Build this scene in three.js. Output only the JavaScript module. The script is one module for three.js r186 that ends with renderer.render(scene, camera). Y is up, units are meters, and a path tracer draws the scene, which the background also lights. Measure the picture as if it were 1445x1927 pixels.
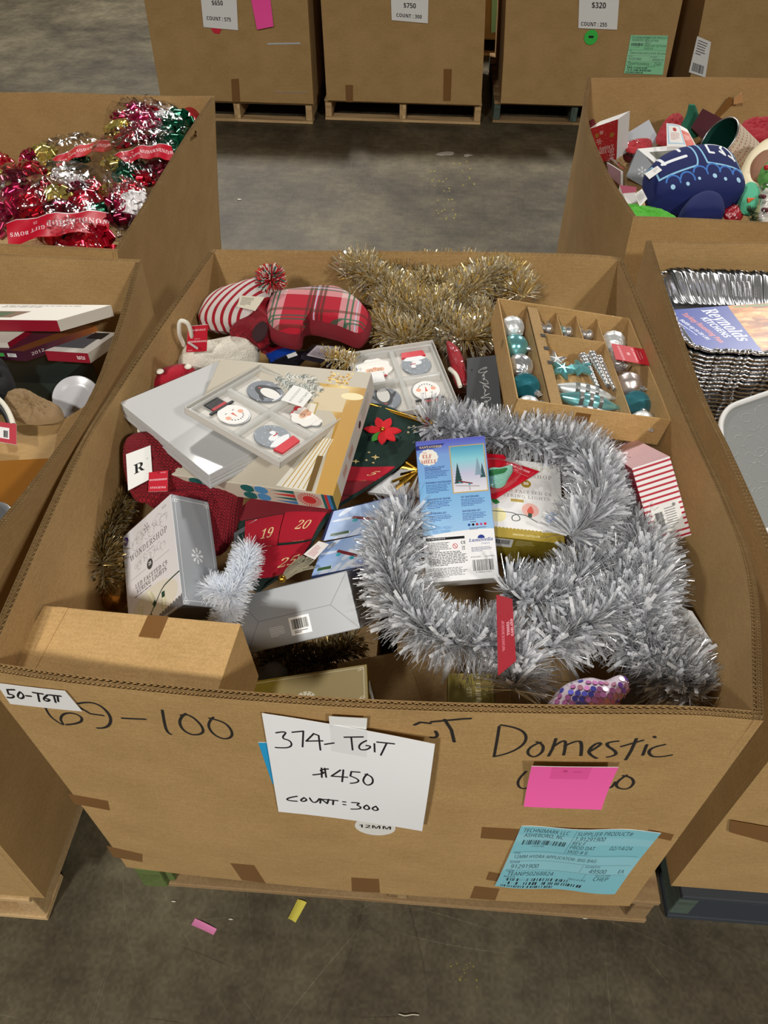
import * as THREE from 'three';
import { RoundedBoxGeometry } from 'three/addons/geometries/RoundedBoxGeometry.js';
import { mergeGeometries, mergeVertices } from 'three/addons/utils/BufferGeometryUtils.js';
import { RectAreaLightUniformsLib } from 'three/addons/lights/RectAreaLightUniformsLib.js';

// ---------------------------------------------------------------- camera, light, exposure
const V3 = (x, y, z) => new THREE.Vector3(x, y, z);
const scene = new THREE.Scene();
const FOCAL = 1432.3, PW = 1445, PH = 1927;
const camera = new THREE.PerspectiveCamera(2 * Math.atan(PH / 2 / FOCAL) * 180 / Math.PI, PW / PH, 0.05, 60);
camera.rotation.order = 'YXZ';
camera.position.set(0.0467, 1.7536, 1.1618);
camera.rotation.set(-0.7905, 0.0627, 0.0109);
camera.updateMatrixWorld(true);
const renderer = new THREE.WebGLRenderer({ antialias: true });
renderer.toneMapping = THREE.LinearToneMapping;
renderer.toneMappingExposure = 1.88;
renderer.shadowMap.enabled = true;
scene.background = new THREE.Color(0x000000);
RectAreaLightUniformsLib.init();
const LAMP_POWER = 190, LAMP_COLOR = new THREE.Color(1.0, 0.97, 0.915);
const LAMP_SPOTS = [];
for (const z of [7.0, -7.6]) for (const x of [-2.6, 4.8]) LAMP_SPOTS.push([x, z]);

// ---------------------------------------------------------------- naming
const used = new Map();
function numbered(name) {
  const n = used.get(name) ?? 0;
  used.set(name, n + 1);
  return n ? `${name}_${String(n).padStart(3, '0')}` : name;
}
function tag(o, label, category, group, kind) {
  if (label) o.userData.label = label;
  if (category) o.userData.category = category;
  if (group) o.userData.group = group;
  if (kind) o.userData.kind = kind;
  return o;
}
function thing(name, label, category, group, pos, rot) {
  const o = new THREE.Group();
  o.name = numbered(name);
  if (pos) o.position.set(...pos);
  if (rot) o.rotation.set(...rot);
  scene.add(o);
  return tag(o, label, category, group);
}
function part(name, geometry, material, parent, label) {
  const m = new THREE.Mesh(geometry, material);
  m.name = name;
  if (label) m.userData.label = label;
  parent.add(m);
  return m;
}
function single(name, geometry, material, label, category, group, kind) {
  geometry.computeBoundingBox();
  const b = geometry.boundingBox, c = V3((b.min.x + b.max.x) / 2, b.min.y, (b.min.z + b.max.z) / 2);
  geometry.translate(-c.x, -c.y, -c.z);
  const m = new THREE.Mesh(geometry, material);
  m.name = numbered(name);
  m.position.copy(c);
  scene.add(m);
  return tag(m, label, category, group, kind);
}
// moves a thing's origin to its base, keeping its parts where they are
function settle(o) {
  o.updateMatrixWorld(true);
  const b = new THREE.Box3().setFromObject(o);
  const c = V3((b.min.x + b.max.x) / 2, b.min.y, (b.min.z + b.max.z) / 2);
  for (const k of o.children) k.position.sub(c);
  o.position.copy(c);
  return o;
}
function structure(name, geometry, material) {
  const m = new THREE.Mesh(geometry, material);
  m.name = name;
  m.userData.kind = 'structure';
  scene.add(m);
  return m;
}

// ---------------------------------------------------------------- random, noise
function rng(seed) {
  let s = seed >>> 0;
  return () => { s = (s + 0x6d2b79f5) | 0; let t = Math.imul(s ^ (s >>> 15), 1 | s); t = (t + Math.imul(t ^ (t >>> 7), 61 | t)) ^ t; return ((t ^ (t >>> 14)) >>> 0) / 4294967296; };
}
const lerp = (a, b, t) => a + (b - a) * t;
const clamp = (x, a = 0, b = 1) => Math.min(b, Math.max(a, x));
function lattice(n, seed) {                       // tileable value noise on an n x n lattice
  const r = rng(seed), v = new Float32Array(n * n);
  for (let i = 0; i < v.length; i++) v[i] = r();
  return (u, w) => {
    const x = ((u % 1) + 1) % 1 * n, y = ((w % 1) + 1) % 1 * n, xi = Math.floor(x), yi = Math.floor(y);
    let fx = x - xi, fy = y - yi; fx = fx * fx * (3 - 2 * fx); fy = fy * fy * (3 - 2 * fy);
    const a = v[(yi % n) * n + xi % n], b = v[(yi % n) * n + (xi + 1) % n], c = v[((yi + 1) % n) * n + xi % n], d = v[((yi + 1) % n) * n + (xi + 1) % n];
    return lerp(lerp(a, b, fx), lerp(c, d, fx), fy);
  };
}
const soft3 = lattice(16, 77), soft4 = lattice(32, 78);
const wob = (x, y) => soft3(x * 0.9, y * 0.9) * 0.65 + soft4(x * 1.7 + 0.3, y * 1.7) * 0.35 - 0.5;

// ---------------------------------------------------------------- textures
function dataTexture(size, fn, srgb = true, repeat = 1) {
  const d = new Uint8Array(size * size * 4);
  for (let y = 0; y < size; y++) for (let x = 0; x < size; x++) {
    const c = fn(x / size, y / size, x, y), i = (y * size + x) * 4;
    d[i] = clamp(c[0], 0, 255); d[i + 1] = clamp(c[1], 0, 255); d[i + 2] = clamp(c[2], 0, 255); d[i + 3] = 255;
  }
  const t = new THREE.DataTexture(d, size, size);
  t.wrapS = t.wrapT = THREE.RepeatWrapping;
  t.magFilter = THREE.LinearFilter;
  t.repeat.set(repeat, repeat);
  if (srgb) t.colorSpace = THREE.SRGBColorSpace;
  t.needsUpdate = true;
  return t;
}
function print(w, h, draw, opts = {}) {
  const c = document.createElement('canvas');
  c.width = w; c.height = h;
  const g = c.getContext('2d');
  draw(g, w, h);
  const t = new THREE.CanvasTexture(c);
  t.colorSpace = THREE.SRGBColorSpace;
  t.anisotropy = 8;
  return new THREE.MeshPhysicalMaterial({ map: t, roughness: 0.55, ...opts });
}
const std = (color, roughness = 0.7, metalness = 0, more = {}) => new THREE.MeshPhysicalMaterial({ color, roughness, metalness, ...more });

const kraftTex = (() => {
  const a = lattice(8, 1), b = lattice(64, 2), c = lattice(256, 3), r = rng(4);
  return dataTexture(1024, (u, v) => {
    const f = (a(u, v) - 0.5) * 10 + (b(u * 0.5, v * 2) - 0.5) * 7 + (c(u, v) - 0.5) * 16 + (r() - 0.5) * 13 + Math.sin(v * Math.PI * 2 * 62) * 1.3;
    const s = r() < 0.004 ? -26 : 0;
    return [168 + f + s, 135 + f * 0.92 + s, 86 + f * 0.8 + s];
  }, true, 2);
})();
const crumpleTex = (() => {
  const a = lattice(12, 21), b = lattice(29, 22), c = lattice(64, 23);
  return dataTexture(512, (u, v) => { const f = Math.abs(a(u, v) - 0.5) * 2 * 140 + Math.abs(b(u, v) - 0.5) * 140 + c(u, v) * 30; return [f, f, f]; }, false, 4);
})();
const grainTex = (() => {
  const a = lattice(128, 31), b = lattice(256, 32);
  return dataTexture(512, (u, v) => { const f = a(u, v) * 150 + b(u, v) * 100; return [f, f, f]; }, false, 6);
})();
const knitTex = dataTexture(256, (u, v) => {      // rows of interlocking loops
  const x = u * 16, y = v * 20, s = Math.abs((x % 1) - 0.5) * 2, f = Math.abs(Math.sin((y + s * 0.6) * Math.PI)) * 150 + (1 - Math.abs(s - 0.5) * 2) * 90;
  return [f, f, f];
}, false, 8);
const woodTex = (() => {
  const a = lattice(64, 41), b = lattice(16, 42), c = lattice(256, 43);
  return dataTexture(512, (u, v) => {
    const f = (a(u * 0.12, v) - 0.5) * 46 + (b(u * 0.3, v * 1.3) - 0.5) * 34 + (c(u, v) - 0.5) * 18;
    return [188 + f, 156 + f, 110 + f * 0.9];
  }, true, 1);
})();
const floorTex = (() => {
  const a = lattice(6, 51), b = lattice(24, 52), c = lattice(90, 53), d = lattice(512, 54), e = lattice(220, 55), r = rng(56);
  return dataTexture(2048, (u, v) => {
    let f = (a(u, v) - 0.5) * 40 + (b(u, v) - 0.5) * 34 + (c(u, v) - 0.5) * 22 + (d(u, v) - 0.5) * 22 + (e(u * 0.06, v) - 0.5) * 9 + (e(u, v * 0.05) - 0.5) * 5;
    if (r() < 0.00022) f += 60 * r();
    return [109 + f, 102 + f, 88 + f * 0.94];
  }, true, 1);
})();
{ // scratches and scuffs of the concrete, drawn into the map as hairlines
  const d = floorTex.image.data, r = rng(57), n = 2048;
  for (let k = 0; k < 900; k++) {
    let x = r() * n, y = r() * n, a = r() < 0.6 ? (r() - 0.5) * 0.5 + (r() < 0.5 ? 0 : 1.57) : r() * 6.3;
    const len = 20 + r() * r() * 420, gain = (r() < 0.75 ? 1 : -1) * (8 + r() * 40), bend = (r() - 0.5) * 0.004;
    for (let i = 0; i < len; i++) {
      x += Math.cos(a); y += Math.sin(a); a += bend;
      const q = ((((Math.floor(y) % n) + n) % n) * n + (((Math.floor(x) % n) + n) % n)) * 4, w = gain * (0.4 + 0.6 * Math.sin(Math.PI * i / len)) * (0.5 + r() * 0.5);
      for (let j = 0; j < 3; j++) d[q + j] = clamp(d[q + j] + w, 0, 255);
    }
  }
}

// ---------------------------------------------------------------- materials
const M = {
  kraft: new THREE.MeshPhysicalMaterial({ map: kraftTex, roughness: 0.82, bumpMap: kraftTex, bumpScale: 0.0003 }),
  kraftLight: new THREE.MeshPhysicalMaterial({ map: kraftTex, color: new THREE.Color(1.3, 1.3, 1.3), roughness: 0.8 }),
  kraftDark: new THREE.MeshPhysicalMaterial({ map: kraftTex, color: new THREE.Color(0.72, 0.68, 0.62), roughness: 0.85 }),
  flute: new THREE.MeshPhysicalMaterial({ map: kraftTex, color: new THREE.Color(1.15, 1.12, 1.06), roughness: 0.9 }),
  floor: new THREE.MeshPhysicalMaterial({ map: floorTex, color: new THREE.Color(0.49, 0.46, 0.365), roughness: 0.55, bumpMap: floorTex, bumpScale: 0.0012 }),
  wood: new THREE.MeshPhysicalMaterial({ map: woodTex, roughness: 0.85 }),
  woodGrey: new THREE.MeshPhysicalMaterial({ map: woodTex, color: new THREE.Color(0.5, 0.47, 0.44), roughness: 0.9 }),
  woodBlue: new THREE.MeshPhysicalMaterial({ map: woodTex, color: new THREE.Color(0.12, 0.26, 0.42), roughness: 0.85 }),
  woodGreen: new THREE.MeshPhysicalMaterial({ map: woodTex, color: new THREE.Color(0.2, 0.42, 0.22), roughness: 0.85 }),
  paper: std(0xf0f0ee, 0.75),
  white: std(0xdedddb, 0.55),
  offwhite: std(0xcdc7bb, 0.6),
  red: std(0xb80f22, 0.55),
  redGloss: std(0xc00d25, 0.3),
  burgundy: std(0x5d1020, 0.5),
  black: std(0x101012, 0.6),
  darkGrey: std(0x3a3c40, 0.45),
  grey: std(0x8d9093, 0.5),
  silverCard: std(0x9fa3a8, 0.38, 0.35),
  goldCard: std(0x8a6f14, 0.36, 0.3),
  goldDark: std(0x665510, 0.4, 0.3),
  tape: std(0x7a5326, 0.3, 0, { clearcoat: 0.4 }),
  clear: new THREE.MeshPhysicalMaterial({ color: 0xffffff, transmission: 1, thickness: 0, roughness: 0.05, ior: 1.45 }),
  film: new THREE.MeshPhysicalMaterial({ color: 0xffffff, transmission: 1, thickness: 0, roughness: 0.1, ior: 1.5, bumpMap: crumpleTex, bumpScale: 0.0022 }),
  filmFlat: new THREE.MeshPhysicalMaterial({ color: 0xffffff, transmission: 1, thickness: 0, roughness: 0.08, ior: 1.25, specularIntensity: 0.5, side: THREE.DoubleSide }),
  tray: new THREE.MeshPhysicalMaterial({ color: 0xf4f4f2, transmission: 0.6, thickness: 0, roughness: 0.15, ior: 1.5 }),
  silver: std(0xe4e6e9, 0.24, 0.92),
  foil: std(0xd8d9dc, 0.22, 1),
  gold: std(0xd2a33c, 0.28, 1),
  steel: std(0xb9bcc0, 0.3, 1),
};
M.film.side = M.clear.side = THREE.DoubleSide;

// ---------------------------------------------------------------- from photograph pixels to places in the room
const camPos = camera.position.clone(), camQ = camera.quaternion.clone();
function ray(px, py) { return V3((px - PW / 2) / FOCAL, -(py - PH / 2) / FOCAL, -1).applyQuaternion(camQ).normalize(); }
function at(px, py, y) { const d = ray(px, py); return camPos.clone().addScaledVector(d, (y - camPos.y) / d.y); }
function onZ(px, py, z) { const d = ray(px, py); return camPos.clone().addScaledVector(d, (z - camPos.z) / d.z); }
// a plane through three points given as [px, py, height]
function plane(a, b, c) {
  const p = [a, b, c].map((q) => (q.isVector3 ? q : at(...q)));
  const n = p[1].clone().sub(p[0]).cross(p[2].clone().sub(p[0])).normalize();
  if (n.dot(camPos.clone().sub(p[0])) < 0) n.negate();
  const ex = V3(1, 0, 0).addScaledVector(n, -n.x).normalize(), ey = n.clone().cross(ex);
  return { o: p[0], n, ex, ey };
}
const flat = (y) => ({ o: V3(0, y, 0), n: V3(0, 1, 0), ex: V3(1, 0, 0), ey: V3(0, 0, -1) });
const upright = (z) => ({ o: V3(0, 0, z), n: V3(0, 0, 1), ex: V3(1, 0, 0), ey: V3(0, 1, 0) });
function on(pl, px, py) { const d = ray(px, py); return camPos.clone().addScaledVector(d, pl.o.clone().sub(camPos).dot(pl.n) / d.dot(pl.n)); }
function local(pl, p) { const q = p.clone().sub(pl.o); return new THREE.Vector2(q.dot(pl.ex), q.dot(pl.ey)); }
function world(pl, x, y, h = 0) { return pl.o.clone().addScaledVector(pl.ex, x).addScaledVector(pl.ey, y).addScaledVector(pl.n, h); }
const lifted = (pl, h) => ({ ...pl, o: pl.o.clone().addScaledVector(pl.n, h) });
function outline(pl, px, n = 0) {                 // pixel outline -> 2D points on the plane, smoothed to n points if n > 0
  const q = px.map(([a, b]) => local(pl, on(pl, a, b)));
  if (!n) return q;
  const c = new THREE.CatmullRomCurve3(q.map((p) => V3(p.x, p.y, 0)), true, 'centripetal');
  return c.getSpacedPoints(n).slice(0, n).map((p) => new THREE.Vector2(p.x, p.y));
}

// ---------------------------------------------------------------- geometry helpers
function grid(nu, nv, fn, uvfn) {                 // (nu+1) x (nv+1) vertices
  const pos = [], uv = [], idx = [];
  for (let j = 0; j <= nv; j++) for (let i = 0; i <= nu; i++) {
    const u = i / nu, v = j / nv, p = fn(u, v), t = uvfn ? uvfn(u, v, p) : [u, v];
    pos.push(p.x, p.y, p.z); uv.push(t[0], t[1]);
  }
  for (let j = 0; j < nv; j++) for (let i = 0; i < nu; i++) {
    const a = j * (nu + 1) + i, b = a + 1, c = a + nu + 1, d = c + 1;
    idx.push(a, b, d, a, d, c);
  }
  const g = new THREE.BufferGeometry();
  g.setAttribute('position', new THREE.Float32BufferAttribute(pos, 3));
  g.setAttribute('uv', new THREE.Float32BufferAttribute(uv, 2));
  g.setIndex(idx);
  g.computeVertexNormals();
  return g;
}
const merge = (list) => mergeGeometries(list.map((g) => { const q = g.index ? g.toNonIndexed() : g; for (const k of Object.keys(q.attributes)) if (!['position', 'normal', 'uv'].includes(k)) q.deleteAttribute(k); return q; }), false);
function metres(g) {                              // box-projected uv in metres
  const q = g.index ? g.toNonIndexed() : g, p = q.attributes.position, n = q.attributes.normal, uv = new Float32Array(p.count * 2);
  for (let i = 0; i < p.count; i++) {
    const ax = Math.abs(n.getX(i)), ay = Math.abs(n.getY(i)), az = Math.abs(n.getZ(i));
    const [a, b] = ay >= ax && ay >= az ? [p.getX(i), p.getZ(i)] : ax >= az ? [p.getZ(i), p.getY(i)] : [p.getX(i), p.getY(i)];
    uv[i * 2] = a; uv[i * 2 + 1] = b;
  }
  q.setAttribute('uv', new THREE.BufferAttribute(uv, 2));
  return q;
}
const rbox = (w, h, d, r = 0.0015) => new RoundedBoxGeometry(w, h, d, 1, Math.min(r, w / 2.1, h / 2.1, d / 2.1));
function bx(w, h, d, x = 0, y = 0, z = 0, r = 0.0015) { const g = rbox(w, h, d, r); g.translate(x, y, z); return g; }
const mbx = (...a) => metres(bx(...a));
// a box under a printed quad: corners TL, TR, BR, BL in pixels on a plane, thickness downwards; material 0 the face, 1 the rest
function quadBox(pl, quad, th, n = 4, lift) {
  const c = quad.map((q) => (q.isVector3 ? q : on(pl, q[0], q[1])));
  const P = (u, v) => c[0].clone().lerp(c[1], u).lerp(c[3].clone().lerp(c[2], u), v);
  const up = (u, v) => { const p = P(u, v); return lift ? p.addScaledVector(pl.n, lift(u, v)) : p; };
  const top = grid(n, n, (u, v) => up(u, 1 - v));
  const dn = pl.n.clone().multiplyScalar(-th);
  const rest = [grid(n, n, (u, v) => up(u, v).add(dn), (u, v, p) => [p.x, p.z])];
  const side = (f) => rest.push(grid(n, 1, (u, v) => { const p = f(u); return v ? p : p.add(dn); }, (u, v, p) => [p.x + p.z, p.y]));
  side((u) => up(u, 1)); side((u) => up(1, 1 - u)); side((u) => up(1 - u, 0)); side((u) => up(0, u));
  const a = top.toNonIndexed(), b = merge(rest), g = mergeGeometries([a, b], true);
  return g;
}
// a soft, inflated shape over a traced outline
function softShape(pl, px, th, o = {}) {
  const { n = 56, rings = 8, power = 2.4, bottom = 0.35, crumple = 0, center, freq = 6 } = o;
  const q = outline(pl, px, n), c = center ? local(pl, on(pl, ...center)) : q.reduce((s, p) => s.add(p), new THREE.Vector2()).divideScalar(n);
  let area = 0;
  for (let i = 0; i < n; i++) { const a = q[i], b = q[(i + 1) % n]; area += a.x * b.y - b.x * a.y; }
  if (area < 0) q.reverse();
  const pos = [], uv = [], idx = [];
  const put = (x, y, h) => { const w = crumple ? wob(x * freq, y * freq) * crumple : 0; const p = world(pl, x, y, h * (1 + w)); pos.push(p.x, p.y, p.z); uv.push(x, y); return pos.length / 3 - 1; };
  const layer = (sign, k) => {
    const rows = [];
    for (let i = 0; i < rings; i++) {
      const t = i / rings, tt = t * t * 0.35 + t * 0.65, h = sign * th * k * Math.pow(1 - Math.pow(1 - tt, power), 1 / power);
      rows.push(q.map((p) => put(lerp(p.x, c.x, tt), lerp(p.y, c.y, tt), h)));
    }
    const tip = put(c.x, c.y, sign * th * k);
    for (let i = 0; i < rings - 1; i++) for (let j = 0; j < n; j++) {
      const a = rows[i][j], b = rows[i][(j + 1) % n], d = rows[i + 1][j], e = rows[i + 1][(j + 1) % n];
      if (sign > 0) idx.push(a, b, e, a, e, d); else idx.push(a, e, b, a, d, e);
    }
    for (let j = 0; j < n; j++) { const a = rows[rings - 1][j], b = rows[rings - 1][(j + 1) % n]; if (sign > 0) idx.push(a, b, tip); else idx.push(a, tip, b); }
  };
  layer(1, 1); layer(-1, bottom);
  const g = new THREE.BufferGeometry();
  g.setAttribute('position', new THREE.Float32BufferAttribute(pos, 3));
  g.setAttribute('uv', new THREE.Float32BufferAttribute(uv, 2));
  g.setIndex(idx); g.computeVertexNormals();
  return g;
}
// a flat card cut to a traced outline, th thick (downwards from the plane), lifted by h
function card(pl, px, th, o = {}) {
  const { n = 0, bevel = 0, h = 0 } = o;
  const s = new THREE.Shape(outline(pl, px, n));
  const g = new THREE.ExtrudeGeometry(s, { depth: th, bevelEnabled: bevel > 0, bevelSize: bevel, bevelThickness: bevel, bevelOffset: -bevel, bevelSegments: 2 });
  const m = new THREE.Matrix4().makeBasis(pl.ex, pl.ey, pl.n).setPosition(world(pl, 0, 0, h - th));
  g.applyMatrix4(m);
  return g;
}
function tube(points, r, o = {}) {
  const c = new THREE.CatmullRomCurve3(points, !!o.closed, 'centripetal');
  return new THREE.TubeGeometry(c, o.seg ?? points.length * 6, r, o.rad ?? 7, !!o.closed);
}
function lathe(prof, seg = 28) { return new THREE.LatheGeometry(prof.map(([r, y]) => new THREE.Vector2(r, y)), seg); }
function place(g, pos, rot = [0, 0, 0], s = 1) {
  g.applyMatrix4(new THREE.Matrix4().compose(V3(...pos), new THREE.Quaternion().setFromEuler(new THREE.Euler(...rot)), V3(s, s, s)));
  return g;
}
const P2 = (pts, y) => pts.map((p) => at(p[0], p[1], p[2] ?? y));

// ---------------------------------------------------------------- drawing helpers for print
function strokes(g, list, width, color = '#15141a', map = (x, y) => [x, y]) {
  g.strokeStyle = color; g.lineWidth = width; g.lineCap = 'round'; g.lineJoin = 'round';
  for (const s of list) {
    const p = [];
    for (let i = 0; i < s.length; i += 2) p.push(map(s[i], s[i + 1]));
    g.beginPath(); g.moveTo(...p[0]);
    if (p.length < 4) for (let i = 1; i < p.length; i++) g.lineTo(...p[i]);
    else {
      for (let i = 1; i < p.length - 1; i++) { const e = i === p.length - 2 ? p[i + 1] : [(p[i][0] + p[i + 1][0]) / 2, (p[i][1] + p[i + 1][1]) / 2]; g.quadraticCurveTo(p[i][0], p[i][1], e[0], e[1]); }
    }
    g.stroke();
  }
}
function bars(g, x, y, w, h, seed = 1, color = '#111') {
  const r = rng(seed); g.fillStyle = color;
  for (let i = x; i < x + w;) { const k = 1 + Math.floor(r() * 3) * w / 90; g.fillRect(i, y, k, h); i += k + (1 + Math.floor(r() * 3)) * w / 110; }
}
function lines(g, x, y, w, n, step, h, color, seed = 1) {   // lines of small print: short words
  const r = rng(seed); g.fillStyle = color;
  for (let i = 0; i < n; i++) { let q = x; const end = x + w * (i === n - 1 ? 0.5 : 0.82 + r() * 0.18); while (q < end) { const k = w * (0.03 + r() * 0.09); g.fillRect(q, y + i * step, Math.min(k, end - q), h); q += k + w * 0.018; } }
}
function text(g, s, x, y, size, color, o = {}) {
  g.save(); g.translate(x, y); if (o.rot) g.rotate(o.rot); if (o.sx) g.scale(o.sx, 1);
  g.fillStyle = color; g.font = `${o.style ?? ''} ${size}px ${o.font ?? 'sans-serif'}`; g.textAlign = o.align ?? 'left'; g.textBaseline = 'middle';
  if (o.gap) { let q = 0; const ws = [...s].map((c) => g.measureText(c).width + o.gap), tot = ws.reduce((a, b) => a + b, 0) - o.gap; q = o.align === 'center' ? -tot / 2 : o.align === 'right' ? -tot : 0; g.textAlign = 'left'; [...s].forEach((c, i) => { g.fillText(c, q, 0); q += ws[i]; }); } else g.fillText(s, 0, 0);
  g.restore();
}
function flake(g, x, y, r, color, w = 2, arms = 6) {
  g.strokeStyle = color; g.lineWidth = w; g.lineCap = 'round';
  for (let i = 0; i < arms; i++) {
    const a = i * Math.PI * 2 / arms, c = Math.cos(a), s = Math.sin(a);
    g.beginPath(); g.moveTo(x, y); g.lineTo(x + c * r, y + s * r);
    for (const k of [0.5, 0.75]) for (const d of [-0.6, 0.6]) { g.moveTo(x + c * r * k, y + s * r * k); g.lineTo(x + c * r * k + Math.cos(a + d) * r * 0.28, y + s * r * k + Math.sin(a + d) * r * 0.28); }
    g.stroke();
  }
}
function swirls(g, x, y, w, h, color, lw) {
  g.strokeStyle = color; g.lineWidth = lw;
  for (let i = 0; i < 9; i++) { const q = x + w * (i + 0.5) / 9, r = h * (0.22 + 0.2 * Math.sin(i * 2.1) ** 2); g.beginPath(); g.arc(q, y + h * (0.5 + 0.2 * Math.sin(i * 1.7)), r, i, i + 5); g.stroke(); g.beginPath(); g.arc(q + r * 0.8, y + h * 0.5, r * 0.5, i * 2, i * 2 + 4.4); g.stroke(); }
}

// ================================================================ THE SETTING
{
  const g = new THREE.BoxGeometry(26, 0.2, 36); g.translate(0, -0.1, -5);
  const f = metres(g), uv = f.attributes.uv;
  for (let i = 0; i < uv.count; i++) uv.setXY(i, uv.getX(i) / 3.1, uv.getY(i) / 3.1);
  structure('floor', f, M.floor);
  const wallM = std(0x5d5c58, 0.9), ceilM = std(0x6d6c68, 0.9);
  const wall = (n, w, h, d, x, y, z, m) => { const q = new THREE.BoxGeometry(w, h, d); q.translate(x, y, z); structure(n, q, m); };
  wall('wall_left', 0.2, 7.6, 36, -13.1, 3.8, -5, wallM);
  wall('wall_right', 0.2, 7.6, 36, 13.1, 3.8, -5, wallM);
  wall('wall_back', 26.4, 7.6, 0.2, 0, 3.8, -23.1, wallM);
  wall('wall_front', 26.4, 7.6, 0.2, 0, 3.8, 13.1, wallM);
  wall('ceiling', 26.4, 0.2, 36.4, 0, 7.7, -5, ceilM);
}
{ // warehouse lamps hung under the ceiling
  const glow = new THREE.MeshStandardMaterial({ color: 0xffffff, emissive: LAMP_COLOR, emissiveIntensity: 6 });
  LAMP_SPOTS.forEach(([x, z], i) => {
    const where = ['behind the viewpoint', 'beyond the far row'][i >> 1];
    const t = thing('ceiling_lamp', `long flat warehouse lamp ${where} of the ${x < 0 ? 'left' : 'right'} lamp row`, 'lamp', 'warehouse lamps', [x, 6.98, z]);
    const body = mbx(0.62, 0.07, 1.24, 0, 0.035, 0, 0.008);
    part('housing', body, M.white, t);
    const face = new THREE.PlaneGeometry(0.56, 1.16); face.rotateX(Math.PI / 2); face.translate(0, -0.004, 0);
    part('diffuser', face, glow, t);
    for (const s of [-0.45, 0.45]) { const w = new THREE.CylinderGeometry(0.004, 0.004, 0.56, 6); w.translate(0, 0.35, s); part('hanging_wire', w, M.steel, t); }
    const l = new THREE.RectAreaLight(LAMP_COLOR, LAMP_POWER, 0.56, 1.16);
    l.position.set(x, 6.965, z); l.rotation.set(-Math.PI / 2, 0, 0);
    l.name = numbered('lamp_light');
    scene.add(l);
  });
}

// ================================================================ PALLETS
function pallet(label, x0, x1, z0, z1, mats = {}) {
  const t = thing('pallet', label, 'pallet', 'wooden pallets', [(x0 + x1) / 2, 0, (z0 + z1) / 2]);
  const w = x1 - x0, d = z1 - z0, m = mats.deck ?? M.wood, s = mats.stringer ?? m, r = rng(Math.round(x0 * 100 + z0 * 31 + 900));
  for (let i = 0; i < 7; i++) part('deck_board', mbx(w, 0.017, d / 7 - 0.035 + (r() - 0.5) * 0.01, 0, 0.1205, -d / 2 + d / 7 * (i + 0.5) + (i === 6 ? 0.013 : 0), 0.003), m, t);
  for (let i = 0; i < 3; i++) part('stringer', mbx(0.042, 0.094, d - 0.02, (i - 1) * (w / 2 - 0.023), 0.0645, 0, 0.004), i === 0 && mats.end ? mats.end : s, t);
  for (let i = 0; i < 3; i++) part('bottom_board', mbx(w, 0.017, 0.09, 0, 0.0086, (i - 1) * (d / 2 - 0.05), 0.003), m, t);
  if (mats.block) part('corner_block', mbx(0.055, 0.1, 0.09, -w / 2 + 0.002, 0.06, d / 2 - 0.043, 0.006), mats.end, t, 'green painted corner block');
  return t;
}
pallet('weathered wooden pallet with a green corner under the open middle box', -0.475, 0.575, -0.6, 0.614, { deck: M.woodGrey, end: M.woodGreen, block: true });
pallet('pale wooden pallet under the near left box of picture frames', -1.66, -0.682, -0.5, 0.7);
pallet('dark blue wooden pallet under the near right box of foil pans', 0.62, 1.62, -0.7, 0.6, { deck: std(0x2d3238, 0.8), stringer: M.woodBlue });
pallet('wooden pallet under the box of bagged bows', -1.72, -0.85, -1.74, -0.6);
pallet('wooden pallet under the box with the blue plush truck', 0.62, 1.6, -2.08, -0.92);
pallet('pale wooden pallet under the leftmost box of the far row', -1.76, -0.775, -5.25, -4.08);
pallet('pale wooden pallet under the second box from the left in the far row', -0.705, 0.315, -5.3, -4.17);
pallet('pallet with blue end blocks under the far box with the green label', 0.395, 1.44, -5.35, -4.22, { stringer: M.woodBlue, deck: M.woodGrey });
pallet('wooden pallet under the rightmost box of the far row', 1.6, 2.6, -5.35, -4.25);
pallet('wooden pallet behind the gap in the far row', -0.3, 0.75, -6.9, -5.75);

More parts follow.
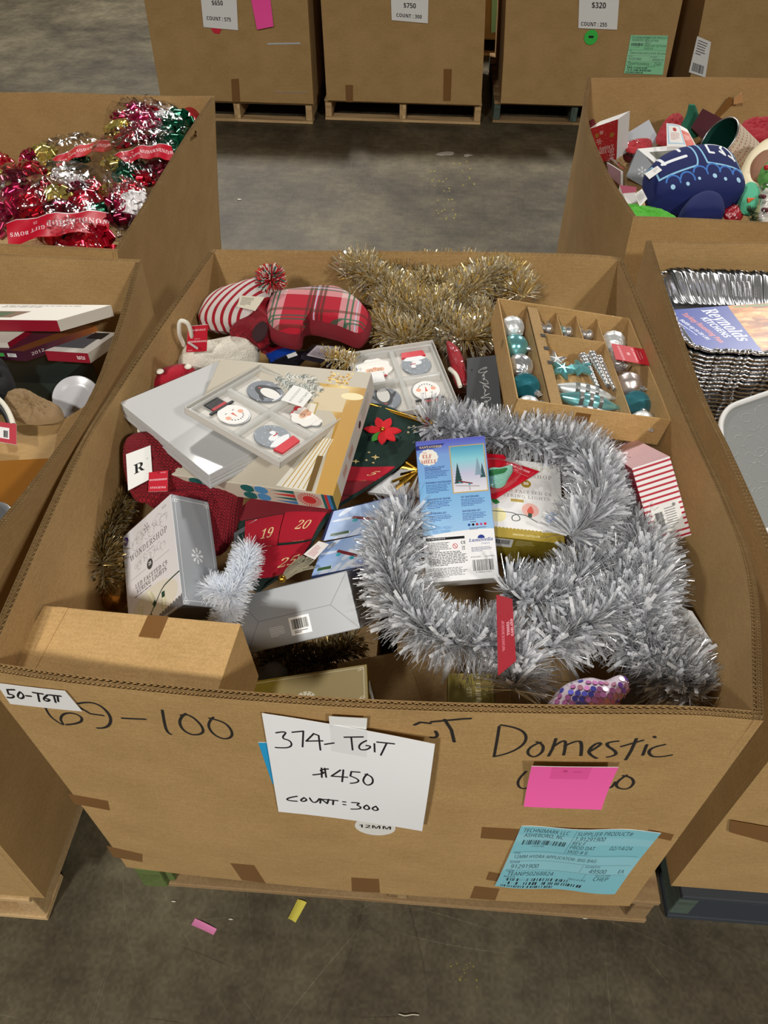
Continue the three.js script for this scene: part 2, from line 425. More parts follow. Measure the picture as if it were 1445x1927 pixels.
// ================================================================ BULK BOXES
// top: corners [x, y, z] front-left, front-right, back-right, back-left; mids: extra rim points per side; bot: x0, x1, z0, z1, y
function bulkBox(label, group, o) {
  const t = thing('bulk_box', label, 'box', group);
  const [FL, FR, BR, BL] = o.top, b = o.bot;
  const bot = [V3(b[0], b[4], b[3]), V3(b[1], b[4], b[3]), V3(b[1], b[4], b[2]), V3(b[0], b[4], b[2])];
  const sides = [['front', FL, FR, 0, 1], ['right', FR, BR, 1, 2], ['back', BR, BL, 2, 3], ['left', BL, FL, 3, 0]];
  const r = rng(o.seed ?? 5);
  for (const [side, A, B, i, j] of sides) {
    const path = new THREE.CatmullRomCurve3([A, ...(o.mids?.[side] ?? []), B], false, 'centripetal');
    const L = A.distanceTo(B), dir = B.clone().sub(A).setY(0).normalize(), n = V3(-dir.z, 0, dir.x), ph = r() * 9;
    const S = (s, v, off) => {
      const p = path.getPoint(s), q = bot[i].clone().lerp(bot[j], s); if (side === 'front') q.z += (o.frontBulge ?? 0) * 4 * s * (1 - s);
      const k = Math.pow(v, o.flare ?? 1.25);
      const x = lerp(q.x, p.x, k) , z = lerp(q.z, p.z, k), y = lerp(q.y, p.y + (o.mids?.[side] ? 0 : Math.sin(s * 7 + ph) * 0.0025), v);
      return V3(x + n.x * off, y, z + n.z * off);
    };
    const strip = (f0, f1, ns, vs) => {           // closed strip between two offset functions, capped on top
      const rows = [...vs.map((v) => [v, f0]), ...vs.slice().reverse().map((v) => [v, f1])];
      return grid(ns, rows.length - 1, (s, w) => { const [v, f] = rows[Math.round(w * (rows.length - 1))]; return S(s, v, f(s)); }, (s, w, p) => [s * L, p.y]);
    };
    const full = [0, 0.3, 0.55, 0.8, 1], head = [0.86, 1];
    const flat2 = (a, c) => strip(() => a, () => c, 20, full);
    const wave = (a, c, pitch) => { const N = Math.round(L / pitch); return strip((s) => lerp(a, c, 0.5 - 0.5 * Math.cos(s * N * 6.2832)) + 0.0001, (s) => lerp(a, c, 0.5 - 0.5 * Math.cos(s * N * 6.2832)) - 0.0006, N * 4, head); };
    const list = [];
    if (o.walls === 'double') {
      if (side !== 'front') list.push(flat2(-0.001, 0));
      list.push(wave(-0.0042, -0.001, 0.0062), flat2(-0.0051, -0.0043), flat2(-0.0072, -0.0064), wave(-0.0122, -0.0074, 0.0085), flat2(-0.0134, -0.0124));
    } else if (o.walls === 'single') list.push(flat2(-0.0012, 0), wave(-0.0062, -0.0012, o.pitch ?? 0.008), flat2(-0.0074, -0.0062), wave(-0.0114, -0.0074, o.pitch ?? 0.008), flat2(-0.0126, -0.0114));
    else list.push(flat2(-0.0012, 0), flat2(-0.0045, -0.0033), flat2(-0.011, -0.0098), strip(() => -0.0008, () => -0.0104, 20, [0.9, 0.994]));
    part('wall_panel', merge(list), M.kraft, t);
    if (o.walls === 'double' && side === 'front') part('front_face', strip(() => -0.001, () => 0, 30, full), o.front, t, 'outer front face with marker writing').geometry = (() => {
      const g = grid(30, 8, (s, v) => S(s, v, 0));
      return g;
    })();
  }
  const base = mbx(b[1] - b[0] - 0.02, 0.012, b[3] - b[2] - 0.02, (b[0] + b[1]) / 2, b[4] + 0.007, (b[2] + b[3]) / 2);
  part('bottom_panel', base, M.kraft, t);
  return t;
}
const RIM = 0.86, rim = (list) => list.map(([x, y]) => at(x, y, RIM));

// the bulging front face of the middle box, and the marker writing drawn where it stands on it
const FRONT_RIM = rim([[-46, 1258], [104, 1281], [300, 1303], [470, 1318], [664, 1331], [870, 1339], [1068, 1343], [1300, 1345], [1437, 1356]]);
const frontCurve = new THREE.CatmullRomCurve3(FRONT_RIM, false, 'centripetal');
const FRONT_BULGE = 0.012;
const frontAt = (s, v) => { const p = frontCurve.getPoint(s), k = Math.pow(v, 1.25); return V3(lerp(lerp(-0.507, 0.51, s), p.x, k), lerp(0.13, RIM, v), lerp(0.62 + FRONT_BULGE * 4 * s * (1 - s), p.z, k)); };
function frontSV(x, y) { const v = clamp((y - 0.13) / (RIM - 0.13)); let a = 0, b = 1; for (let i = 0; i < 30; i++) { const m = (a + b) / 2; if (frontAt(m, v).x < x) a = m; else b = m; } return [(a + b) / 2, v]; }
const frontZ = (x, y) => frontAt(...frontSV(x, y)).z;
function onFront(px, py) { let z = 0.63, p; for (let i = 0; i < 6; i++) { p = onZ(px, py, z); z = frontZ(p.x, p.y); } return p; }
const frontUV = (px, py) => { const p = onFront(px, py); return frontSV(p.x, p.y); };
const frontMat = (() => {
  const W = 2048, H = 1440;
  return print(W, H, (g) => {
    const img = kraftTex.image, tile = document.createElement('canvas');
    tile.width = tile.height = 1024;
    const tg = tile.getContext('2d'), id = tg.createImageData(1024, 1024);
    id.data.set(img.data); tg.putImageData(id, 0, 0);
    for (let x = 0; x < W; x += 1024) for (let y = 0; y < H; y += 1024) g.drawImage(tile, x, y);
    const z = (x0, y0, s) => (x, y) => { const [u, v] = frontUV(x0 + x / s, y0 + y / s); return [u * W, (1 - v) * H]; };
    let m = z(0, 1260, 2.89);
    const ink = '#1d1712';
    strokes(g, [[240, 190, 260, 245, 320, 290, 350, 303, 325, 270, 345, 238, 400, 235, 450, 262, 432, 295, 360, 300], [425, 185, 480, 172, 560, 200, 612, 270, 580, 322, 530, 318], [425, 200, 490, 240, 560, 250], [665, 265, 790, 270], [885, 222, 895, 300, 912, 345, 930, 352],
      [1010, 240, 975, 262, 985, 320, 1040, 358, 1105, 350, 1105, 315, 1060, 265, 1010, 240, 985, 250], [1160, 260, 1126, 290, 1150, 345, 1210, 380, 1262, 370, 1262, 330, 1215, 280, 1140, 265]], 8.5, ink, m);
    m = z(470, 1310, 3.6125);
    strokes(g, [[1225, 185, 1160, 178, 1120, 195], [1262, 240, 1280, 262, 1262, 285, 1230, 280], [1235, 175, 1445, 155, 1500, 152], [1325, 160, 1370, 230, 1390, 310]], 9, ink, m);
    m = z(800, 1310, 2.24);
    strokes(g, [[312, 128, 302, 190, 290, 255], [290, 255, 345, 245, 415, 208, 430, 165, 390, 132, 320, 122], [485, 195, 440, 212, 428, 245, 460, 260, 497, 235, 497, 200, 470, 193], [548, 180, 535, 220, 518, 252], [535, 215, 580, 182, 594, 200, 582, 248], [586, 210, 645, 182, 662, 205, 655, 250],
      [690, 235, 742, 207, 735, 193, 700, 212, 682, 245, 722, 262], [812, 190, 768, 193, 765, 210, 802, 230, 806, 250, 768, 257], [890, 180, 868, 230, 845, 268], [828, 212, 918, 186], [935, 205, 918, 248], [966, 170, 970, 174], [1012, 204, 958, 214, 938, 240, 968, 262, 1042, 248],
      [425, 318, 388, 350, 393, 388, 432, 392, 442, 372], [770, 345, 758, 378, 785, 392, 802, 362], [850, 333, 812, 355, 802, 385, 850, 395, 882, 370, 872, 340, 835, 335]], 8, ink, m);
  }, { roughness: 0.82 });
})();
const mainBox = bulkBox('large open kraft pallet box in the middle, heaped with boxed Christmas goods and tinsel', 'open pallet boxes', {
  top: [FRONT_RIM[0], FRONT_RIM[8], at(1172, 488, RIM), at(396, 469, RIM)],
  frontBulge: FRONT_BULGE,
  mids: { front: FRONT_RIM.slice(1, 8), left: rim([[214, 731], [141, 850]]), right: rim([[1421, 1080], [1380, 960], [1302, 790]]), back: rim([[1150, 482]]) },
  bot: [-0.507, 0.51, -0.62, 0.62, 0.13], walls: 'double', front: frontMat, seed: 3,
});
bulkBox('open kraft pallet box at the left with red picture frame boxes and a white plate', 'open pallet boxes', {
  top: [V3(-1.62, RIM, 0.69), V3(-0.632, RIM, 0.69), at(266, 489, RIM), V3(-1.6, RIM, -0.56)],
  mids: { right: rim([[-40, 1050], [78, 900], [174, 760], [222, 640]]) },
  bot: [-1.62, -0.651, -0.52, 0.69, 0.13], walls: 'single', seed: 8,
});
const rightBox = bulkBox('open kraft pallet box at the right holding a stack of foil roasting pans', 'open pallet boxes', {
  top: [V3(0.592, RIM, 0.585), V3(1.6, RIM, 0.585), V3(1.6, RIM, -0.82), at(1216, 452, RIM)],
  mids: { left: rim([[1241, 535], [1273, 632], [1317, 754], [1363, 850], [1446, 1044]]) },
  bot: [0.6, 1.58, -0.72, 0.575, 0.13], walls: 'single', seed: 12,
});
const bowBox = bulkBox('open kraft pallet box behind at the left filled with bags of gift bows', 'open pallet boxes', {
  top: [V3(-1.72, RIM, -0.585), at(221, 474, RIM), at(404, 180, RIM), V3(-1.74, RIM, -1.72)],
  bot: [-1.72, -0.83, -1.76, -0.6, 0.13], walls: 'single', seed: 15,
});
const toyBox = bulkBox('open kraft pallet box behind at the right with a blue plush truck on top', 'open pallet boxes', {
  top: [at(1191, 411, RIM), V3(1.62, RIM, -0.87), V3(1.62, RIM, -2.2), at(1106, 145, RIM)],
  mids: { left: rim([[1098, 190], [1103, 240], [1140, 330]]) },
  bot: [0.6, 1.6, -2.1, -0.9, 0.13], walls: 'single', seed: 19,
});
// the far row
const farBox = (label, x0, x1, z, lean, seed) => bulkBox(label, 'pallet boxes of the far row', {
  top: [V3(x0 + lean[0], 1.02, z), V3(x1 + lean[1], 1.02, z), V3(x1 + lean[1], 1.02, z - 1.2), V3(x0 + lean[0], 1.02, z - 1.2)],
  bot: [x0, x1, z - 1.19, z, 0.13], walls: 'plain', seed,
});
const far1 = farBox('leftmost kraft box of the far row, with a white count sheet and a pink note', -1.748, -0.76, -4.06, [0.015, -0.005], 31);
const far2 = farBox('second kraft box from the left in the far row, white sheet near the top', -0.685, 0.307, -4.14, [-0.02, -0.05], 32);
const far3 = farBox('third kraft box of the far row, with a green round sticker and a green label', 0.434, 1.44, -4.19, [-0.06, -0.03], 33);
const far4 = farBox('rightmost kraft box of the far row, with a white label at its corner', 1.6, 2.6, -4.22, [-0.07, 0], 34);
const far5 = farBox('kraft box standing behind the gap in the far row', -0.28, 0.73, -5.72, [0, 0.01], 35);

// sheets, stickers and tape of the far row (px quads on the front planes)
function sheet(name, quad, z, material, parent, label, lift, th = 0.0012) {
  const rest = material === M.tape ? M.tape : M.paper;
  const pl = upright(z), g = quadBox(pl, quad, th, 10, lift);
  g.translate(-parent.position.x, -parent.position.y, -parent.position.z);
  return part(name, g, [material, rest], parent, label);
}
const sheetPrint = (rows) => print(384, 512, (g, w, h) => { g.fillStyle = '#e9e9e7'; g.fillRect(0, 0, w, h); for (const [s, x, y, k] of rows) text(g, s, x * w, y * h, k, '#16161a', { style: 'bold', align: 'center' }); });
sheet('count_sheet', [[372, -62], [442, -66], [448, 57], [383, 51]], -4.053, sheetPrint([['418-TGT', 0.5, 0.12, 60], ['$650', 0.45, 0.58, 56], ['COUNT : 575', 0.46, 0.84, 46]]), far1, 'white count sheet');
sheet('sticky_note', [[470, -12], [507, -16], [515, 49], [484, 55]], -4.053, std(0xff4fa8, 0.7), far1, 'pink sticky note', (u, v) => 0.01 * v * v);
sheet('dot_sticker', [[396, 52], [417, 54], [413, 64], [402, 62]], -4.056, std(0xd2203a, 0.6), far1, 'red sticker');
sheet('tape_mark', [[503, 81], [565, 80], [565, 83], [503, 84]], -4.057, std(0xb9c0c4, 0.3), far1);
sheet('tape_strip', [[435, 149], [449, 148], [452, 192], [437, 192]], -4.057, M.tape, far1);
sheet('tape_mark', [[515, 173], [577, 173], [577, 174.5], [515, 174.5]], -4.057, std(0x9c8f80, 0.3), far1);
sheet('count_sheet', [[733, -70], [808, -72], [805, 44], [737, 38]], -4.133, sheetPrint([['402-TGT', 0.5, 0.14, 56], ['$750', 0.5, 0.72, 60], ['COUNT : 300', 0.48, 0.9, 46]]), far2, 'white count sheet');
for (const q of [[[650, 160], [664, 160], [664, 192], [651, 192]], [[835, 130], [850, 130], [848, 190], [834, 190]]]) sheet('tape_strip', q, -4.137, M.tape, far2);
sheet('count_sheet', [[1092, -72], [1170, -72], [1161, 56], [1088, 53]], -4.183, sheetPrint([['388-TGT', 0.5, 0.2, 56], ['$320', 0.5, 0.64, 64], ['COUNT : 255', 0.4, 0.93, 44]]), far3, 'white count sheet');
{
  const pl = upright(-4.184), c = on(pl, 1112, 70), g = new THREE.CylinderGeometry(0.04, 0.04, 0.0015, 28); g.rotateX(Math.PI / 2); g.translate(c.x - far3.position.x, c.y - far3.position.y, c.z - far3.position.z);
  part('dot_sticker', g, std(0x35c24a, 0.6), far3, 'green round sticker');
  const s = new THREE.BoxGeometry(0.03, 0.012, 0.001); s.translate(c.x - far3.position.x, c.y + 0.002 - far3.position.y, c.z + 0.0013 - far3.position.z); part('marker_scribble', s, M.black, far3);
}
const supplierLabel = (bg) => (g, w, h) => {
  g.fillStyle = bg; g.fillRect(0, 0, w, h);
  g.fillStyle = 'rgba(255,255,255,0.12)'; g.fillRect(0, h * 0.12, w, h * 0.1); g.fillRect(0, h * 0.4, w, h * 0.28);
  const k = h / 340, c = '#15232c', T = (s, x, y, z, sx = 0.86) => text(g, s, x * w, y * h, z * k, c, { sx });
  T('TECHNIMARK LLC', 0.03, 0.06, 25); T('ASHEBORO, NC', 0.05, 0.13, 25); bars(g, 0.06 * w, 0.2 * h, 0.31 * w, 0.07 * h, 4, c); T('1.91291900', 0.14, 0.295, 11);
  T('SUPPLIER PRODUCT#', 0.42, 0.06, 25); T('1.91291900', 0.42, 0.135, 26); T('REV.F', 0.42, 0.2, 24); T('PROD DAT', 0.42, 0.265, 24); T('02/14/24', 0.72, 0.265, 25); T('SKID # 6', 0.42, 0.335, 24);
  g.fillStyle = c; g.globalAlpha = 0.6;
  for (const y of [0.375, 0.52, 0.67]) g.fillRect(0.02 * w, y * h, 0.95 * w, 1.4 * k);
  g.fillRect(0.405 * w, 0.02 * h, 1.4 * k, 0.35 * h); g.fillRect(0.6 * w, 0.53 * h, 1.4 * k, 0.13 * h); g.fillRect(0.66 * w, 0.67 * h, 1.4 * k, 0.12 * h); g.globalAlpha = 1;
  T('ITEM', 0.03, 0.395, 13); T('12MM HYDRA APPLICATOR- BIG BAG', 0.04, 0.455, 23); T('GCAS#', 0.03, 0.54, 15); T('91291900', 0.05, 0.61, 30); T('QUANTITY', 0.62, 0.55, 15); T('49500', 0.67, 0.62, 30); T('EA', 0.9, 0.62, 26);
  T('LOT#', 0.03, 0.685, 15); T('TEANP50268824', 0.05, 0.735, 30); T('MOLD #', 0.03, 0.79, 15); T('PALLET TYPE', 0.74, 0.69, 13); T('CHEP', 0.74, 0.745, 30); T('PRESS # 0505', 0.55, 0.795, 14);
  bars(g, 0.06 * w, 0.815 * h, 0.52 * w, 0.05 * h, 7, c); bars(g, 0.05 * w, 0.88 * h, 0.64 * w, 0.05 * h, 9, c); bars(g, 0.04 * w, 0.945 * h, 0.44 * w, 0.04 * h, 11, c);
};
sheet('supplier_label', [[1187, 66], [1257, 67], [1247, 141], [1174, 138]], -4.184, print(384, 384, supplierLabel('#8fd7a6')), far3, 'pale green printed label');
sheet('count_label', [[1312, 68], [1338, 79], [1327, 146], [1296, 136]], -4.212, print(160, 256, (g, w, h) => { g.fillStyle = '#dcdcda'; g.fillRect(0, 0, w, h); lines(g, 20, 20, 110, 6, 18, 7, '#333', 3); bars(g, 20, 180, 110, 60, 4); }), far4, 'white printed label');
sheet('supplier_label', [[926, -30], [945, -30], [938, 60], [924, 62]], -5.71, std(0x9ed9b4, 0.6), far5, 'pale green label');

{ // pale blue label on the left side of the right box, mostly hidden behind the middle box
  const pl = plane(V3(0.6, 0.13, 0.575), V3(0.592, RIM, 0.585), V3(0.599, 0.5, 0.3)), g = quadBox(lifted(pl, 0.004), [[1404, 1282], [1427, 1366], [1317, 1510], [1298, 1420]], 0.001, 4);
  part('supplier_label', g, [std(0x9fd2de, 0.6), M.paper], rightBox, 'pale blue label');
}
sheet('tape_strip', [[1375, 1545], [1460, 1560], [1460, 1590], [1372, 1566]], 0.583, M.tape, rightBox);

{ // torn paper and tape on the far wall of the toy box; a splinter on the bow box
  const zw = -2.135;
  sheet('torn_flap', [[1381, 184], [1394, 172], [1397, 190], [1380, 197]], zw + 0.012, std(0xc99a66, 0.85), toyBox, 'torn light paper flap', (u, v) => 0.014 * u);
  sheet('tape_strip', [[1372, 182], [1384, 190], [1352, 222], [1346, 214]], zw + 0.006, M.tape, toyBox);
  part('splinter', tube([at(368, 248, RIM + 0.004), at(370, 262, 0.80), at(373, 292, 0.70)], 0.004, { rad: 4 }), M.wood, bowBox, 'pale wood splinter on the rim');
}

// sheets, stickers and tape of the middle box
function frontSheet(name, quad, gap, material, parent, label, lift, th = 0.0008) {
  const rest = material === M.tape ? M.tape : M.paper, pl = upright(0.63), c = quad.map(([x, y]) => onFront(x, y));
  const g = quadBox(pl, c, th, 14, (u, v) => { const p = c[0].clone().lerp(c[1], u).lerp(c[3].clone().lerp(c[2], u), v); return frontZ(p.x, p.y) - p.z + gap + th + (lift ? lift(u, 1 - v) : 0); });
  return part(name, g, [material, rest], parent, label);
}
function quadInverse(q) {                         // px -> (u, v) inside a quad TL TR BR BL
  return (px, py) => {
    let u = 0.5, v = 0.5;
    for (let k = 0; k < 12; k++) {
      const X = (a) => (1 - v) * ((1 - u) * q[0][a] + u * q[1][a]) + v * ((1 - u) * q[3][a] + u * q[2][a]);
      const du = [0, 1].map((a) => (1 - v) * (q[1][a] - q[0][a]) + v * (q[2][a] - q[3][a])), dv = [0, 1].map((a) => (1 - u) * (q[3][a] - q[0][a]) + u * (q[2][a] - q[1][a]));
      const ex = px - X(0), ey = py - X(1), det = du[0] * dv[1] - dv[0] * du[1];
      u += (ex * dv[1] - ey * dv[0]) / det; v += (du[0] * ey - du[1] * ex) / det;
    }
    return [u, v];
  };
}
{
  const q = [[494, 1336], [819, 1376], [795, 1542], [525, 1521.5]], inv = quadInverse([[87, 95], [1262, 240], [1175, 838], [198, 765]]);
  const m = print(900, 900, (g, w, h) => {
    g.fillStyle = '#f3f4f6'; g.fillRect(0, 0, w, h);
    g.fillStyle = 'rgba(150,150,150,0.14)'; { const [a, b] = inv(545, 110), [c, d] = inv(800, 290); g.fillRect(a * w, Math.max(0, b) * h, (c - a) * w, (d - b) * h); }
    const map = (x, y) => { const [u, v] = inv(x, y); return [u * w, v * h]; };
    strokes(g, [[180, 205, 265, 190, 212, 237, 275, 248, 290, 280, 250, 298, 175, 295], [290, 200, 366, 192], [366, 192, 360, 285], [437, 205, 385, 250], [385, 250, 497, 245], [435, 205, 470, 215, 482, 300], [512, 265, 574, 255], [645, 220, 772, 215], [692, 220, 702, 290], [795, 235, 748, 252, 745, 288, 800, 287, 835, 262, 795, 262], [850, 250, 853, 295], [868, 240, 985, 246], [932, 247, 895, 312]], 10, '#15151a', map);
    strokes(g, [[535, 418, 460, 428, 530, 450, 432, 465], [490, 415, 492, 478], [512, 415, 522, 475], [620, 420, 558, 465], [558, 465, 668, 465], [640, 418, 632, 498], [752, 425, 695, 425], [695, 425, 688, 455], [688, 455, 748, 470, 740, 498, 690, 505], [805, 432, 765, 470, 800, 515, 848, 490, 835, 440, 790, 436]], 11, '#15151a', map);
    strokes(g, [[322, 632, 255, 648, 255, 672, 322, 672], [372, 640, 342, 660, 365, 674, 398, 655, 370, 640], [410, 640, 425, 674, 460, 672, 476, 640], [482, 675, 486, 640], [486, 640, 530, 675], [530, 675, 540, 640], [500, 643, 602, 645], [572, 645, 570, 680], [638, 650, 656, 650], [640, 672, 656, 673], [700, 650, 762, 645, 728, 667, 765, 680, 750, 702, 695, 705], [802, 660, 772, 680, 800, 702, 828, 682, 802, 660], [865, 662, 832, 680, 855, 702, 888, 686, 862, 663]], 12, '#15151a', map);
  });
  const curl = (u, v) => 0.004 + 0.014 * u * u + 0.006 * Math.sin(v * 3.1) * u;
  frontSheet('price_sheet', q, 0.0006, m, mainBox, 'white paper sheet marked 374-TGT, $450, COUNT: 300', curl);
  frontSheet('clear_tape', [[620, 1338], [692, 1342], [690, 1368], [622, 1366]], 0.0075, new THREE.MeshPhysicalMaterial({ color: 0xffffff, transmission: 0.9, thickness: 0, roughness: 0.12 }), mainBox, 'strip of clear tape', undefined, 0.0004);
  frontSheet('blue_note', [[486, 1396], [540, 1396], [545, 1477], [513, 1474]], 0.0004, std(0x1d9bd0, 0.7), mainBox, 'blue paper note');
  frontSheet('sticky_note', [[999, 1423], [1161, 1425], [1131, 1520], [985, 1514]], 0.0006, print(256, 160, (g, w, h) => { g.fillStyle = '#ff66b4'; g.fillRect(0, 0, w, h); g.fillStyle = 'rgba(190,40,110,0.22)'; g.fillRect(w * 0.24, 0, w * 0.46, h * 0.31); g.fillStyle = 'rgba(160,30,90,0.4)'; g.fillRect(w * 0.38, h * 0.08, w * 0.05, h * 0.06); g.fillRect(w * 0.5, h * 0.12, w * 0.1, 3); }, { roughness: 0.7 }), mainBox, 'bright pink sticky note', (u, v) => 0.002 + 0.012 * v * v);
  frontSheet('supplier_label', [[981, 1553], [1243, 1564], [1156, 1679], [931, 1664]], 0.0006, print(1024, 680, supplierLabel('#7fc0cd')), mainBox, 'pale blue supplier label with barcodes', (u, v) => 0.0015 + 0.002 * Math.sin(u * 9 + v * 4));
  frontSheet('marker_label', [[-6, 1282], [124, 1297], [156, 1335], [21, 1321]], 0.0004, print(512, 200, (g, w, h) => {
    g.fillStyle = '#e4e4e2'; g.fillRect(0, 0, w, h);
    const iv = quadInverse([[-16, 64], [358, 107], [450, 216], [60, 176]]), map = (x, y) => { const [u, v] = iv(x, y); return [u * w, v * h]; };
    strokes(g, [[85, 98, 45, 98], [45, 98, 52, 122], [52, 122, 85, 125, 75, 145, 45, 140], [115, 110, 95, 130, 120, 150, 142, 130, 118, 110], [148, 130, 175, 132], [185, 112, 240, 120], [212, 118, 220, 160], [265, 125, 235, 145, 262, 162, 282, 148, 258, 145], [275, 125, 335, 132], [298, 130, 308, 165], [318, 132, 322, 160]], 15, '#141418', map);
  }), mainBox, 'white strip marked 50-TGT', (u, v) => 0.002);
  { // oval sticker: a disc of paper printed 12MM
    const c = onFront(706, 1554.5), s = new THREE.Shape(); s.absarc(0, 0, 0.0345, 0, Math.PI * 2);
    const g = new THREE.ExtrudeGeometry(s, { depth: 0.0012, bevelEnabled: false, curveSegments: 40 }), uv = g.attributes.uv, p = g.attributes.position;
    for (let i = 0; i < uv.count; i++) uv.setXY(i, 0.5 + p.getX(i) / 0.069, 0.5 + p.getY(i) / 0.069);
    g.translate(c.x, c.y, c.z + 0.0004);
    part('round_sticker', g, print(256, 256, (q, w, h) => { q.fillStyle = '#dedcd6'; q.fillRect(0, 0, w, h); text(q, '12MM', w / 2, h / 2, 66, '#19171a', { style: 'bold', align: 'center', sx: 1.1 }); }), mainBox, 'white round sticker printed 12MM');
  }
  for (const s of [[[128, 1494], [203, 1507], [207, 1525], [140, 1513]], [[200, 1592], [268, 1607], [268, 1622], [214, 1613]], [[433, 1624], [478, 1628], [500, 1662], [455, 1656]], [[661, 1651], [713, 1654], [715, 1680], [662, 1677]], [[907, 1556], [978, 1560], [974, 1582], [904, 1577]], [[920, 1640], [952, 1646], [944, 1660], [914, 1655]], [[893, 1667], [940, 1672], [932, 1694], [884, 1690]], [[1220, 1560], [1268, 1570], [1262, 1582], [1215, 1572]]])
    frontSheet('tape_strip', s, 0, M.tape, mainBox, undefined, undefined, 0.0003);
}

// ================================================================ BOXED GOODS IN THE MIDDLE BOX
// a carton from a solved pose: centre p, turn e, size d; faces right, left, top, bottom, front, back
function carton(name, label, category, p, e, d, faces, group) {
  const q = new THREE.Euler(...e), c = V3(0, -d[1] / 2, 0).applyEuler(q).add(V3(...p));
  const t = thing(name, label, category, group, c.toArray(), e);
  if (faces) {
    const g = rbox(...d, 0.0018); g.translate(0, d[1] / 2, 0);
    part('carton', Array.isArray(faces) ? g : metres(g), faces, t);
  }
  return t;
}

// plain kraft carton in the near left corner
{
  const d = [0.324, 0.148, 0.122], t = carton('shipping_carton', 'plain tan carton with a brown tape strip in the near left corner', 'box', [-0.37, 0.733, 0.537], [0.027, -0.084, 0.073], d, M.kraftLight);
  part('tape_strip', bx(0.033, 0.0008, 0.04, 0.03, d[1] + 0.0004, -0.041, 0.0003), M.tape, t);
  part('tape_strip', bx(0.033, 0.05, 0.0008, 0.03, d[1] - 0.025, -0.0614, 0.0003), M.tape, t);
  part('top_flap', mbx(0.018, 0.0012, 0.12, -0.128, d[1] + 0.0006, 0, 0.0004), M.kraftLight, t);
}
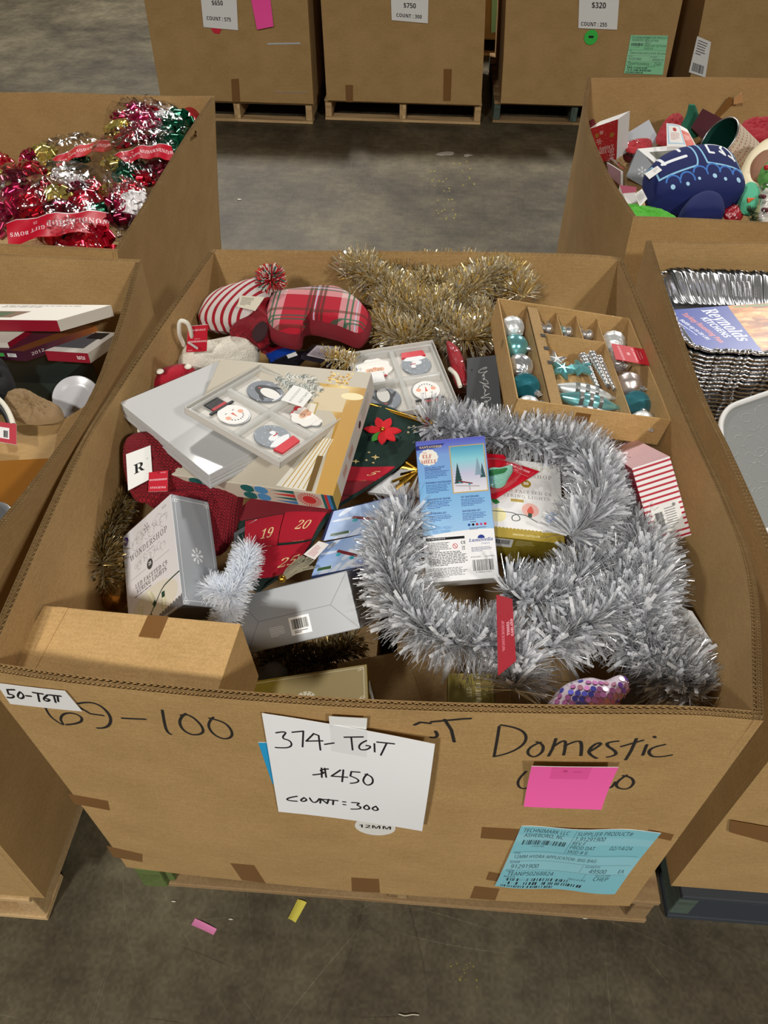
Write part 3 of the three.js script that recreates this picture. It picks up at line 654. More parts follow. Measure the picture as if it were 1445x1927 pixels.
// white string light box, standing, lamp picture on its front
const silverFace = (deco) => print(320, 640, (g, w, h) => {
  g.fillStyle = '#9da1a6'; g.fillRect(0, 0, w, h);
  g.strokeStyle = '#eef0f2'; g.lineWidth = 3; g.strokeRect(w * 0.08, h * 0.04, w * 0.84, h * 0.92);
  for (const [x, y] of [[0.08, 0.04], [0.92, 0.04], [0.08, 0.96], [0.92, 0.96]]) for (const [a, b] of [[0.035, 0.03], [-0.035, 0.03], [0, -0.02]]) { g.beginPath(); g.arc((x + a) * w, y * h + b * w, 9, 0, 6.3); g.fillStyle = '#9da1a6'; g.fill(); g.stroke(); }
  if (deco) flake(g, w / 2, h * 0.55, 46, '#f2f3f4', 4, 8);
}, { roughness: 0.38, metalness: 0.3 });
{
  const d = [0.177, 0.213, 0.079];
  const front = print(640, 770, (g, w, h) => {
    g.fillStyle = '#e9e7ea'; g.fillRect(0, 0, w, h);
    text(g, '$9.00', 0.86 * w, 0.06 * h, 20, '#555', { align: 'center' });
    swirls(g, 0.14 * w, 0.08 * h, 0.72 * w, 0.14 * h, '#8d8b90', 2.4); flake(g, w / 2, 0.11 * h, 34, '#77757a', 3);
    text(g, 'WONDERSHOP', w / 2, 0.27 * h, 58, '#4c4248', { align: 'center', font: 'serif', gap: 6 });
    text(g, 'AT TARGET', w / 2, 0.325 * h, 20, '#6d666a', { align: 'center', font: 'serif', gap: 4 }); swirls(g, 0.2 * w, 0.33 * h, 0.6 * w, 0.09 * h, '#8d8b90', 2);
    g.fillStyle = '#47278a'; g.beginPath(); g.arc(0.075 * w, 0.075 * h, 32, 0, 6.3); g.fill(); text(g, '25', 0.075 * w, 0.075 * h, 26, '#e6def2', { align: 'center' });
    g.strokeStyle = '#77757a'; g.lineWidth = 2; g.beginPath(); g.moveTo(0.12 * w, 0.47 * h); g.lineTo(0.42 * w, 0.47 * h); g.moveTo(0.58 * w, 0.47 * h); g.lineTo(0.88 * w, 0.47 * h); g.stroke();
    g.fillStyle = '#47474a'; g.beginPath(); g.arc(w / 2, 0.455 * h, 36, 0, 6.3); g.fill(); text(g, '25', w / 2, 0.448 * h, 34, '#fff', { align: 'center', style: 'bold' });
    text(g, 'LED FACETED C9', w / 2, 0.555 * h, 42, '#4a4649', { align: 'center', font: 'serif', style: 'bold', gap: 3 }); text(g, 'STRING LIGHTS', w / 2, 0.605 * h, 42, '#4a4649', { align: 'center', font: 'serif', style: 'bold', gap: 3 });
    lines(g, 0.16 * w, 0.64 * h, 0.66 * w, 1, 10, 7, '#77747a', 3);
    g.fillStyle = '#e4dfd0'; g.beginPath(); g.ellipse(0.5 * w, 0.82 * h, 0.45 * w, 0.16 * h, 0, 0, 6.3); g.fill();
    strokes(g, [[0, 0.86 * h, 60, 0.85 * h, 120, 0.91 * h, 190, 0.97 * h, 250, 0.9 * h, 290, 0.88 * h, 300, 0.96 * h, 250, 0.98 * h, 250, 0.9 * h, 330, 0.84 * h, 430, 0.74 * h, 520, 0.72 * h, 640, 0.71 * h]], 9, '#1f3a31');
    for (const [x, y, a] of [[0.25, 0.8, 0.35], [0.47, 0.75, -0.5], [0.68, 0.88, 3.2]]) {
      g.save(); g.translate(x * w, y * h); g.rotate(a); g.fillStyle = '#1f4236'; g.fillRect(-18, 42, 36, 40);
      const gr = g.createLinearGradient(-26, 0, 26, 0); gr.addColorStop(0, '#d8d6ae'); gr.addColorStop(0.5, '#f6f4dc'); gr.addColorStop(1, '#c9c8a4'); g.fillStyle = gr; g.beginPath(); g.moveTo(0, -62); g.bezierCurveTo(34, -20, 34, 20, 20, 44); g.lineTo(-20, 44); g.bezierCurveTo(-34, 20, -34, -20, 0, -62); g.fill();
      g.strokeStyle = 'rgba(150,150,120,0.6)'; g.lineWidth = 2; for (let i = -2; i < 3; i++) { g.beginPath(); g.moveTo(-26, i * 18); g.lineTo(26, i * 18 + 14); g.moveTo(26, i * 18); g.lineTo(-26, i * 18 + 14); g.stroke(); } g.restore();
    }
    g.fillStyle = '#6d6d71'; g.beginPath(); g.moveTo(0.42 * w, h); for (let i = 0; i <= 12; i++) g.arc(0.45 * w + i * 0.05 * w, h * 0.965 - i * 0.004 * h, 15, 3.1, 6.2); g.lineTo(w, h); g.fill(); text(g, 'INDOOR / OUTDOOR', 0.76 * w, 0.985 * h, 18, '#f2f2f2', { align: 'center' });
  }, { roughness: 0.45 });
  carton('string_light_box', 'white and silver string light box with bulb picture, standing behind the plain tan carton', 'box', [-0.394, 0.696, 0.298], [-0.975, -0.74, 0.399], d, [silverFace(true), M.silverCard, M.white, M.darkGrey, front, M.silverCard]);
}
// silver carton turned bottom-forwards
{
  const d = [0.218, 0.104, 0.114];
  const front = print(640, 306, (g, w, h) => {
    g.fillStyle = '#9c9fa2'; g.fillRect(0, 0, w, h);
    g.strokeStyle = 'rgba(70,70,72,0.75)'; g.lineWidth = 2; g.beginPath(); g.moveTo(0, h); g.lineTo(0.16 * w, 0.5 * h); g.lineTo(0.8 * w, 0.5 * h); g.lineTo(w, 0); g.moveTo(0.8 * w, 0.5 * h); g.lineTo(w, h); g.moveTo(0, 0); g.lineTo(0.16 * w, 0.5 * h); g.stroke();
    g.fillStyle = '#e9e9e7'; g.fillRect(0.42 * w, 0.56 * h, 0.18 * w, 0.31 * h); bars(g, 0.44 * w, 0.6 * h, 0.14 * w, 0.17 * h, 5); lines(g, 0.45 * w, 0.8 * h, 0.12 * w, 2, 8, 4, '#222', 4);
    lines(g, 0.24 * w, 0.66 * h, 0.14 * w, 6, 9, 3.5, '#dcdedf', 9);
  }, { roughness: 0.4, metalness: 0.3 });
  carton('string_light_box', 'silver carton with a white barcode label, tipped over right of the tan carton', 'box', [-0.147, 0.628, 0.313], [-0.796, -0.193, 0.3], d, [silverFace(false), M.silverCard, M.silverCard, M.silverCard, front, M.silverCard]);
}
// shrink-wrapped canvas panels
{
  const d = [0.3, 0.034, 0.232], e = new THREE.Euler(-0.079, -0.719, -0.04), c = V3(-0.362, 0.817, 0.008), r = rng(61);
  const weave = std(0xc2c2c1, 0.7, 0, { bumpMap: grainTex, bumpScale: 0.0001 });
  const proto = rbox(d[0], 0.0032, d[2], 0.0008), N = 8;
  for (let i = 0; i < N; i++) {
    const m = new THREE.Mesh(proto, weave), o = V3((r() - 0.5) * 0.003, -d[1] / 2 + 0.0022 + i * 0.0041, (r() - 0.5) * 0.003).applyEuler(e).add(c);
    m.name = numbered('canvas_panel'); m.position.copy(o); m.rotation.copy(e); scene.add(m);
    tag(m, `${['lowest', 'second lowest', 'third from the bottom', 'fourth from the bottom', 'fourth from the top', 'third from the top', 'second from the top', 'topmost'][i]} white canvas panel of the shrink-wrapped stack`, 'canvas', 'shrink-wrapped canvas panels');
  }
  const film = rbox(d[0] + 0.004, d[1] + 0.001, d[2] + 0.004, 0.002), m = new THREE.Mesh(film, M.filmFlat);
  m.name = numbered('shrink_wrap'); m.position.copy(c); m.rotation.copy(e); scene.add(m);
  tag(m, 'clear wrinkled shrink wrap around the white canvas panels', 'wrapping');
}
// gift tag sets
const tagArt = {
  penguin: print(256, 256, (g) => { g.fillStyle = '#7d838c'; g.fillRect(0, 0, 256, 256); const r = rng(4); g.fillStyle = '#e9ecef'; for (let i = 0; i < 26; i++) { g.beginPath(); g.arc(r() * 256, r() * 256, 3.4, 0, 6.3); g.fill(); } g.fillStyle = '#2b2d33'; g.beginPath(); g.ellipse(128, 150, 62, 96, 0, 0, 6.3); g.fill(); g.fillStyle = '#efece6'; g.beginPath(); g.ellipse(128, 172, 46, 76, 0, 0, 6.3); g.fill(); g.fillStyle = '#2b2d33'; for (const s of [-1, 1]) { g.beginPath(); g.ellipse(128 + s * 66, 150, 13, 50, -s * 0.6, 0, 6.3); g.fill(); } g.fillStyle = '#c8452f'; g.fillRect(120, 74, 16, 14); g.fillStyle = '#e9ecef'; g.fillRect(0, 232, 256, 24); }),
  globe: print(256, 256, (g) => { g.fillStyle = '#8f969e'; g.fillRect(0, 0, 256, 256); const r = rng(5); g.fillStyle = '#f1f3f5'; for (let i = 0; i < 40; i++) { g.beginPath(); g.arc(r() * 256, r() * 256, 3, 0, 6.3); g.fill(); } g.beginPath(); g.ellipse(128, 226, 120, 50, 0, 0, 6.3); g.fill(); g.beginPath(); g.ellipse(120, 150, 40, 26, 0, 0, 6.3); g.ellipse(158, 112, 20, 22, 0, 0, 6.3); g.fill(); for (const x of [94, 112, 136, 150]) g.fillRect(x, 165, 9, 40); g.strokeStyle = '#c12a38'; g.lineWidth = 9; g.beginPath(); g.moveTo(132, 138); g.quadraticCurveTo(156, 148, 178, 132); g.stroke(); g.strokeStyle = '#5a4636'; g.lineWidth = 4; g.beginPath(); g.moveTo(160, 94); g.lineTo(150, 66); g.moveTo(166, 94); g.lineTo(180, 68); g.stroke(); }),
  santa: print(256, 256, (g) => { g.fillStyle = '#f2efe9'; g.fillRect(0, 0, 256, 256); g.fillStyle = '#c6303c'; g.fillRect(0, 0, 256, 62); g.fillStyle = '#f2efe9'; for (let i = 0; i < 7; i++) { g.beginPath(); g.arc(i * 43, 68, 24, 0, 6.3); g.fill(); } g.fillStyle = '#e5b393'; g.beginPath(); g.ellipse(128, 118, 70, 34, 0, 0, 6.3); g.fill(); g.fillStyle = '#d99a7c'; g.beginPath(); g.arc(128, 132, 14, 0, 6.3); g.fill(); g.strokeStyle = '#7a5b48'; g.lineWidth = 4; for (const s of [-1, 1]) { g.beginPath(); g.arc(128 + s * 34, 112, 13, 0, 6.3); g.stroke(); } g.fillStyle = '#f7f5f0'; g.beginPath(); g.ellipse(100, 152, 34, 13, 0.2, 0, 6.3); g.ellipse(156, 152, 34, 13, -0.2, 0, 6.3); g.fill(); g.strokeStyle = '#c9c2b6'; g.lineWidth = 2; for (let i = 0; i < 5; i++) { g.beginPath(); g.arc(60 + i * 34, 200, 16, 0.2, 2.9); g.stroke(); } }),
  snowman: print(256, 256, (g) => { g.fillStyle = '#f4f2ee'; g.fillRect(0, 0, 256, 256); g.fillStyle = '#2a2a2e'; for (const x of [90, 166]) { g.beginPath(); g.arc(x, 96, 8, 3.2, 6.2); g.lineWidth = 5; g.strokeStyle = '#2a2a2e'; g.stroke(); } g.fillStyle = '#d3502f'; g.beginPath(); g.moveTo(118, 112); g.lineTo(140, 112); g.lineTo(128, 176); g.fill(); g.fillStyle = '#eda98c'; for (const x of [64, 194]) { g.beginPath(); g.arc(x, 140, 22, 0, 6.3); g.fill(); } g.fillStyle = '#2a2a2e'; for (let i = 0; i < 7; i++) { const a = 0.5 + i * 0.36; g.beginPath(); g.arc(128 + Math.cos(a) * 66, 142 + Math.sin(a) * 62, 6, 0, 6.3); g.fill(); } }),
};
function blobGeometry(kind) {
  const R = 0.0345, s = new THREE.Shape(), N = 48;
  for (let i = 0; i <= N; i++) {
    const a = i / N * Math.PI * 2; let r = R;
    if (kind === 'santa') r = R * (0.93 + 0.06 * Math.sin(a * 9)) * (Math.sin(a) > 0.55 ? 0.95 : 1.08);
    const x = Math.cos(a) * r * (kind === 'santa' ? 1.08 : 1), y = Math.sin(a) * r;
    if (i) s.lineTo(x, y); else s.moveTo(x, y);
  }
  const g = new THREE.ExtrudeGeometry(s, { depth: 0.0022, bevelEnabled: true, bevelSize: 0.0004, bevelThickness: 0.0004, bevelSegments: 1 });
  const uv = g.attributes.uv, p = g.attributes.position;
  for (let i = 0; i < uv.count; i++) uv.setXY(i, 0.5 + p.getX(i) / R / 2.2, 0.5 + p.getY(i) / R / 2.2);
  g.rotateX(-Math.PI / 2);
  return g;
}
const tagGeo = { round: blobGeometry('round'), santa: blobGeometry('santa') };
function giftTags(p, e, d, up, spots, names, where) {
  const t = carton('gift_tag_set', `clear-lidded white set of four gift tags ${where}`, 'gift tags', p, e, d);
  const [w, h, l] = d, wl = 0.0016;
  part('tray', merge([mbx(w, 0.0014, l, 0, 0.0007, 0, 0.0005), mbx(w, h, wl, 0, h / 2, l / 2 - wl / 2, 0.0005), mbx(w, h, wl, 0, h / 2, -l / 2 + wl / 2, 0.0005), mbx(wl, h, l, w / 2 - wl / 2, h / 2, 0, 0.0005), mbx(wl, h, l, -w / 2 + wl / 2, h / 2, 0, 0.0005)]), std(0xcfcbc3, 0.5), t);
  const ins = [mbx(0.012, h * 0.75, l - 0.02, 0, h * 0.38, 0, 0.004), mbx(w - 0.02, h * 0.75, 0.012, 0, h * 0.38, 0, 0.004)];
  for (const s of [-1, 1]) ins.push(mbx(0.007, h * 0.75, l - 0.006, s * (w / 2 - 0.007), h * 0.38, 0, 0.003), mbx(w - 0.006, h * 0.75, 0.007, 0, h * 0.38, s * (l / 2 - 0.007), 0.003));
  part('plastic_insert', merge(ins), M.tray, t);
  part('clear_lid', bx(w - 0.001, 0.0006, l - 0.001, 0, h + 0.0002, 0, 0.0002), M.filmFlat, t);
  t.updateMatrixWorld(true);
  const local2world = (x, y, z) => V3(x, y, z).applyMatrix4(t.matrixWorld);
  for (const [kind, sx, sz] of spots) {
    const g = thing('gift_tag', names[kind], 'gift tag');
    const q = new THREE.Quaternion().setFromEuler(new THREE.Euler(...e)).multiply(new THREE.Quaternion().setFromAxisAngle(V3(0, 1, 0), up));
    g.position.copy(local2world(sx * w * 0.235, 0.003, sz * l * 0.235)); g.quaternion.copy(q);
    const dy = kind === 'snowman' ? 0.008 : kind === 'globe' ? -0.006 : 0, s = kind === 'snowman' ? 0.84 : kind === 'globe' ? 0.92 : 1;
    const geo = (kind === 'santa' ? tagGeo.santa : tagGeo.round).clone(); geo.scale(s, 1, s); geo.translate(0, 0, dy);
    part('tag_card', geo, tagArt[kind], g);
    const under = (kind === 'santa' ? tagGeo.santa : tagGeo.round).clone(); under.scale(s * 1.04, 0.8, s * 1.04); under.translate(0.001, -0.001, dy + 0.0015); part('backing_card', under, M.steel, g);
    if (kind === 'snowman') { part('hat', merge([bx(0.036, 0.0026, 0.026, 0, 0.0018, -0.036, 0.0005)]), M.black, g); part('hat_band', bx(0.036, 0.003, 0.007, 0, 0.0018, -0.0265, 0.0005), M.red, g); part('hat_brim', bx(0.062, 0.0028, 0.005, 0, 0.0018, -0.0205, 0.0005), M.black, g); }
    if (kind === 'globe') part('globe_base', place(new THREE.CylinderGeometry(0.03, 0.034, 0.02, 4, 1), [0, 0.0015, 0.034], [Math.PI / 2, Math.PI / 4, 0], 1).scale(1.15, 0.12, 0.9), std(0xd8323f, 0.55), g);
  }
  return t;
}
const tagName = (w) => ({ penguin: `round grey penguin gift tag in the ${w}`, globe: `round snow globe gift tag with red base in the ${w}`, santa: `white bearded Santa gift tag with red hat in the ${w}`, snowman: `smiling snowman gift tag with black top hat in the ${w}` });
{
  const A = giftTags([-0.242, 0.865, 0.037], [-0.124, -0.518, -0.151], [0.227, 0.015, 0.212], Math.PI / 2, [['penguin', -1, -1], ['snowman', -1, 1], ['santa', 1, -1], ['globe', 1, 1]], tagName('set on the canvas panels'), 'lying across the canvas panels and the cream box');
  part('name_label', place(bx(0.046, 0.0008, 0.058, 0, 0, 0, 0.0003), [0.012, 0.0162, -0.07], [0, 0.25, 0]), [M.paper, M.paper, print(160, 220, (g, w, h) => { g.fillStyle = '#ecebe7'; g.fillRect(0, 0, w, h); g.save(); g.translate(w / 2, h / 2); g.rotate(-Math.PI / 2); text(g, 'WONDERSHOP', 0, -22, 22, '#666', { align: 'center', font: 'serif', gap: 3 }); text(g, 'GIFT TAGS', 0, 40, 22, '#444', { align: 'center', font: 'serif', style: 'bold', gap: 3 }); g.strokeStyle = '#999'; g.beginPath(); g.arc(-70, 40, 11, 0, 6.3); g.stroke(); g.restore(); }), M.paper, M.paper, M.paper], A, 'white name label');
  const B = giftTags([-0.006, 0.782, -0.204], [0.093, 0.288, 0.012], [0.199, 0.016, 0.213], Math.PI, [['santa', -1, -1], ['globe', 1, -1], ['penguin', -1, 1], ['snowman', 1, 1]], tagName('set by the gold tinsel'), 'lying upside-down before the gold tinsel');
  part('barcode_label', bx(0.03, 0.0008, 0.036, -0.05, 0.0172, -0.01, 0.0003), M.paper, B, 'small white barcode label');
}
// cream greeting card box with a patterned front
{
  const d = [0.323, 0.049, 0.292];
  const top = print(900, 812, (g, w, h) => {
    g.fillStyle = '#c6bdab'; g.fillRect(0, 0, w, h);
    // printed picture: a golden open box with cards, a candle glow and a frosted fir twig
    const gd = g.createLinearGradient(w * 0.8, 0, w, h * 0.1); gd.addColorStop(0, '#caa14c'); gd.addColorStop(0.5, '#f3dc9c'); gd.addColorStop(1, '#c2964a');
    g.fillStyle = gd; g.beginPath(); g.moveTo(0.66 * w, 0.13 * h); g.lineTo(w, 0.14 * h); g.lineTo(w, h); g.lineTo(0.9 * w, h); g.lineTo(0.88 * w, 0.42 * h); g.fill();
    g.fillStyle = '#d9c7a4'; g.fillRect(0.7 * w, 0.16 * h, 0.2 * w, 0.2 * h); g.fillStyle = '#f6e7b8'; g.beginPath(); g.ellipse(0.93 * w, 0.22 * h, 0.07 * w, 0.03 * h, 0, 0, 6.3); g.fill();
    for (let i = 0; i < 60; i++) { const r = rng(i + 5); g.fillStyle = r() < 0.5 ? '#b8862e' : '#f2d27c'; g.fillRect(0.74 * w + r() * 0.14 * w, 0.02 * h + r() * 0.12 * h, 12, 9); }
    g.fillStyle = '#b99f55'; g.fillRect(0.62 * w, 0.3 * h, 0.12 * w, 0.13 * h); g.fillStyle = '#e8e0d0'; g.fillRect(0.63 * w, 0.31 * h, 0.1 * w, 0.11 * h);
    g.fillStyle = '#f1ece0'; g.beginPath(); g.moveTo(0.66 * w, 0.98 * h); g.lineTo(0.8 * w, 0.58 * h); g.lineTo(0.9 * w, 0.58 * h); g.lineTo(0.84 * w, 0.99 * h); g.fill();
    g.strokeStyle = '#c9a24a'; g.lineWidth = 5; for (let i = 0; i < 5; i++) { g.beginPath(); g.moveTo((0.7 + i * 0.03) * w, 0.98 * h); g.lineTo((0.82 + i * 0.018) * w, 0.58 * h); g.stroke(); }
    g.fillStyle = '#7d6238'; g.fillRect(0.84 * w, 0.72 * h, 0.035 * w, 0.27 * h);
    const r = rng(8); for (let b = 0; b < 15; b++) { const x0 = (0.36 + r() * 0.3) * w, y0 = (0.03 + r() * 0.16) * h, a = r() * 1.2 - 0.2; for (let i = 0; i < 40; i++) { const x = x0 + Math.cos(a) * i * 3.2, y = y0 + Math.sin(a) * i * 3.2; g.strokeStyle = r() < 0.55 ? '#565d56' : '#dfe0da'; g.lineWidth = 1.8; for (const s of [-1, 1]) { g.beginPath(); g.moveTo(x, y); g.lineTo(x + Math.cos(a + s * (0.6 + r() * 0.5)) * 20, y + Math.sin(a + s * (0.6 + r() * 0.5)) * 20); g.stroke(); } } }
  }, { roughness: 0.4 });
  const front = print(1024, 156, (g, w, h) => {
    g.fillStyle = '#c6bdab'; g.fillRect(0, 0, w, h); const X = (u) => w * (0.42 + 0.58 * u);
    for (let k = 0; k < 3; k++) { g.save(); g.translate(X(0.18) - k * 330, h / 2); for (const [sx, sy, c] of [[-1, -1, '#15625f'], [1, -1, '#4a8fc0'], [-1, 1, '#15625f'], [1, 1, '#4a8fc0']]) { g.fillStyle = c; g.beginPath(); g.ellipse(sx * 42, sy * 38, 44, 38, 0, 0, 6.3); g.fill(); } g.fillStyle = '#c6bdab'; g.fillRect(-3, -h, 6, 2 * h); g.restore(); }
    for (let i = 0; i < 4; i++) { g.fillStyle = ['#15625f', '#c22f2f', '#15625f', '#2d77ad'][i]; g.beginPath(); g.moveTo(X(0.36), (0.15 + i * 0.23) * h); g.lineTo(X(0.6), (0.02 + i * 0.24) * h); g.lineTo(X(0.6), (0.24 + i * 0.24) * h); g.fill(); }
    g.strokeStyle = '#c22f2f'; g.lineWidth = 6; for (let i = 0; i < 28; i++) { const a = i / 28 * 6.283; g.beginPath(); g.moveTo(X(0.74) + Math.cos(a) * 46, h / 2 + Math.sin(a) * 46); g.lineTo(X(0.74) + Math.cos(a) * 74, h / 2 + Math.sin(a) * 74); g.stroke(); } g.fillStyle = '#c22f2f'; g.beginPath(); g.arc(X(0.74), h / 2, 42, 0, 6.3); g.fill();
    ['#15625f', '#c22f2f', '#2d77ad', '#15423f'].forEach((c, i) => { g.fillStyle = c; g.fillRect(X(0.88 + i * 0.03), 0, w * 0.017, h); });
  });
  const side = print(600, 100, (g, w, h) => { g.fillStyle = '#d0c9bc'; g.fillRect(0, 0, w, h); g.fillStyle = '#c9a24a'; g.fillRect(0, 0, w * 0.1, h); g.fillStyle = '#222'; g.beginPath(); g.arc(w * 0.62, h * 0.5, 16, 0, 6.3); g.fill(); lines(g, w * 0.68, 25, w * 0.2, 4, 14, 5, '#8a8378', 5); g.fillStyle = '#bd9a8a'; g.fillRect(w * 0.34, 30, 60, 36); g.fillRect(w * 0.2, 30, 50, 36); });
  carton('card_box', 'cream and gold greeting card box with teal, blue and red pattern on its front edge', 'box', [-0.237, 0.815, 0.028], [0.245, -0.159, 0.117], d, [side, M.offwhite, top, M.offwhite, front, M.offwhite]);
}
// blue figure box, printed text side up
{
  const d = [0.127, 0.05, 0.263];
  const top = print(760, 1560, (g, w, h) => {
    const sky = g.createLinearGradient(0, 0, 0, h * 0.7); sky.addColorStop(0, '#5b5fc0'); sky.addColorStop(0.16, '#7fa4dd'); sky.addColorStop(0.5, '#7fb6e4'); sky.addColorStop(1, '#a5cdf0'); g.fillStyle = sky; g.fillRect(0, 0, w, h * 0.68);
    g.fillStyle = '#2a2f7d'; g.beginPath(); g.moveTo(0, 0.035 * h); g.lineTo(0.42 * w, 0.03 * h); g.quadraticCurveTo(0.36 * w, 0.055 * h, 0.28 * w, 0.06 * h); g.lineTo(0, 0.068 * h); g.fill();
    text(g, 'SANTAVERSE', 0.05 * w, 0.049 * h, 36, '#e8d28a', { font: 'serif', style: 'bold' });
    g.fillStyle = '#f4efe4'; for (let i = 0; i < 12; i++) { const a = i / 12 * 6.283; g.beginPath(); g.arc(0.17 * w + Math.cos(a) * 76, 0.125 * h + Math.sin(a) * 64, 30, 0, 6.3); g.fill(); } g.beginPath(); g.ellipse(0.17 * w, 0.125 * h, 86, 76, 0, 0, 6.3); g.fill();
    text(g, 'THE', 0.12 * w, 0.09 * h, 24, '#b8452e', { align: 'center', font: 'serif' }); text(g, 'ELF', 0.15 * w, 0.116 * h, 56, '#b8452e', { align: 'center', font: 'serif', style: 'bold' }); text(g, 'ON THE', 0.16 * w, 0.138 * h, 16, '#b8452e', { align: 'center', font: 'serif' }); text(g, 'SHELF', 0.17 * w, 0.157 * h, 52, '#b8452e', { align: 'center', font: 'serif', style: 'bold' });
    // framed picture: snowy park with firs and a skateboard rail
    g.fillStyle = '#c9a86a'; g.fillRect(0.475 * w, 0.055 * h, 0.505 * w, 0.345 * h); const im = g.createLinearGradient(0, 0.06 * h, 0, 0.39 * h); im.addColorStop(0, '#4f9fc4'); im.addColorStop(0.3, '#8fd0dc'); im.addColorStop(0.6, '#c4c4dc'); im.addColorStop(1, '#e6e4e8'); g.fillStyle = im; g.fillRect(0.49 * w, 0.062 * h, 0.475 * w, 0.33 * h);
    for (const [x, y, s, c] of [[0.57, 0.33, 1, '#2b4a48'], [0.92, 0.3, 0.7, '#35585a'], [0.86, 0.28, 0.9, '#8aa3b4']]) for (let i = 0; i < 6; i++) { g.fillStyle = c; g.beginPath(); g.moveTo(x * w, (y - 0.15 * s + i * 0.02 * s) * h); g.lineTo(x * w - (14 + i * 7) * s, (y - 0.1 * s + i * 0.02 * s) * h); g.lineTo(x * w + (14 + i * 7) * s, (y - 0.1 * s + i * 0.02 * s) * h); g.fill(); }
    g.strokeStyle = '#a99a98'; g.lineWidth = 9; g.beginPath(); g.moveTo(0.52 * w, 0.345 * h); g.lineTo(0.86 * w, 0.36 * h); g.moveTo(0.72 * w, 0.355 * h); g.lineTo(0.72 * w, 0.385 * h); g.stroke();
    g.save(); g.translate(0.66 * w, 0.325 * h); g.rotate(0.25); g.fillStyle = '#7c2f35'; g.fillRect(-80, -7, 160, 14); g.fillStyle = '#3fa6b4'; for (const x of [-58, 50]) { g.beginPath(); g.arc(x, 14, 11, 0, 6.3); g.fill(); } g.restore();
    g.fillStyle = '#f5f4f4'; g.beginPath(); g.moveTo(0, 0.69 * h); g.quadraticCurveTo(w * 0.5, 0.65 * h, w, 0.665 * h); g.lineTo(w, h); g.lineTo(0, h); g.fill();
    const B = (s, x, y) => { text(g, '❄', x * w - 26, y * h, 20, '#1d3a7a'); s.split('|').forEach((q, i) => text(g, q, x * w, (y + i * 0.016) * h, 29, '#1c2f78', { style: 'bold', sx: 0.82 })); };
    B('HOLLY JOLLY OLLIE|SKATEBOARDER', 0.1, 0.2); B('ENSEMBLE SKATEBOARD', 0.1, 0.31); B('CONJUNTO DE SKATER', 0.1, 0.43); B('SKATEBOARD-SET', 0.1, 0.53); B('SET SKATEBOARD', 0.58, 0.43); B('SKATEBOARD-SET', 0.58, 0.53);
    for (const [x, y, n] of [[0.1, 0.228, 5], [0.1, 0.325, 6], [0.1, 0.445, 5], [0.1, 0.545, 4], [0.58, 0.445, 5], [0.58, 0.545, 5]]) lines(g, x * w, y * h, 0.35 * w, n, 17, 7, '#33539a', n * 7 + x * 10);
    text(g, '2 PIECES / PIEZAS /', 0.14 * w, 0.635 * h, 36, '#3f74bd', { sx: 0.7 }); text(g, 'PEZZI / STUKKEN', 0.14 * w, 0.66 * h, 36, '#3f74bd', { sx: 0.7 });
    [['#1d4f9c', 'f'], ['#111', 't'], ['#c2263c', 'p'], ['#b65aa0', 'i'], ['#d22', 'y']].forEach(([c, s], i) => { g.fillStyle = c; g.beginPath(); g.arc((0.66 + i * 0.056) * w, 0.628 * h, 14, 0, 6.3); g.fill(); }); lines(g, 0.68 * w, 0.605 * h, 0.16 * w, 1, 10, 7, '#335', 3); lines(g, 0.66 * w, 0.648 * h, 0.24 * w, 2, 14, 6, '#335', 4);
    g.fillStyle = '#15151a'; g.fillRect(0.04 * w, 0.7 * h, 0.54 * w, 0.018 * h); lines(g, 0.06 * w, 0.706 * h, 0.5 * w, 1, 9, 7, '#ddd', 5);
    lines(g, 0.05 * w, 0.735 * h, 0.34 * w, 6, 17, 7, '#555', 6); lines(g, 0.04 * w, 0.8 * h, 0.56 * w, 9, 17, 8, '#555', 7); lines(g, 0.04 * w, 0.91 * h, 0.56 * w, 7, 15, 6, '#666', 8);
    text(g, 'CE', 0.52 * w, 0.745 * h, 44, '#222', { style: 'bold' }); text(g, 'UK', 0.53 * w, 0.775 * h, 26, '#222', { style: 'bold' }); text(g, 'CA', 0.53 * w, 0.79 * h, 26, '#222', { style: 'bold' }); g.strokeStyle = '#c22'; g.lineWidth = 6; g.beginPath(); g.arc(0.44 * w, 0.765 * h, 24, 0, 6.3); g.moveTo(0.42 * w, 0.752 * h); g.lineTo(0.46 * w, 0.778 * h); g.stroke();
    g.fillStyle = '#2b3c8f'; g.beginPath(); g.arc(0.81 * w, 0.725 * h, 38, 3.14, 6.28); g.fill(); text(g, 'LumiStella', 0.8 * w, 0.735 * h, 46, '#2b3c8f', { align: 'center', font: 'serif', style: 'italic bold' }); text(g, 'Company', 0.86 * w, 0.76 * h, 20, '#2b3c8f', { align: 'center', font: 'serif', style: 'italic' }); lines(g, 0.66 * w, 0.785 * h, 0.3 * w, 4, 13, 5, '#4a4a7c', 9);
    text(g, 'MFSKATBRD', 0.64 * w, 0.85 * h, 20, '#333'); text(g, 'HL2404961', 0.84 * w, 0.85 * h, 20, '#333'); bars(g, 0.66 * w, 0.87 * h, 0.28 * w, 0.075 * h, 12); text(g, '8 14854 01518 2', 0.8 * w, 0.955 * h, 22, '#222', { align: 'center' });
  }, { roughness: 0.35 });
  carton('figure_box', 'upright sky-blue toy figure box covered in small print, leaning on the silver tinsel', 'box', [0.116, 0.775, 0.183], [0.513, 0.126, 0.059], d, [std(0x6f83c8, 0.4), std(0x6f83c8, 0.4), top, M.white, M.white, std(0x5b5fc0, 0.4)]);
}
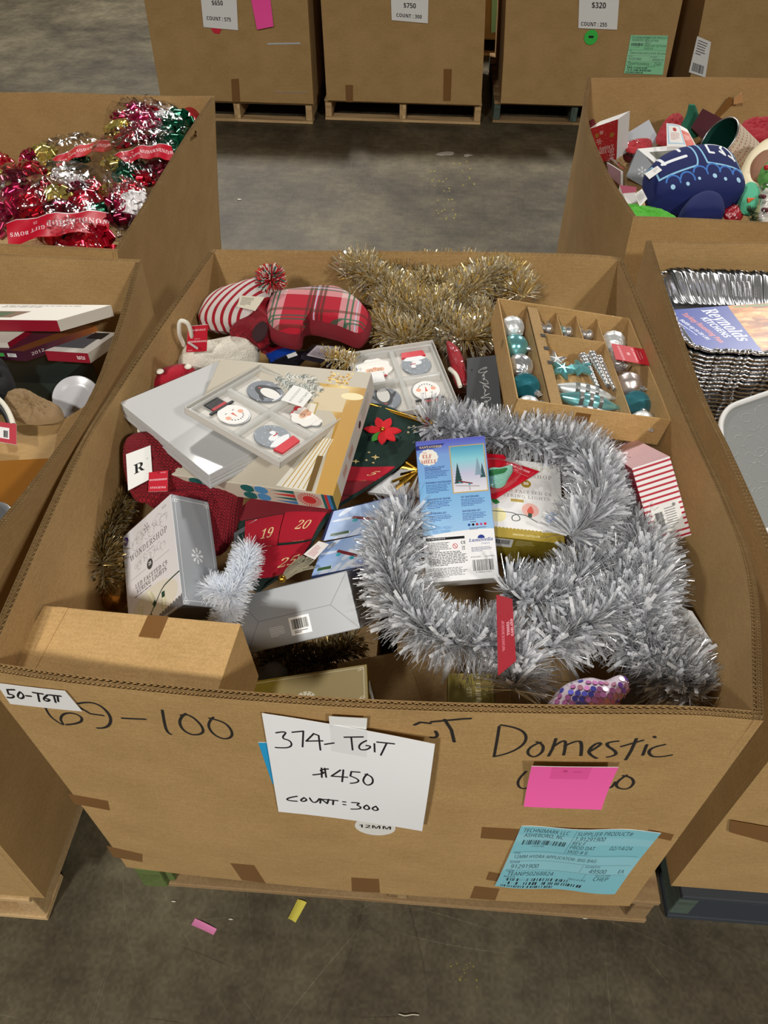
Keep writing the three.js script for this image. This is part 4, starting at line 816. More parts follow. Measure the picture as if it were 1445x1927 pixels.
// white and gold string light box
{
  const d = [0.135, 0.082, 0.19];
  const top = print(512, 720, (g, w, h) => {
    g.fillStyle = '#e7e5e2'; g.fillRect(0, 0, w, h); text(g, 'WONDERSHOP', w / 2, 0.2 * h, 46, '#8a8272', { align: 'center', font: 'serif', gap: 5 }); swirls(g, 0.2 * w, 0.05 * h, 0.6 * w, 0.1 * h, '#b8a878', 2);
    g.fillStyle = '#a38a35'; g.beginPath(); g.arc(w / 2, 0.31 * h, 36, 0, 6.3); g.fill(); text(g, '50', w / 2, 0.305 * h, 34, '#fff', { align: 'center', style: 'bold' });
    text(g, 'LED FACETED C6', w / 2, 0.42 * h, 38, '#7d7a70', { align: 'center', font: 'serif', gap: 4 }); text(g, 'STRING LIGHTS', w / 2, 0.48 * h, 38, '#7d7a70', { align: 'center', font: 'serif', gap: 4 }); g.fillStyle = '#b59a45'; g.fillRect(0.28 * w, 0.52 * h, 0.18 * w, 0.035 * h);
    g.fillStyle = 'rgba(245,90,60,0.35)'; g.beginPath(); g.arc(0.55 * w, 0.64 * h, 60, 0, 6.3); g.fill(); g.fillStyle = 'rgba(60,120,220,0.3)'; g.beginPath(); g.arc(0.86 * w, 0.72 * h, 56, 0, 6.3); g.fill(); g.fillStyle = 'rgba(240,220,80,0.4)'; g.beginPath(); g.arc(0.1 * w, 0.74 * h, 60, 0, 6.3); g.fill();
    strokes(g, [[-10, 0.7 * h, 90, 0.69 * h, 190, 0.7 * h, 215, 0.78 * h, 150, 0.8 * h, 150, 0.72 * h, 240, 0.7 * h, 310, 0.77 * h, 400, 0.83 * h, 512, 0.82 * h]], 6, '#23352c');
    for (const [x, y, c, a] of [[0.55, 0.65, '#e0533f', 0.1], [0.86, 0.74, '#2f6fc4', 0.5]]) { g.save(); g.translate(x * w, y * h); g.rotate(a); g.fillStyle = '#20402f'; g.fillRect(-14, 18, 28, 40); g.fillStyle = c; g.beginPath(); g.moveTo(0, -46); g.quadraticCurveTo(34, 0, 18, 22); g.lineTo(-18, 22); g.quadraticCurveTo(-34, 0, 0, -46); g.fill(); g.restore(); }
    g.fillStyle = '#a88f2e'; g.beginPath(); g.moveTo(0, 0.9 * h); for (let i = 0; i < 20; i++) g.arc((i + 0.5) * w / 20, 0.9 * h, w / 40, 3.14, 6.28); g.lineTo(w, h); g.lineTo(0, h); g.fill(); text(g, 'INDOOR / OUTDOOR', 0.3 * w, 0.955 * h, 20, '#f1e8c4');
  }, { roughness: 0.4 });
  const front = print(420, 256, (g, w, h) => { g.fillStyle = '#93802a'; g.fillRect(0, 0, w, h); g.fillStyle = '#e6e4dc'; g.fillRect(0.02 * w, 0.05 * h, 0.3 * w, 0.3 * h); bars(g, 0.06 * w, 0.09 * h, 0.22 * w, 0.16 * h, 6); lines(g, 0.36 * w, 0.08 * h, 0.26 * w, 4, 13, 4, '#e5d9a8', 7); g.strokeStyle = '#6d5d1c'; g.lineWidth = 2; g.beginPath(); g.moveTo(0.55 * w, 0.5 * h); g.lineTo(w, 0); g.moveTo(0.55 * w, 0.5 * h); g.lineTo(w, h); g.stroke(); }, { roughness: 0.35, metalness: 0.4 });
  carton('string_light_box', 'white and gold light box with red and blue bulbs beside the blue figure box', 'box', [0.245, 0.725, 0.125], [0.12, -0.02, -0.06], d, [M.goldCard, M.goldCard, top, M.goldDark, front, M.goldCard]);
}
// red and white striped box
{
  const stripes = (n, a) => print(256, 512, (g, w, h) => { g.fillStyle = '#f0ecea'; g.fillRect(0, 0, w, h); g.fillStyle = '#b5122b'; for (let i = 0; i < n; i++) g.fillRect(0, (i + 0.3) * h / n, w, h / n * a); });
  const fine = print(256, 256, (g, w, h) => { g.fillStyle = '#efe6e4'; g.fillRect(0, 0, w, h); g.fillStyle = '#c04458'; for (let i = 0; i < 26; i++) g.fillRect(0, (i + 0.3) * h / 26, w, h / 26 * 0.42); });
  const d = [0.068, 0.15, 0.235], t = carton('gift_box', 'red and white striped box standing against the right wall of the middle box', 'box', [0.478, 0.75, 0.07], [-0.562, -0.009, 0.383], d, [stripes(14, 0.36), std(0x9a0f28, 0.5), fine, M.white, stripes(15, 0.36), M.red]);
  part('barcode_sticker', bx(0.05, 0.055, 0.0008, 0.002, 0.045, d[2] / 2 + 0.0005, 0.0003), [M.paper, M.paper, M.paper, M.paper, print(220, 240, (g, w, h) => { g.fillStyle = '#ebe9e4'; g.fillRect(0, 0, w, h); bars(g, 20, 60, 60, 150, 8); lines(g, 100, 40, 90, 9, 20, 7, '#666', 9); g.fillStyle = '#888'; g.beginPath(); g.arc(180, 30, 14, 0, 6.3); g.fill(); }), M.paper], t, 'white barcode sticker');
}
// small white light box at the far right corner
{
  const d = [0.152, 0.034, 0.092];
  const top = print(420, 256, (g, w, h) => { g.fillStyle = '#e4e3e3'; g.fillRect(0, 0, w, h); g.fillStyle = '#85868a'; g.fillRect(0.84 * w, 0, 0.16 * w, h); g.fillStyle = '#44444a'; g.beginPath(); g.arc(0.1 * w, 0.2 * h, 16, 0, 6.3); g.fill(); lines(g, 0.2 * w, 0.16 * h, 0.24 * w, 2, 22, 9, '#888', 4); swirls(g, 0.12 * w, 0.45 * h, 0.3 * w, 0.3 * h, '#b0b0b2', 3); strokes(g, [[0.5 * w, 0.2 * h, 0.56 * w, 0.26 * h], [0.6 * w, 0.65 * h, 0.7 * w, 0.7 * h, 0.8 * w, 0.6 * h]], 4, '#555'); });
  carton('string_light_box', 'small white and grey light box by the far wall, right of the gold tinsel', 'box', [0.445, 0.695, -0.665], [-0.052, 0.065, -0.069], d, [M.silverCard, M.silverCard, top, M.silverCard, M.silverCard, M.silverCard]);
}
// gold cartons at the near rim
{
  const gold = (draw) => print(640, 256, (g, w, h) => { g.fillStyle = '#9c8212'; g.fillRect(0, 0, w, h); g.strokeStyle = '#f2ead0'; g.lineWidth = 3; g.strokeRect(0.03 * w, 0.08 * h, 0.94 * w, 0.84 * h); for (const x of [0.045, 0.955]) for (const y of [0.1, 0.9]) { g.beginPath(); g.arc(x * w, y * h, 9, 0, 6.3); g.stroke(); g.beginPath(); g.arc(x * w + (x < 0.5 ? 12 : -12), y * h + 9, 7, 0, 6.3); g.stroke(); } draw?.(g, w, h); }, { roughness: 0.5, metalness: 0.05 });
  const d = [0.212, 0.084, 0.082], t = carton('string_light_box', 'mustard gold carton with a white snowflake at the near rim, right of the tan carton', 'box', [-0.116, 0.602, 0.5], [-0.2, 0.118, 0.179], d, [M.goldCard, M.goldCard, gold((g, w, h) => flake(g, w * 0.5, h * 0.72, 52, '#f4efdc', 5, 12)), M.goldCard, M.goldCard, M.goldCard]);
  part('white_label', bx(0.0008, 0.05, 0.03, d[0] / 2 + 0.0006, 0.045, 0.0, 0.0003), M.paper, t);
  const d2 = [0.078, 0.1, 0.1];
  carton('string_light_box', 'olive gold carton with white lettering at the near rim, below the silver tinsel', 'box', [0.155, 0.608, 0.498], [-0.3, -0.016, 0.1], d2, [M.goldDark, M.goldDark, print(256, 320, (g, w, h) => { g.fillStyle = '#8f7d1e'; g.fillRect(0, 0, w, h); g.strokeStyle = '#e6dcae'; g.lineWidth = 2; g.strokeRect(10, 10, w - 20, h * 2); g.save(); g.translate(w * 0.55, h * 0.6); g.rotate(-Math.PI / 2); text(g, 'LED', 0, -20, 34, '#efe8cc', { font: 'serif', gap: 4 }); text(g, 'SPHERE K', -50, 30, 36, '#efe8cc', { font: 'serif', style: 'bold', gap: 5 }); g.restore(); }, { roughness: 0.36, metalness: 0.3 }), M.goldDark, M.goldDark, M.goldDark]);
  carton('gift_box', 'small olive gold box end showing between the snowflake carton and the open brown carton', 'box', [0.03, 0.575, 0.53], [0.1, 0.1, -0.05], [0.07, 0.06, 0.06], M.goldDark);
}
// cartons deep in the box
{
  const d = [0.27, 0.12, 0.2], t = carton('shipping_carton', 'brown carton lying deep in shadow below the silver tinsel ring', 'box', [0.07, 0.505, 0.44], [0.1, 0.35, -0.12], d, M.kraft);
  part('top_flap', place(mbx(0.15, 0.002, 0.2, 0.075, 0, 0, 0.0006), [-0.005, d[1] + 0.001, 0], [0, 0, 0.13]), M.kraft, t);
  carton('shipping_carton', 'tall brown carton buried under the plain tan carton', 'box', [-0.375, 0.143 + 0.25, 0.5], [0, 0, 0], [0.25, 0.5, 0.2], M.kraft);
  const deep = [[-0.25, -0.28], [0.24, -0.28], [-0.25, 0.12], [0.25, 0.13], [0.25, 0.45]];
  for (const [x, z] of deep) carton('shipping_carton', 'brown carton buried under the Christmas goods in the middle box', 'box', [x, 0.143 + 0.15, z], [0, 0, 0], [0.46, 0.3, z > 0.3 ? 0.28 : 0.37], M.kraft, 'buried brown cartons in the middle box');
}

// ---------------------------------------------------------------- ornament box
{
  const d = [0.316, 0.067, 0.372], e = [0.011, 0.069, -0.16], c = [0.363, 0.812, -0.235];
  const t = carton('ornament_box', 'kraft tray of silver and teal ornaments under a clear window, leaning at the far right', 'box', c, e, d);
  const [w, h, l] = d, k = 0.003;
  const wall = (name, list) => part(name, merge(list), M.kraftLight, t);
  wall('tray_base', [mbx(w, k, l, 0, k / 2, 0, 0.0006)]);
  for (const s of [-1, 1]) { wall('side_wall', [mbx(w, h, k, 0, h / 2, s * (l / 2 - k / 2), 0.0008)]); wall('side_wall', [mbx(k, h, l, s * (w / 2 - k / 2), h / 2, 0, 0.0008)]); }
  const X = (u) => (u - 0.5) * w, Z = (v) => (v - 0.5) * l;
  const strip = (u0, u1, v0, v1, y) => mbx((u1 - u0) * w, k, (v1 - v0) * l, X((u0 + u1) / 2), y, Z((v0 + v1) / 2), 0.0006);
  const div = (u0, v0, u1, v1) => { const a = V3(X(u0), 0, Z(v0)), b = V3(X(u1), 0, Z(v1)); return Math.abs(u1 - u0) > Math.abs(v1 - v0) ? mbx(a.distanceTo(b), h * 0.82, 0.002, (a.x + b.x) / 2, h * 0.41, (a.z + b.z) / 2, 0.0005) : mbx(0.002, h * 0.82, a.distanceTo(b), (a.x + b.x) / 2, h * 0.41, (a.z + b.z) / 2, 0.0005); };
  part('divider', merge([strip(0.225, 0.3, 0.01, 0.99, h * 0.9), div(0.225, 0.01, 0.225, 0.99), div(0.3, 0.01, 0.3, 0.99)]), M.kraft, t);
  for (const v of [0.33, 0.46, 0.6]) part('divider_notch', bx(0.011, 0.0012, 0.011, X(0.288), h * 0.9 + 0.0022, Z(v), 0.0003), M.black, t);
  for (const q of [[0.3, 0.27, 0.76, 0.27], [0.76, 0.01, 0.76, 0.99], [0.45, 0.01, 0.45, 0.27], [0.6, 0.01, 0.6, 0.27]]) part('divider', div(...q), M.kraftLight, t);
  part('clear_window', bx(w - 0.006, 0.0005, l - 0.006, 0, h + 0.0003, 0, 0.0002), M.filmFlat, t);
  part('red_label', place(bx(0.076, 0.001, 0.062, 0, 0, 0, 0.0004), [X(0.885), h + 0.0016, Z(0.42)], [0, -0.06, 0]), [M.red, M.red, print(256, 210, (g, W, H) => { g.fillStyle = '#c00e27'; g.fillRect(0, 0, W, H); g.save(); g.translate(W / 2, H / 2); g.rotate(-Math.PI / 2 - 0.1); text(g, 'WONDERSHOP', 0, -70, 24, '#f3d9dc', { align: 'center', font: 'serif', gap: 1 }); text(g, '50', 0, -14, 30, '#f6e4e6', { align: 'center', style: 'bold' }); text(g, 'ORNAMENT SET', 0, 34, 22, '#f3d9dc', { align: 'center', gap: 1 }); g.fillStyle = '#e8b6bd'; g.fillRect(-60, 62, 120, 4); g.fillRect(-40, 84, 80, 4); g.restore(); }), M.red, M.red, M.red], t, 'red label with white lettering');
  part('tape_strip', place(bx(0.03, 0.03, 0.0008, 0, 0, 0, 0.0002), [X(0.44), h * 0.6, l / 2 + 0.0006]), M.tape, t);
  part('clear_seal', place(bx(0.0006, 0.02, 0.016, 0, 0, 0, 0.0002), [-w / 2 - 0.0006, h * 0.72, Z(0.42)]), M.film, t);
  t.updateMatrixWorld(true);
  const silver = std(0xeceef0, 0.22, 0.8), silverMatt = std(0xe0e3e4, 0.42, 0.55), aqua = std(0x86d2d6, 0.22, 0.7), teal = std(0x1795a8, 0.35, 0.4, { bumpMap: grainTex, bumpScale: 0.003 }), ice = std(0xaed4d6, 0.3, 0.6), glitter = std(0xd9dcde, 0.3, 0.9, { bumpMap: grainTex, bumpScale: 0.002 });
  const Q = new THREE.Quaternion().setFromEuler(new THREE.Euler(...e));
  const put = (o, u, y, v, turn = 0, tilt = 0) => { o.position.copy(V3(X(u), y, Z(v)).applyMatrix4(t.matrixWorld)); o.quaternion.copy(Q).multiply(new THREE.Quaternion().setFromEuler(new THREE.Euler(tilt, turn, 0, 'YXZ'))); return o; };
  const cap = (r) => merge([new THREE.CylinderGeometry(r * 0.2, r * 0.22, r * 0.3, 10).translate(0, r * 1.1, 0), new THREE.TorusGeometry(r * 0.13, r * 0.03, 5, 10).translate(0, r * 1.32, 0)]);
  const facet = (r) => { const g = new THREE.IcosahedronGeometry(r, 2); return g; };
  const ridged = (r, n, a) => { const g = new THREE.SphereGeometry(r, 48, 24), p = g.attributes.position; for (let i = 0; i < p.count; i++) { const x = p.getX(i), y = p.getY(i), z = p.getZ(i), th = Math.atan2(z, x), s = 1 + a * Math.sin(n * th) * Math.sin(n * Math.acos(clamp(y / r, -1, 1)) * 0.7); p.setXYZ(i, x * s, y * s, z * s); } g.computeVertexNormals(); return g; };
  const ball = (label, g, m, r, u, v, y, turn, tilt = 1.3, flakes) => { const o = thing('ornament_ball', label, 'ornament'); g.translate(0, r, 0); part('ball', g, m, o); const cg = cap(r); cg.translate(0, r, 0); part('cap', cg, silver, o); if (flakes) flakes(o, r); o.position.set(0, 0, 0); const a = o; put(a, u, y, v, turn, 0); a.rotateOnAxis(V3(0, 1, 0), 0); const piv = V3(0, r, 0); const q = new THREE.Quaternion().setFromEuler(new THREE.Euler(tilt, turn, 0, 'YXZ')); a.quaternion.copy(Q).multiply(q); a.position.copy(V3(X(u), y + r, Z(v)).applyMatrix4(t.matrixWorld)).sub(piv.applyQuaternion(a.quaternion)); return o; };
  const R = 0.0285, flat0 = facet(R).toNonIndexed(); flat0.computeVertexNormals();
  ball('silver faceted ball at the top of the left column of the ornament box', flat0.clone(), silverMatt, R, 0.115, 0.17, 0.004, 0.4);
  ball('shiny aqua ball with white snowflakes, second in the left column of the ornament box', ridged(R, 6, 0.004), aqua, R * 0.96, 0.115, 0.355, 0.002, 1.2, 1.3, (o, r) => { for (let i = 0; i < 9; i++) { const a = i * 2.4, y = 1 - (i + 0.5) / 9 * 1.6, s = Math.sqrt(1 - y * y), g = new THREE.TorusGeometry(r * 0.2, r * 0.035, 4, 6); g.lookAt(V3(Math.cos(a) * s, y, Math.sin(a) * s)); g.translate(Math.cos(a) * s * r, r + y * r, Math.sin(a) * s * r); part('snowflake', g, glitter, o); } });
  ball('silver dimpled ball, third in the left column of the ornament box', ridged(R, 12, 0.03), silver, R, 0.115, 0.565, 0.003, 0.2);
  ball('teal glitter ball in the left column of the ornament box', new THREE.SphereGeometry(R * 1.08, 40, 24), teal, R * 1.08, 0.118, 0.765, 0.002, 0.7);
  ball('silver ball at the near end of the left column of the ornament box', flat0.clone().scale(0.9, 0.9, 0.9), silverMatt, R * 0.9, 0.118, 0.925, 0.003, 2);
  ball('silver knobbly ball at the far end of the right column of the ornament box', ridged(R, 9, 0.035), silverMatt, R, 0.875, 0.16, 0.003, 0.5);
  ball('silver ball half under the red label in the ornament box', ridged(R, 12, 0.03), silver, R, 0.875, 0.34, 0.003, 0.1);
  ball('pale ribbed silver ball below the red label in the ornament box', ridged(R, 7, 0.03), std(0xc9bdb8, 0.35, 0.7), R, 0.875, 0.585, 0.003, 0.9);
  ball('teal glitter ball in the right column of the ornament box', new THREE.SphereGeometry(R * 1.04, 40, 24), teal, R * 1.04, 0.875, 0.77, 0.002, 0.2);
  ball('silver ball in the near right corner of the ornament box', flat0.clone().scale(0.92, 0.92, 0.92), silverMatt, R * 0.92, 0.875, 0.925, 0.003, 0.3);
  // small balls in the six cells
  const r2 = 0.013;
  [[0.375, 'silver'], [0.525, 'aqua'], [0.68, 'silver']].forEach(([u, col]) => [0.075, 0.2].forEach((v, j) => {
    for (const s of [-1, 1]) ball(`small ${col === 'aqua' && s < 0 ? 'matt aqua' : 'shiny silver'} ball at the ${s < 0 ? 'left' : 'right'} of the ${j ? 'near' : 'far'} ${{ 0.375: 'left', 0.525: 'middle', 0.68: 'right' }[u]} cell`, new THREE.SphereGeometry(r2, 24, 16), col === 'aqua' ? (s > 0 ? silver : ice) : silver, r2, u + s * 0.036, v, 0.012, u * 9 + j, s * 0.9).userData.group = 'small balls in the six cells of the ornament box';
  }));
  // stars
  const starShape = () => { const s = new THREE.Shape(); for (let i = 0; i < 10; i++) { const a = i / 10 * 6.2832 + 0.3, r = i % 2 ? 0.014 : 0.032; if (i) s.lineTo(Math.cos(a) * r, Math.sin(a) * r); else s.moveTo(r * Math.cos(a), r * Math.sin(a)); } s.closePath(); const g = new THREE.ExtrudeGeometry(s, { depth: 0.002, bevelEnabled: true, bevelSize: 0.009, bevelThickness: 0.008, bevelOffset: -0.009, bevelSegments: 1 }); g.rotateX(-Math.PI / 2); return g; };
  [[0.4, 0.41, 'shiny silver star ornament at the far end of the star cell', silver, 0.2], [0.42, 0.52, 'aqua star ornament in the near left of the star cell', aqua, 0.9], [0.55, 0.5, 'aqua star ornament beside the silver icicles', aqua, 1.5]].forEach(([u, v, label, m, a], i) => { const o = thing('ornament_star', label, 'ornament'); part('star', starShape(), m, o); const l = new THREE.TorusGeometry(0.003, 0.0007, 5, 10).translate(0.034, 0.004, 0.01); part('loop', l, silver, o); put(o, u, 0.022 + 0.006 * i, v, a, 0.25 - i * 0.2); });
  // beaded icicles
  for (let i = 0; i < 3; i++) { const o = thing('icicle_ornament', ['silver beaded icicle ornament nearest the aqua star', 'silver beaded icicle ornament, middle of the three', 'silver beaded icicle ornament nearest the right column'][i], 'ornament'); const prof = []; for (let k = 0; k <= 60; k++) { const y = k / 60; prof.push([Math.max(0.0006, (0.011 - 0.006 * y) * (0.72 + 0.28 * Math.abs(Math.sin(y * 31)))), y * 0.125]); } part('icicle', lathe(prof, 14), silver, o); part('cap', new THREE.CylinderGeometry(0.004, 0.004, 0.006, 8).translate(0, -0.003, 0), silver, o); put(o, 0.6 + i * 0.06, 0.03 + (i === 1 ? 0.008 : 0), 0.34, 0.08, Math.PI / 2 - 0.05); }
  // spindles
  [[0.69, silverMatt, 'long satin silver spindle ornament with glitter bands, farthest of the three'], [0.79, aqua, 'long aqua spindle ornament with glitter bands between two silver ones'], [0.9, silverMatt, 'long satin silver spindle ornament at the near end of the ornament box']].forEach(([v, m, label], i) => {
    const o = thing('spindle_ornament', label, 'ornament'), L = 0.145, prof = [];
    for (let k = 0; k <= 40; k++) { const y = k / 40; prof.push([Math.max(0.0006, 0.0185 * Math.pow(Math.sin(Math.PI * clamp(y * 0.94 + 0.03)), 1.15)), y * L]); }
    part('spindle', lathe(prof, 26), m, o);
    for (const q of [0.38, 0.52, 0.66]) { const rr = 0.0185 * Math.pow(Math.sin(Math.PI * (q * 0.94 + 0.03)), 1.15); part('glitter_band', new THREE.CylinderGeometry(rr + 0.0006, rr + 0.0006, 0.009, 26, 1, true).translate(0, q * L, 0), glitter, o); }
    put(o, 0.315, 0.024 + (i === 1 ? 0.004 : 0), v - 0.02, Math.PI / 2 - 0.1, Math.PI / 2);
  });
}

// ---------------------------------------------------------------- soft goods
const fabric = (color, more = {}) => std(color, 0.95, 0, { sheen: 0.25, sheenColor: new THREE.Color(color).lerp(new THREE.Color(1, 1, 1), 0.4), sheenRoughness: 0.6, bumpMap: grainTex, bumpScale: 0.002, ...more });
const knitRed = std(0x8c0f20, 0.95, 0, { bumpMap: knitTex, bumpScale: 0.006 });
const felt = { red: fabric(0xb1122a), green: fabric(0x0f3a30), cream: fabric(0xe8e2d2) };
const plainCream = std(0xe8e2d2, 0.9);
function quadPart(name, pl, quad, th, face, parent, label, lift, rest = M.paper) { return part(name, quadBox(pl, quad, th, 6, lift), [face, rest], parent, label); }

{ // red knitted stocking under the canvas panels
  const t = thing('knit_stocking', 'dark red knitted stocking with an R tag, under the white canvas panels', 'stocking');
  const pl = plane([250, 880, 0.765], [420, 1030, 0.70], [440, 890, 0.755]);
  part('leg', softShape(pl, [[262, 905], [330, 850], [400, 850], [455, 880], [459, 930], [444, 1000], [420, 1042], [398, 1046], [380, 985], [330, 962], [285, 955]], 0.04, { center: [400, 930], bottom: 0.6, crumple: 0.5 }), knitRed, t);
  part('cuff', softShape(lifted(pl, 0.018), [[238, 829], [300, 815], [372, 846], [392, 893], [350, 918], [296, 945], [262, 945], [244, 925]], 0.03, { bottom: 0.7, power: 3, crumple: 0.3 }), std(0x97101f, 0.95, 0, { bumpMap: knitTex, bumpScale: 0.009 }), t, 'ribbed turn-down cuff');
  const up = lifted(pl, 0.053);
  quadPart('letter_tag', up, [[237, 855], [283, 838], [287, 899], [241, 923]], 0.001, print(240, 400, (g, w, h) => { g.fillStyle = '#ecebe6'; g.fillRect(0, 0, w, h); text(g, 'R', w * 0.48, h * 0.52, 150, '#0f0f12', { align: 'center', font: 'serif', style: 'bold' }); g.fillStyle = '#999'; g.beginPath(); g.arc(w * 0.84, h * 0.36, 6, 0, 6.3); g.fill(); }), t, 'white tag with a black letter R');
  quadPart('price_tag', lifted(up, 0.004), [[280, 889], [316, 885], [315, 924], [279, 925]], 0.001, print(220, 240, (g, w, h) => { g.fillStyle = '#c4102a'; g.fillRect(0, 0, w, h); text(g, '$10.00', w * 0.75, 18, 20, '#f3dcde', { align: 'center' }); g.fillStyle = '#5a0713'; g.beginPath(); g.arc(w * 0.5, 20, 9, 0, 6.3); g.fill(); text(g, 'WONDERSHOP', w / 2, 100, 27, '#f6e6e7', { align: 'center', font: 'serif', style: 'bold' }); text(g, 'STOCKING', w / 2, 195, 30, '#f6e6e7', { align: 'center', font: 'serif', style: 'bold', gap: 3 }); }), t, 'red price tag');
  part('hanging_loop', tube([at(268, 822, 0.785), at(262, 808, 0.80), at(274, 804, 0.80), at(285, 818, 0.785)], 0.004), plainCream, t);
  settle(t);
}
{ // striped bobble hat
  const t = thing('bobble_hat', 'red and white striped knitted hat with a multicoloured pompom, in the far left corner', 'hat');
  const pl = plane([380, 610, 0.765], [510, 540, 0.83], [490, 650, 0.765]);
  const stripes = print(1024, 1024, (g, w, h) => { g.fillStyle = '#e6dcd6'; g.fillRect(0, 0, w, h); g.strokeStyle = '#b01226'; g.lineWidth = 40; for (let i = -3; i < 14; i++) { g.beginPath(); g.moveTo(i * 105, -40); g.quadraticCurveTo(i * 105 - 90, h * 0.5, i * 105 + 60, h + 40); g.stroke(); } }, { roughness: 0.95, bumpMap: knitTex, bumpScale: 0.0007 });
  const body = softShape(pl, [[376, 612], [380, 592], [392, 572], [416, 555], [462, 540], [500, 531], [515, 540], [519, 575], [516, 618], [495, 632], [455, 628], [425, 624], [395, 620]], 0.055, { bottom: 0.7, center: [455, 590] });
  { // stripes run across the hat: uv turned so that they follow its slant
    const uv = body.attributes.uv; let a = 1e9, b = -1e9, c = 1e9, d = -1e9; for (let i = 0; i < uv.count; i++) { a = Math.min(a, uv.getX(i)); b = Math.max(b, uv.getX(i)); c = Math.min(c, uv.getY(i)); d = Math.max(d, uv.getY(i)); }
    for (let i = 0; i < uv.count; i++) { const u = (uv.getX(i) - a) / (b - a), v = (uv.getY(i) - c) / (d - c); uv.setXY(i, u * 0.85 - v * 0.55 + 0.5, v); }
  }
  part('crown', body, stripes, t);
  part('ribbed_cuff', softShape(lifted(pl, 0.03), [[433, 631], [448, 614], [473, 602], [492, 586], [506, 594], [517, 618], [507, 640], [490, 657], [481, 650], [462, 640]], 0.034, { power: 2.6, bottom: 0.8, center: [484, 622] }), std(0xa31124, 0.95, 0, { bumpMap: knitTex, bumpScale: 0.009 }), t, 'red ribbed cuff');
  part('opening', card(lifted(pl, 0.0655), [[474, 626], [484, 610], [496, 604], [503, 616], [498, 634], [486, 643], [477, 638]], 0.003, { n: 30 }), std(0x2c070d, 0.95), t, 'dark inside of the hat');
  quadPart('care_tag', lifted(pl, 0.066), [[452, 556], [499, 561], [481, 587], [446, 577]], 0.001, print(200, 140, (g, w, h) => { g.fillStyle = '#d6cdb8'; g.fillRect(0, 0, w, h); lines(g, 20, 20, 110, 6, 16, 7, '#6b6252', 5); }), t, 'cream swing tag', (u, v) => 0.004 * u);
  const pom = [], pc = on(lifted(pl, 0.035), 510, 527), r = rng(71), N = 900, m4 = new THREE.Matrix4(), strand = new THREE.CylinderGeometry(0.0012, 0.0014, 0.036, 4); strand.translate(0, 0.018, 0);
  const im = new THREE.InstancedMesh(strand, std(0xffffff, 0.9), N), cols = [0xc4182c, 0xe8e0d4, 0x1f6f5c, 0xd9483a, 0xb01226].map((x) => new THREE.Color(x));
  for (let i = 0; i < N; i++) { const v = V3(r() - 0.5, r() - 0.5, r() - 0.5).normalize(), q = new THREE.Quaternion().setFromUnitVectors(V3(0, 1, 0), v), s = 0.8 + r() * 0.35; m4.compose(pc, q, V3(1, s, 1)); im.setMatrixAt(i, m4); im.setColorAt(i, cols[Math.floor(r() * 5)]); }
  im.name = 'pompom'; im.userData.kind = 'stuff'; im.userData.label = 'pompom of red, white and green yarn'; t.add(im);
  settle(t);
}
{ // plaid cushion
  const t = thing('plaid_cushion', 'red, white and green plaid cushion with red sides beside the bobble hat', 'cushion');
  const pl = plane([515, 600, 0.83], [690, 600, 0.825], [600, 546, 0.835]);
  const plaid = print(768, 512, (g, w, h) => {
    g.fillStyle = '#b3122a'; g.fillRect(0, 0, w, h);
    for (const [x, k] of [[0.02, 0.16], [0.72, 0.2]]) { g.fillStyle = 'rgba(235,228,216,0.62)'; g.fillRect(x * w, 0, k * w, h); } for (const [y, k] of [[0.03, 0.3]]) { g.fillStyle = 'rgba(236,228,214,0.62)'; g.fillRect(0, y * h, w, k * h); }
    for (const x of [0.06, 0.1, 0.78, 0.83]) { g.fillStyle = 'rgba(25,105,70,0.75)'; g.fillRect(x * w, 0, 0.018 * w, h); } for (const x of [0.4, 0.44, 0.5, 0.54]) { g.fillStyle = 'rgba(60,40,20,0.6)'; g.fillRect(x * w, 0, 0.028 * w, h); } g.fillStyle = 'rgba(190,215,235,0.9)'; g.fillRect(0.475 * w, 0, 0.014 * w, h); g.fillRect(0.88 * w, 0, 0.012 * w, h);
    for (const y of [0.1, 0.18, 0.74, 0.8]) { g.fillStyle = 'rgba(25,105,70,0.7)'; g.fillRect(0, y * h, w, 0.025 * h); } for (const y of [0.6, 0.9]) { g.fillStyle = 'rgba(70,45,20,0.5)'; g.fillRect(0, y * h, w, 0.05 * h); } g.fillStyle = 'rgba(190,215,235,0.9)'; g.fillRect(0, 0.14 * h, w, 0.016 * h);
    g.strokeStyle = 'rgba(120,10,30,0.35)'; g.lineWidth = 4; for (let i = -h; i < w; i += 14) { g.beginPath(); g.moveTo(i, h); g.lineTo(i + h * 0.7, 0); g.stroke(); }
  }, { roughness: 0.95 });
  const edge = [[512, 556], [560, 547], [630, 543], [668, 562], [693, 590], [678, 628], [632, 613], [574, 604], [563, 630], [512, 617]];
  const top = softShape(pl, edge, 0.02, { n: 64, bottom: 0.2, power: 3, center: [595, 582], rings: 9 });
  { const uv = top.attributes.uv; let a = 1e9, b = -1e9, c = 1e9, d = -1e9; for (let i = 0; i < uv.count; i++) { a = Math.min(a, uv.getX(i)); b = Math.max(b, uv.getX(i)); c = Math.min(c, uv.getY(i)); d = Math.max(d, uv.getY(i)); } for (let i = 0; i < uv.count; i++) uv.setXY(i, (uv.getX(i) - a) / (b - a), (uv.getY(i) - c) / (d - c)); }
  part('plaid_face', top, plaid, t);
  const q = outline(pl, edge, 72);
  part('side_gusset', grid(72, 6, (u, v) => { const i = Math.round(u * 72) % 72, p = q[i], b = Math.sin(v * Math.PI) * 0.008, c = local(pl, on(pl, 595, 582)), dir = p.clone().sub(c).normalize(); return world(pl, p.x + dir.x * b, p.y + dir.y * b, -0.042 * v + 0.002); }), felt.red, t, 'plain red side');
  part('underside', card(lifted(pl, -0.038), edge, 0.003, { n: 60 }), felt.red, t);
  settle(t);
}
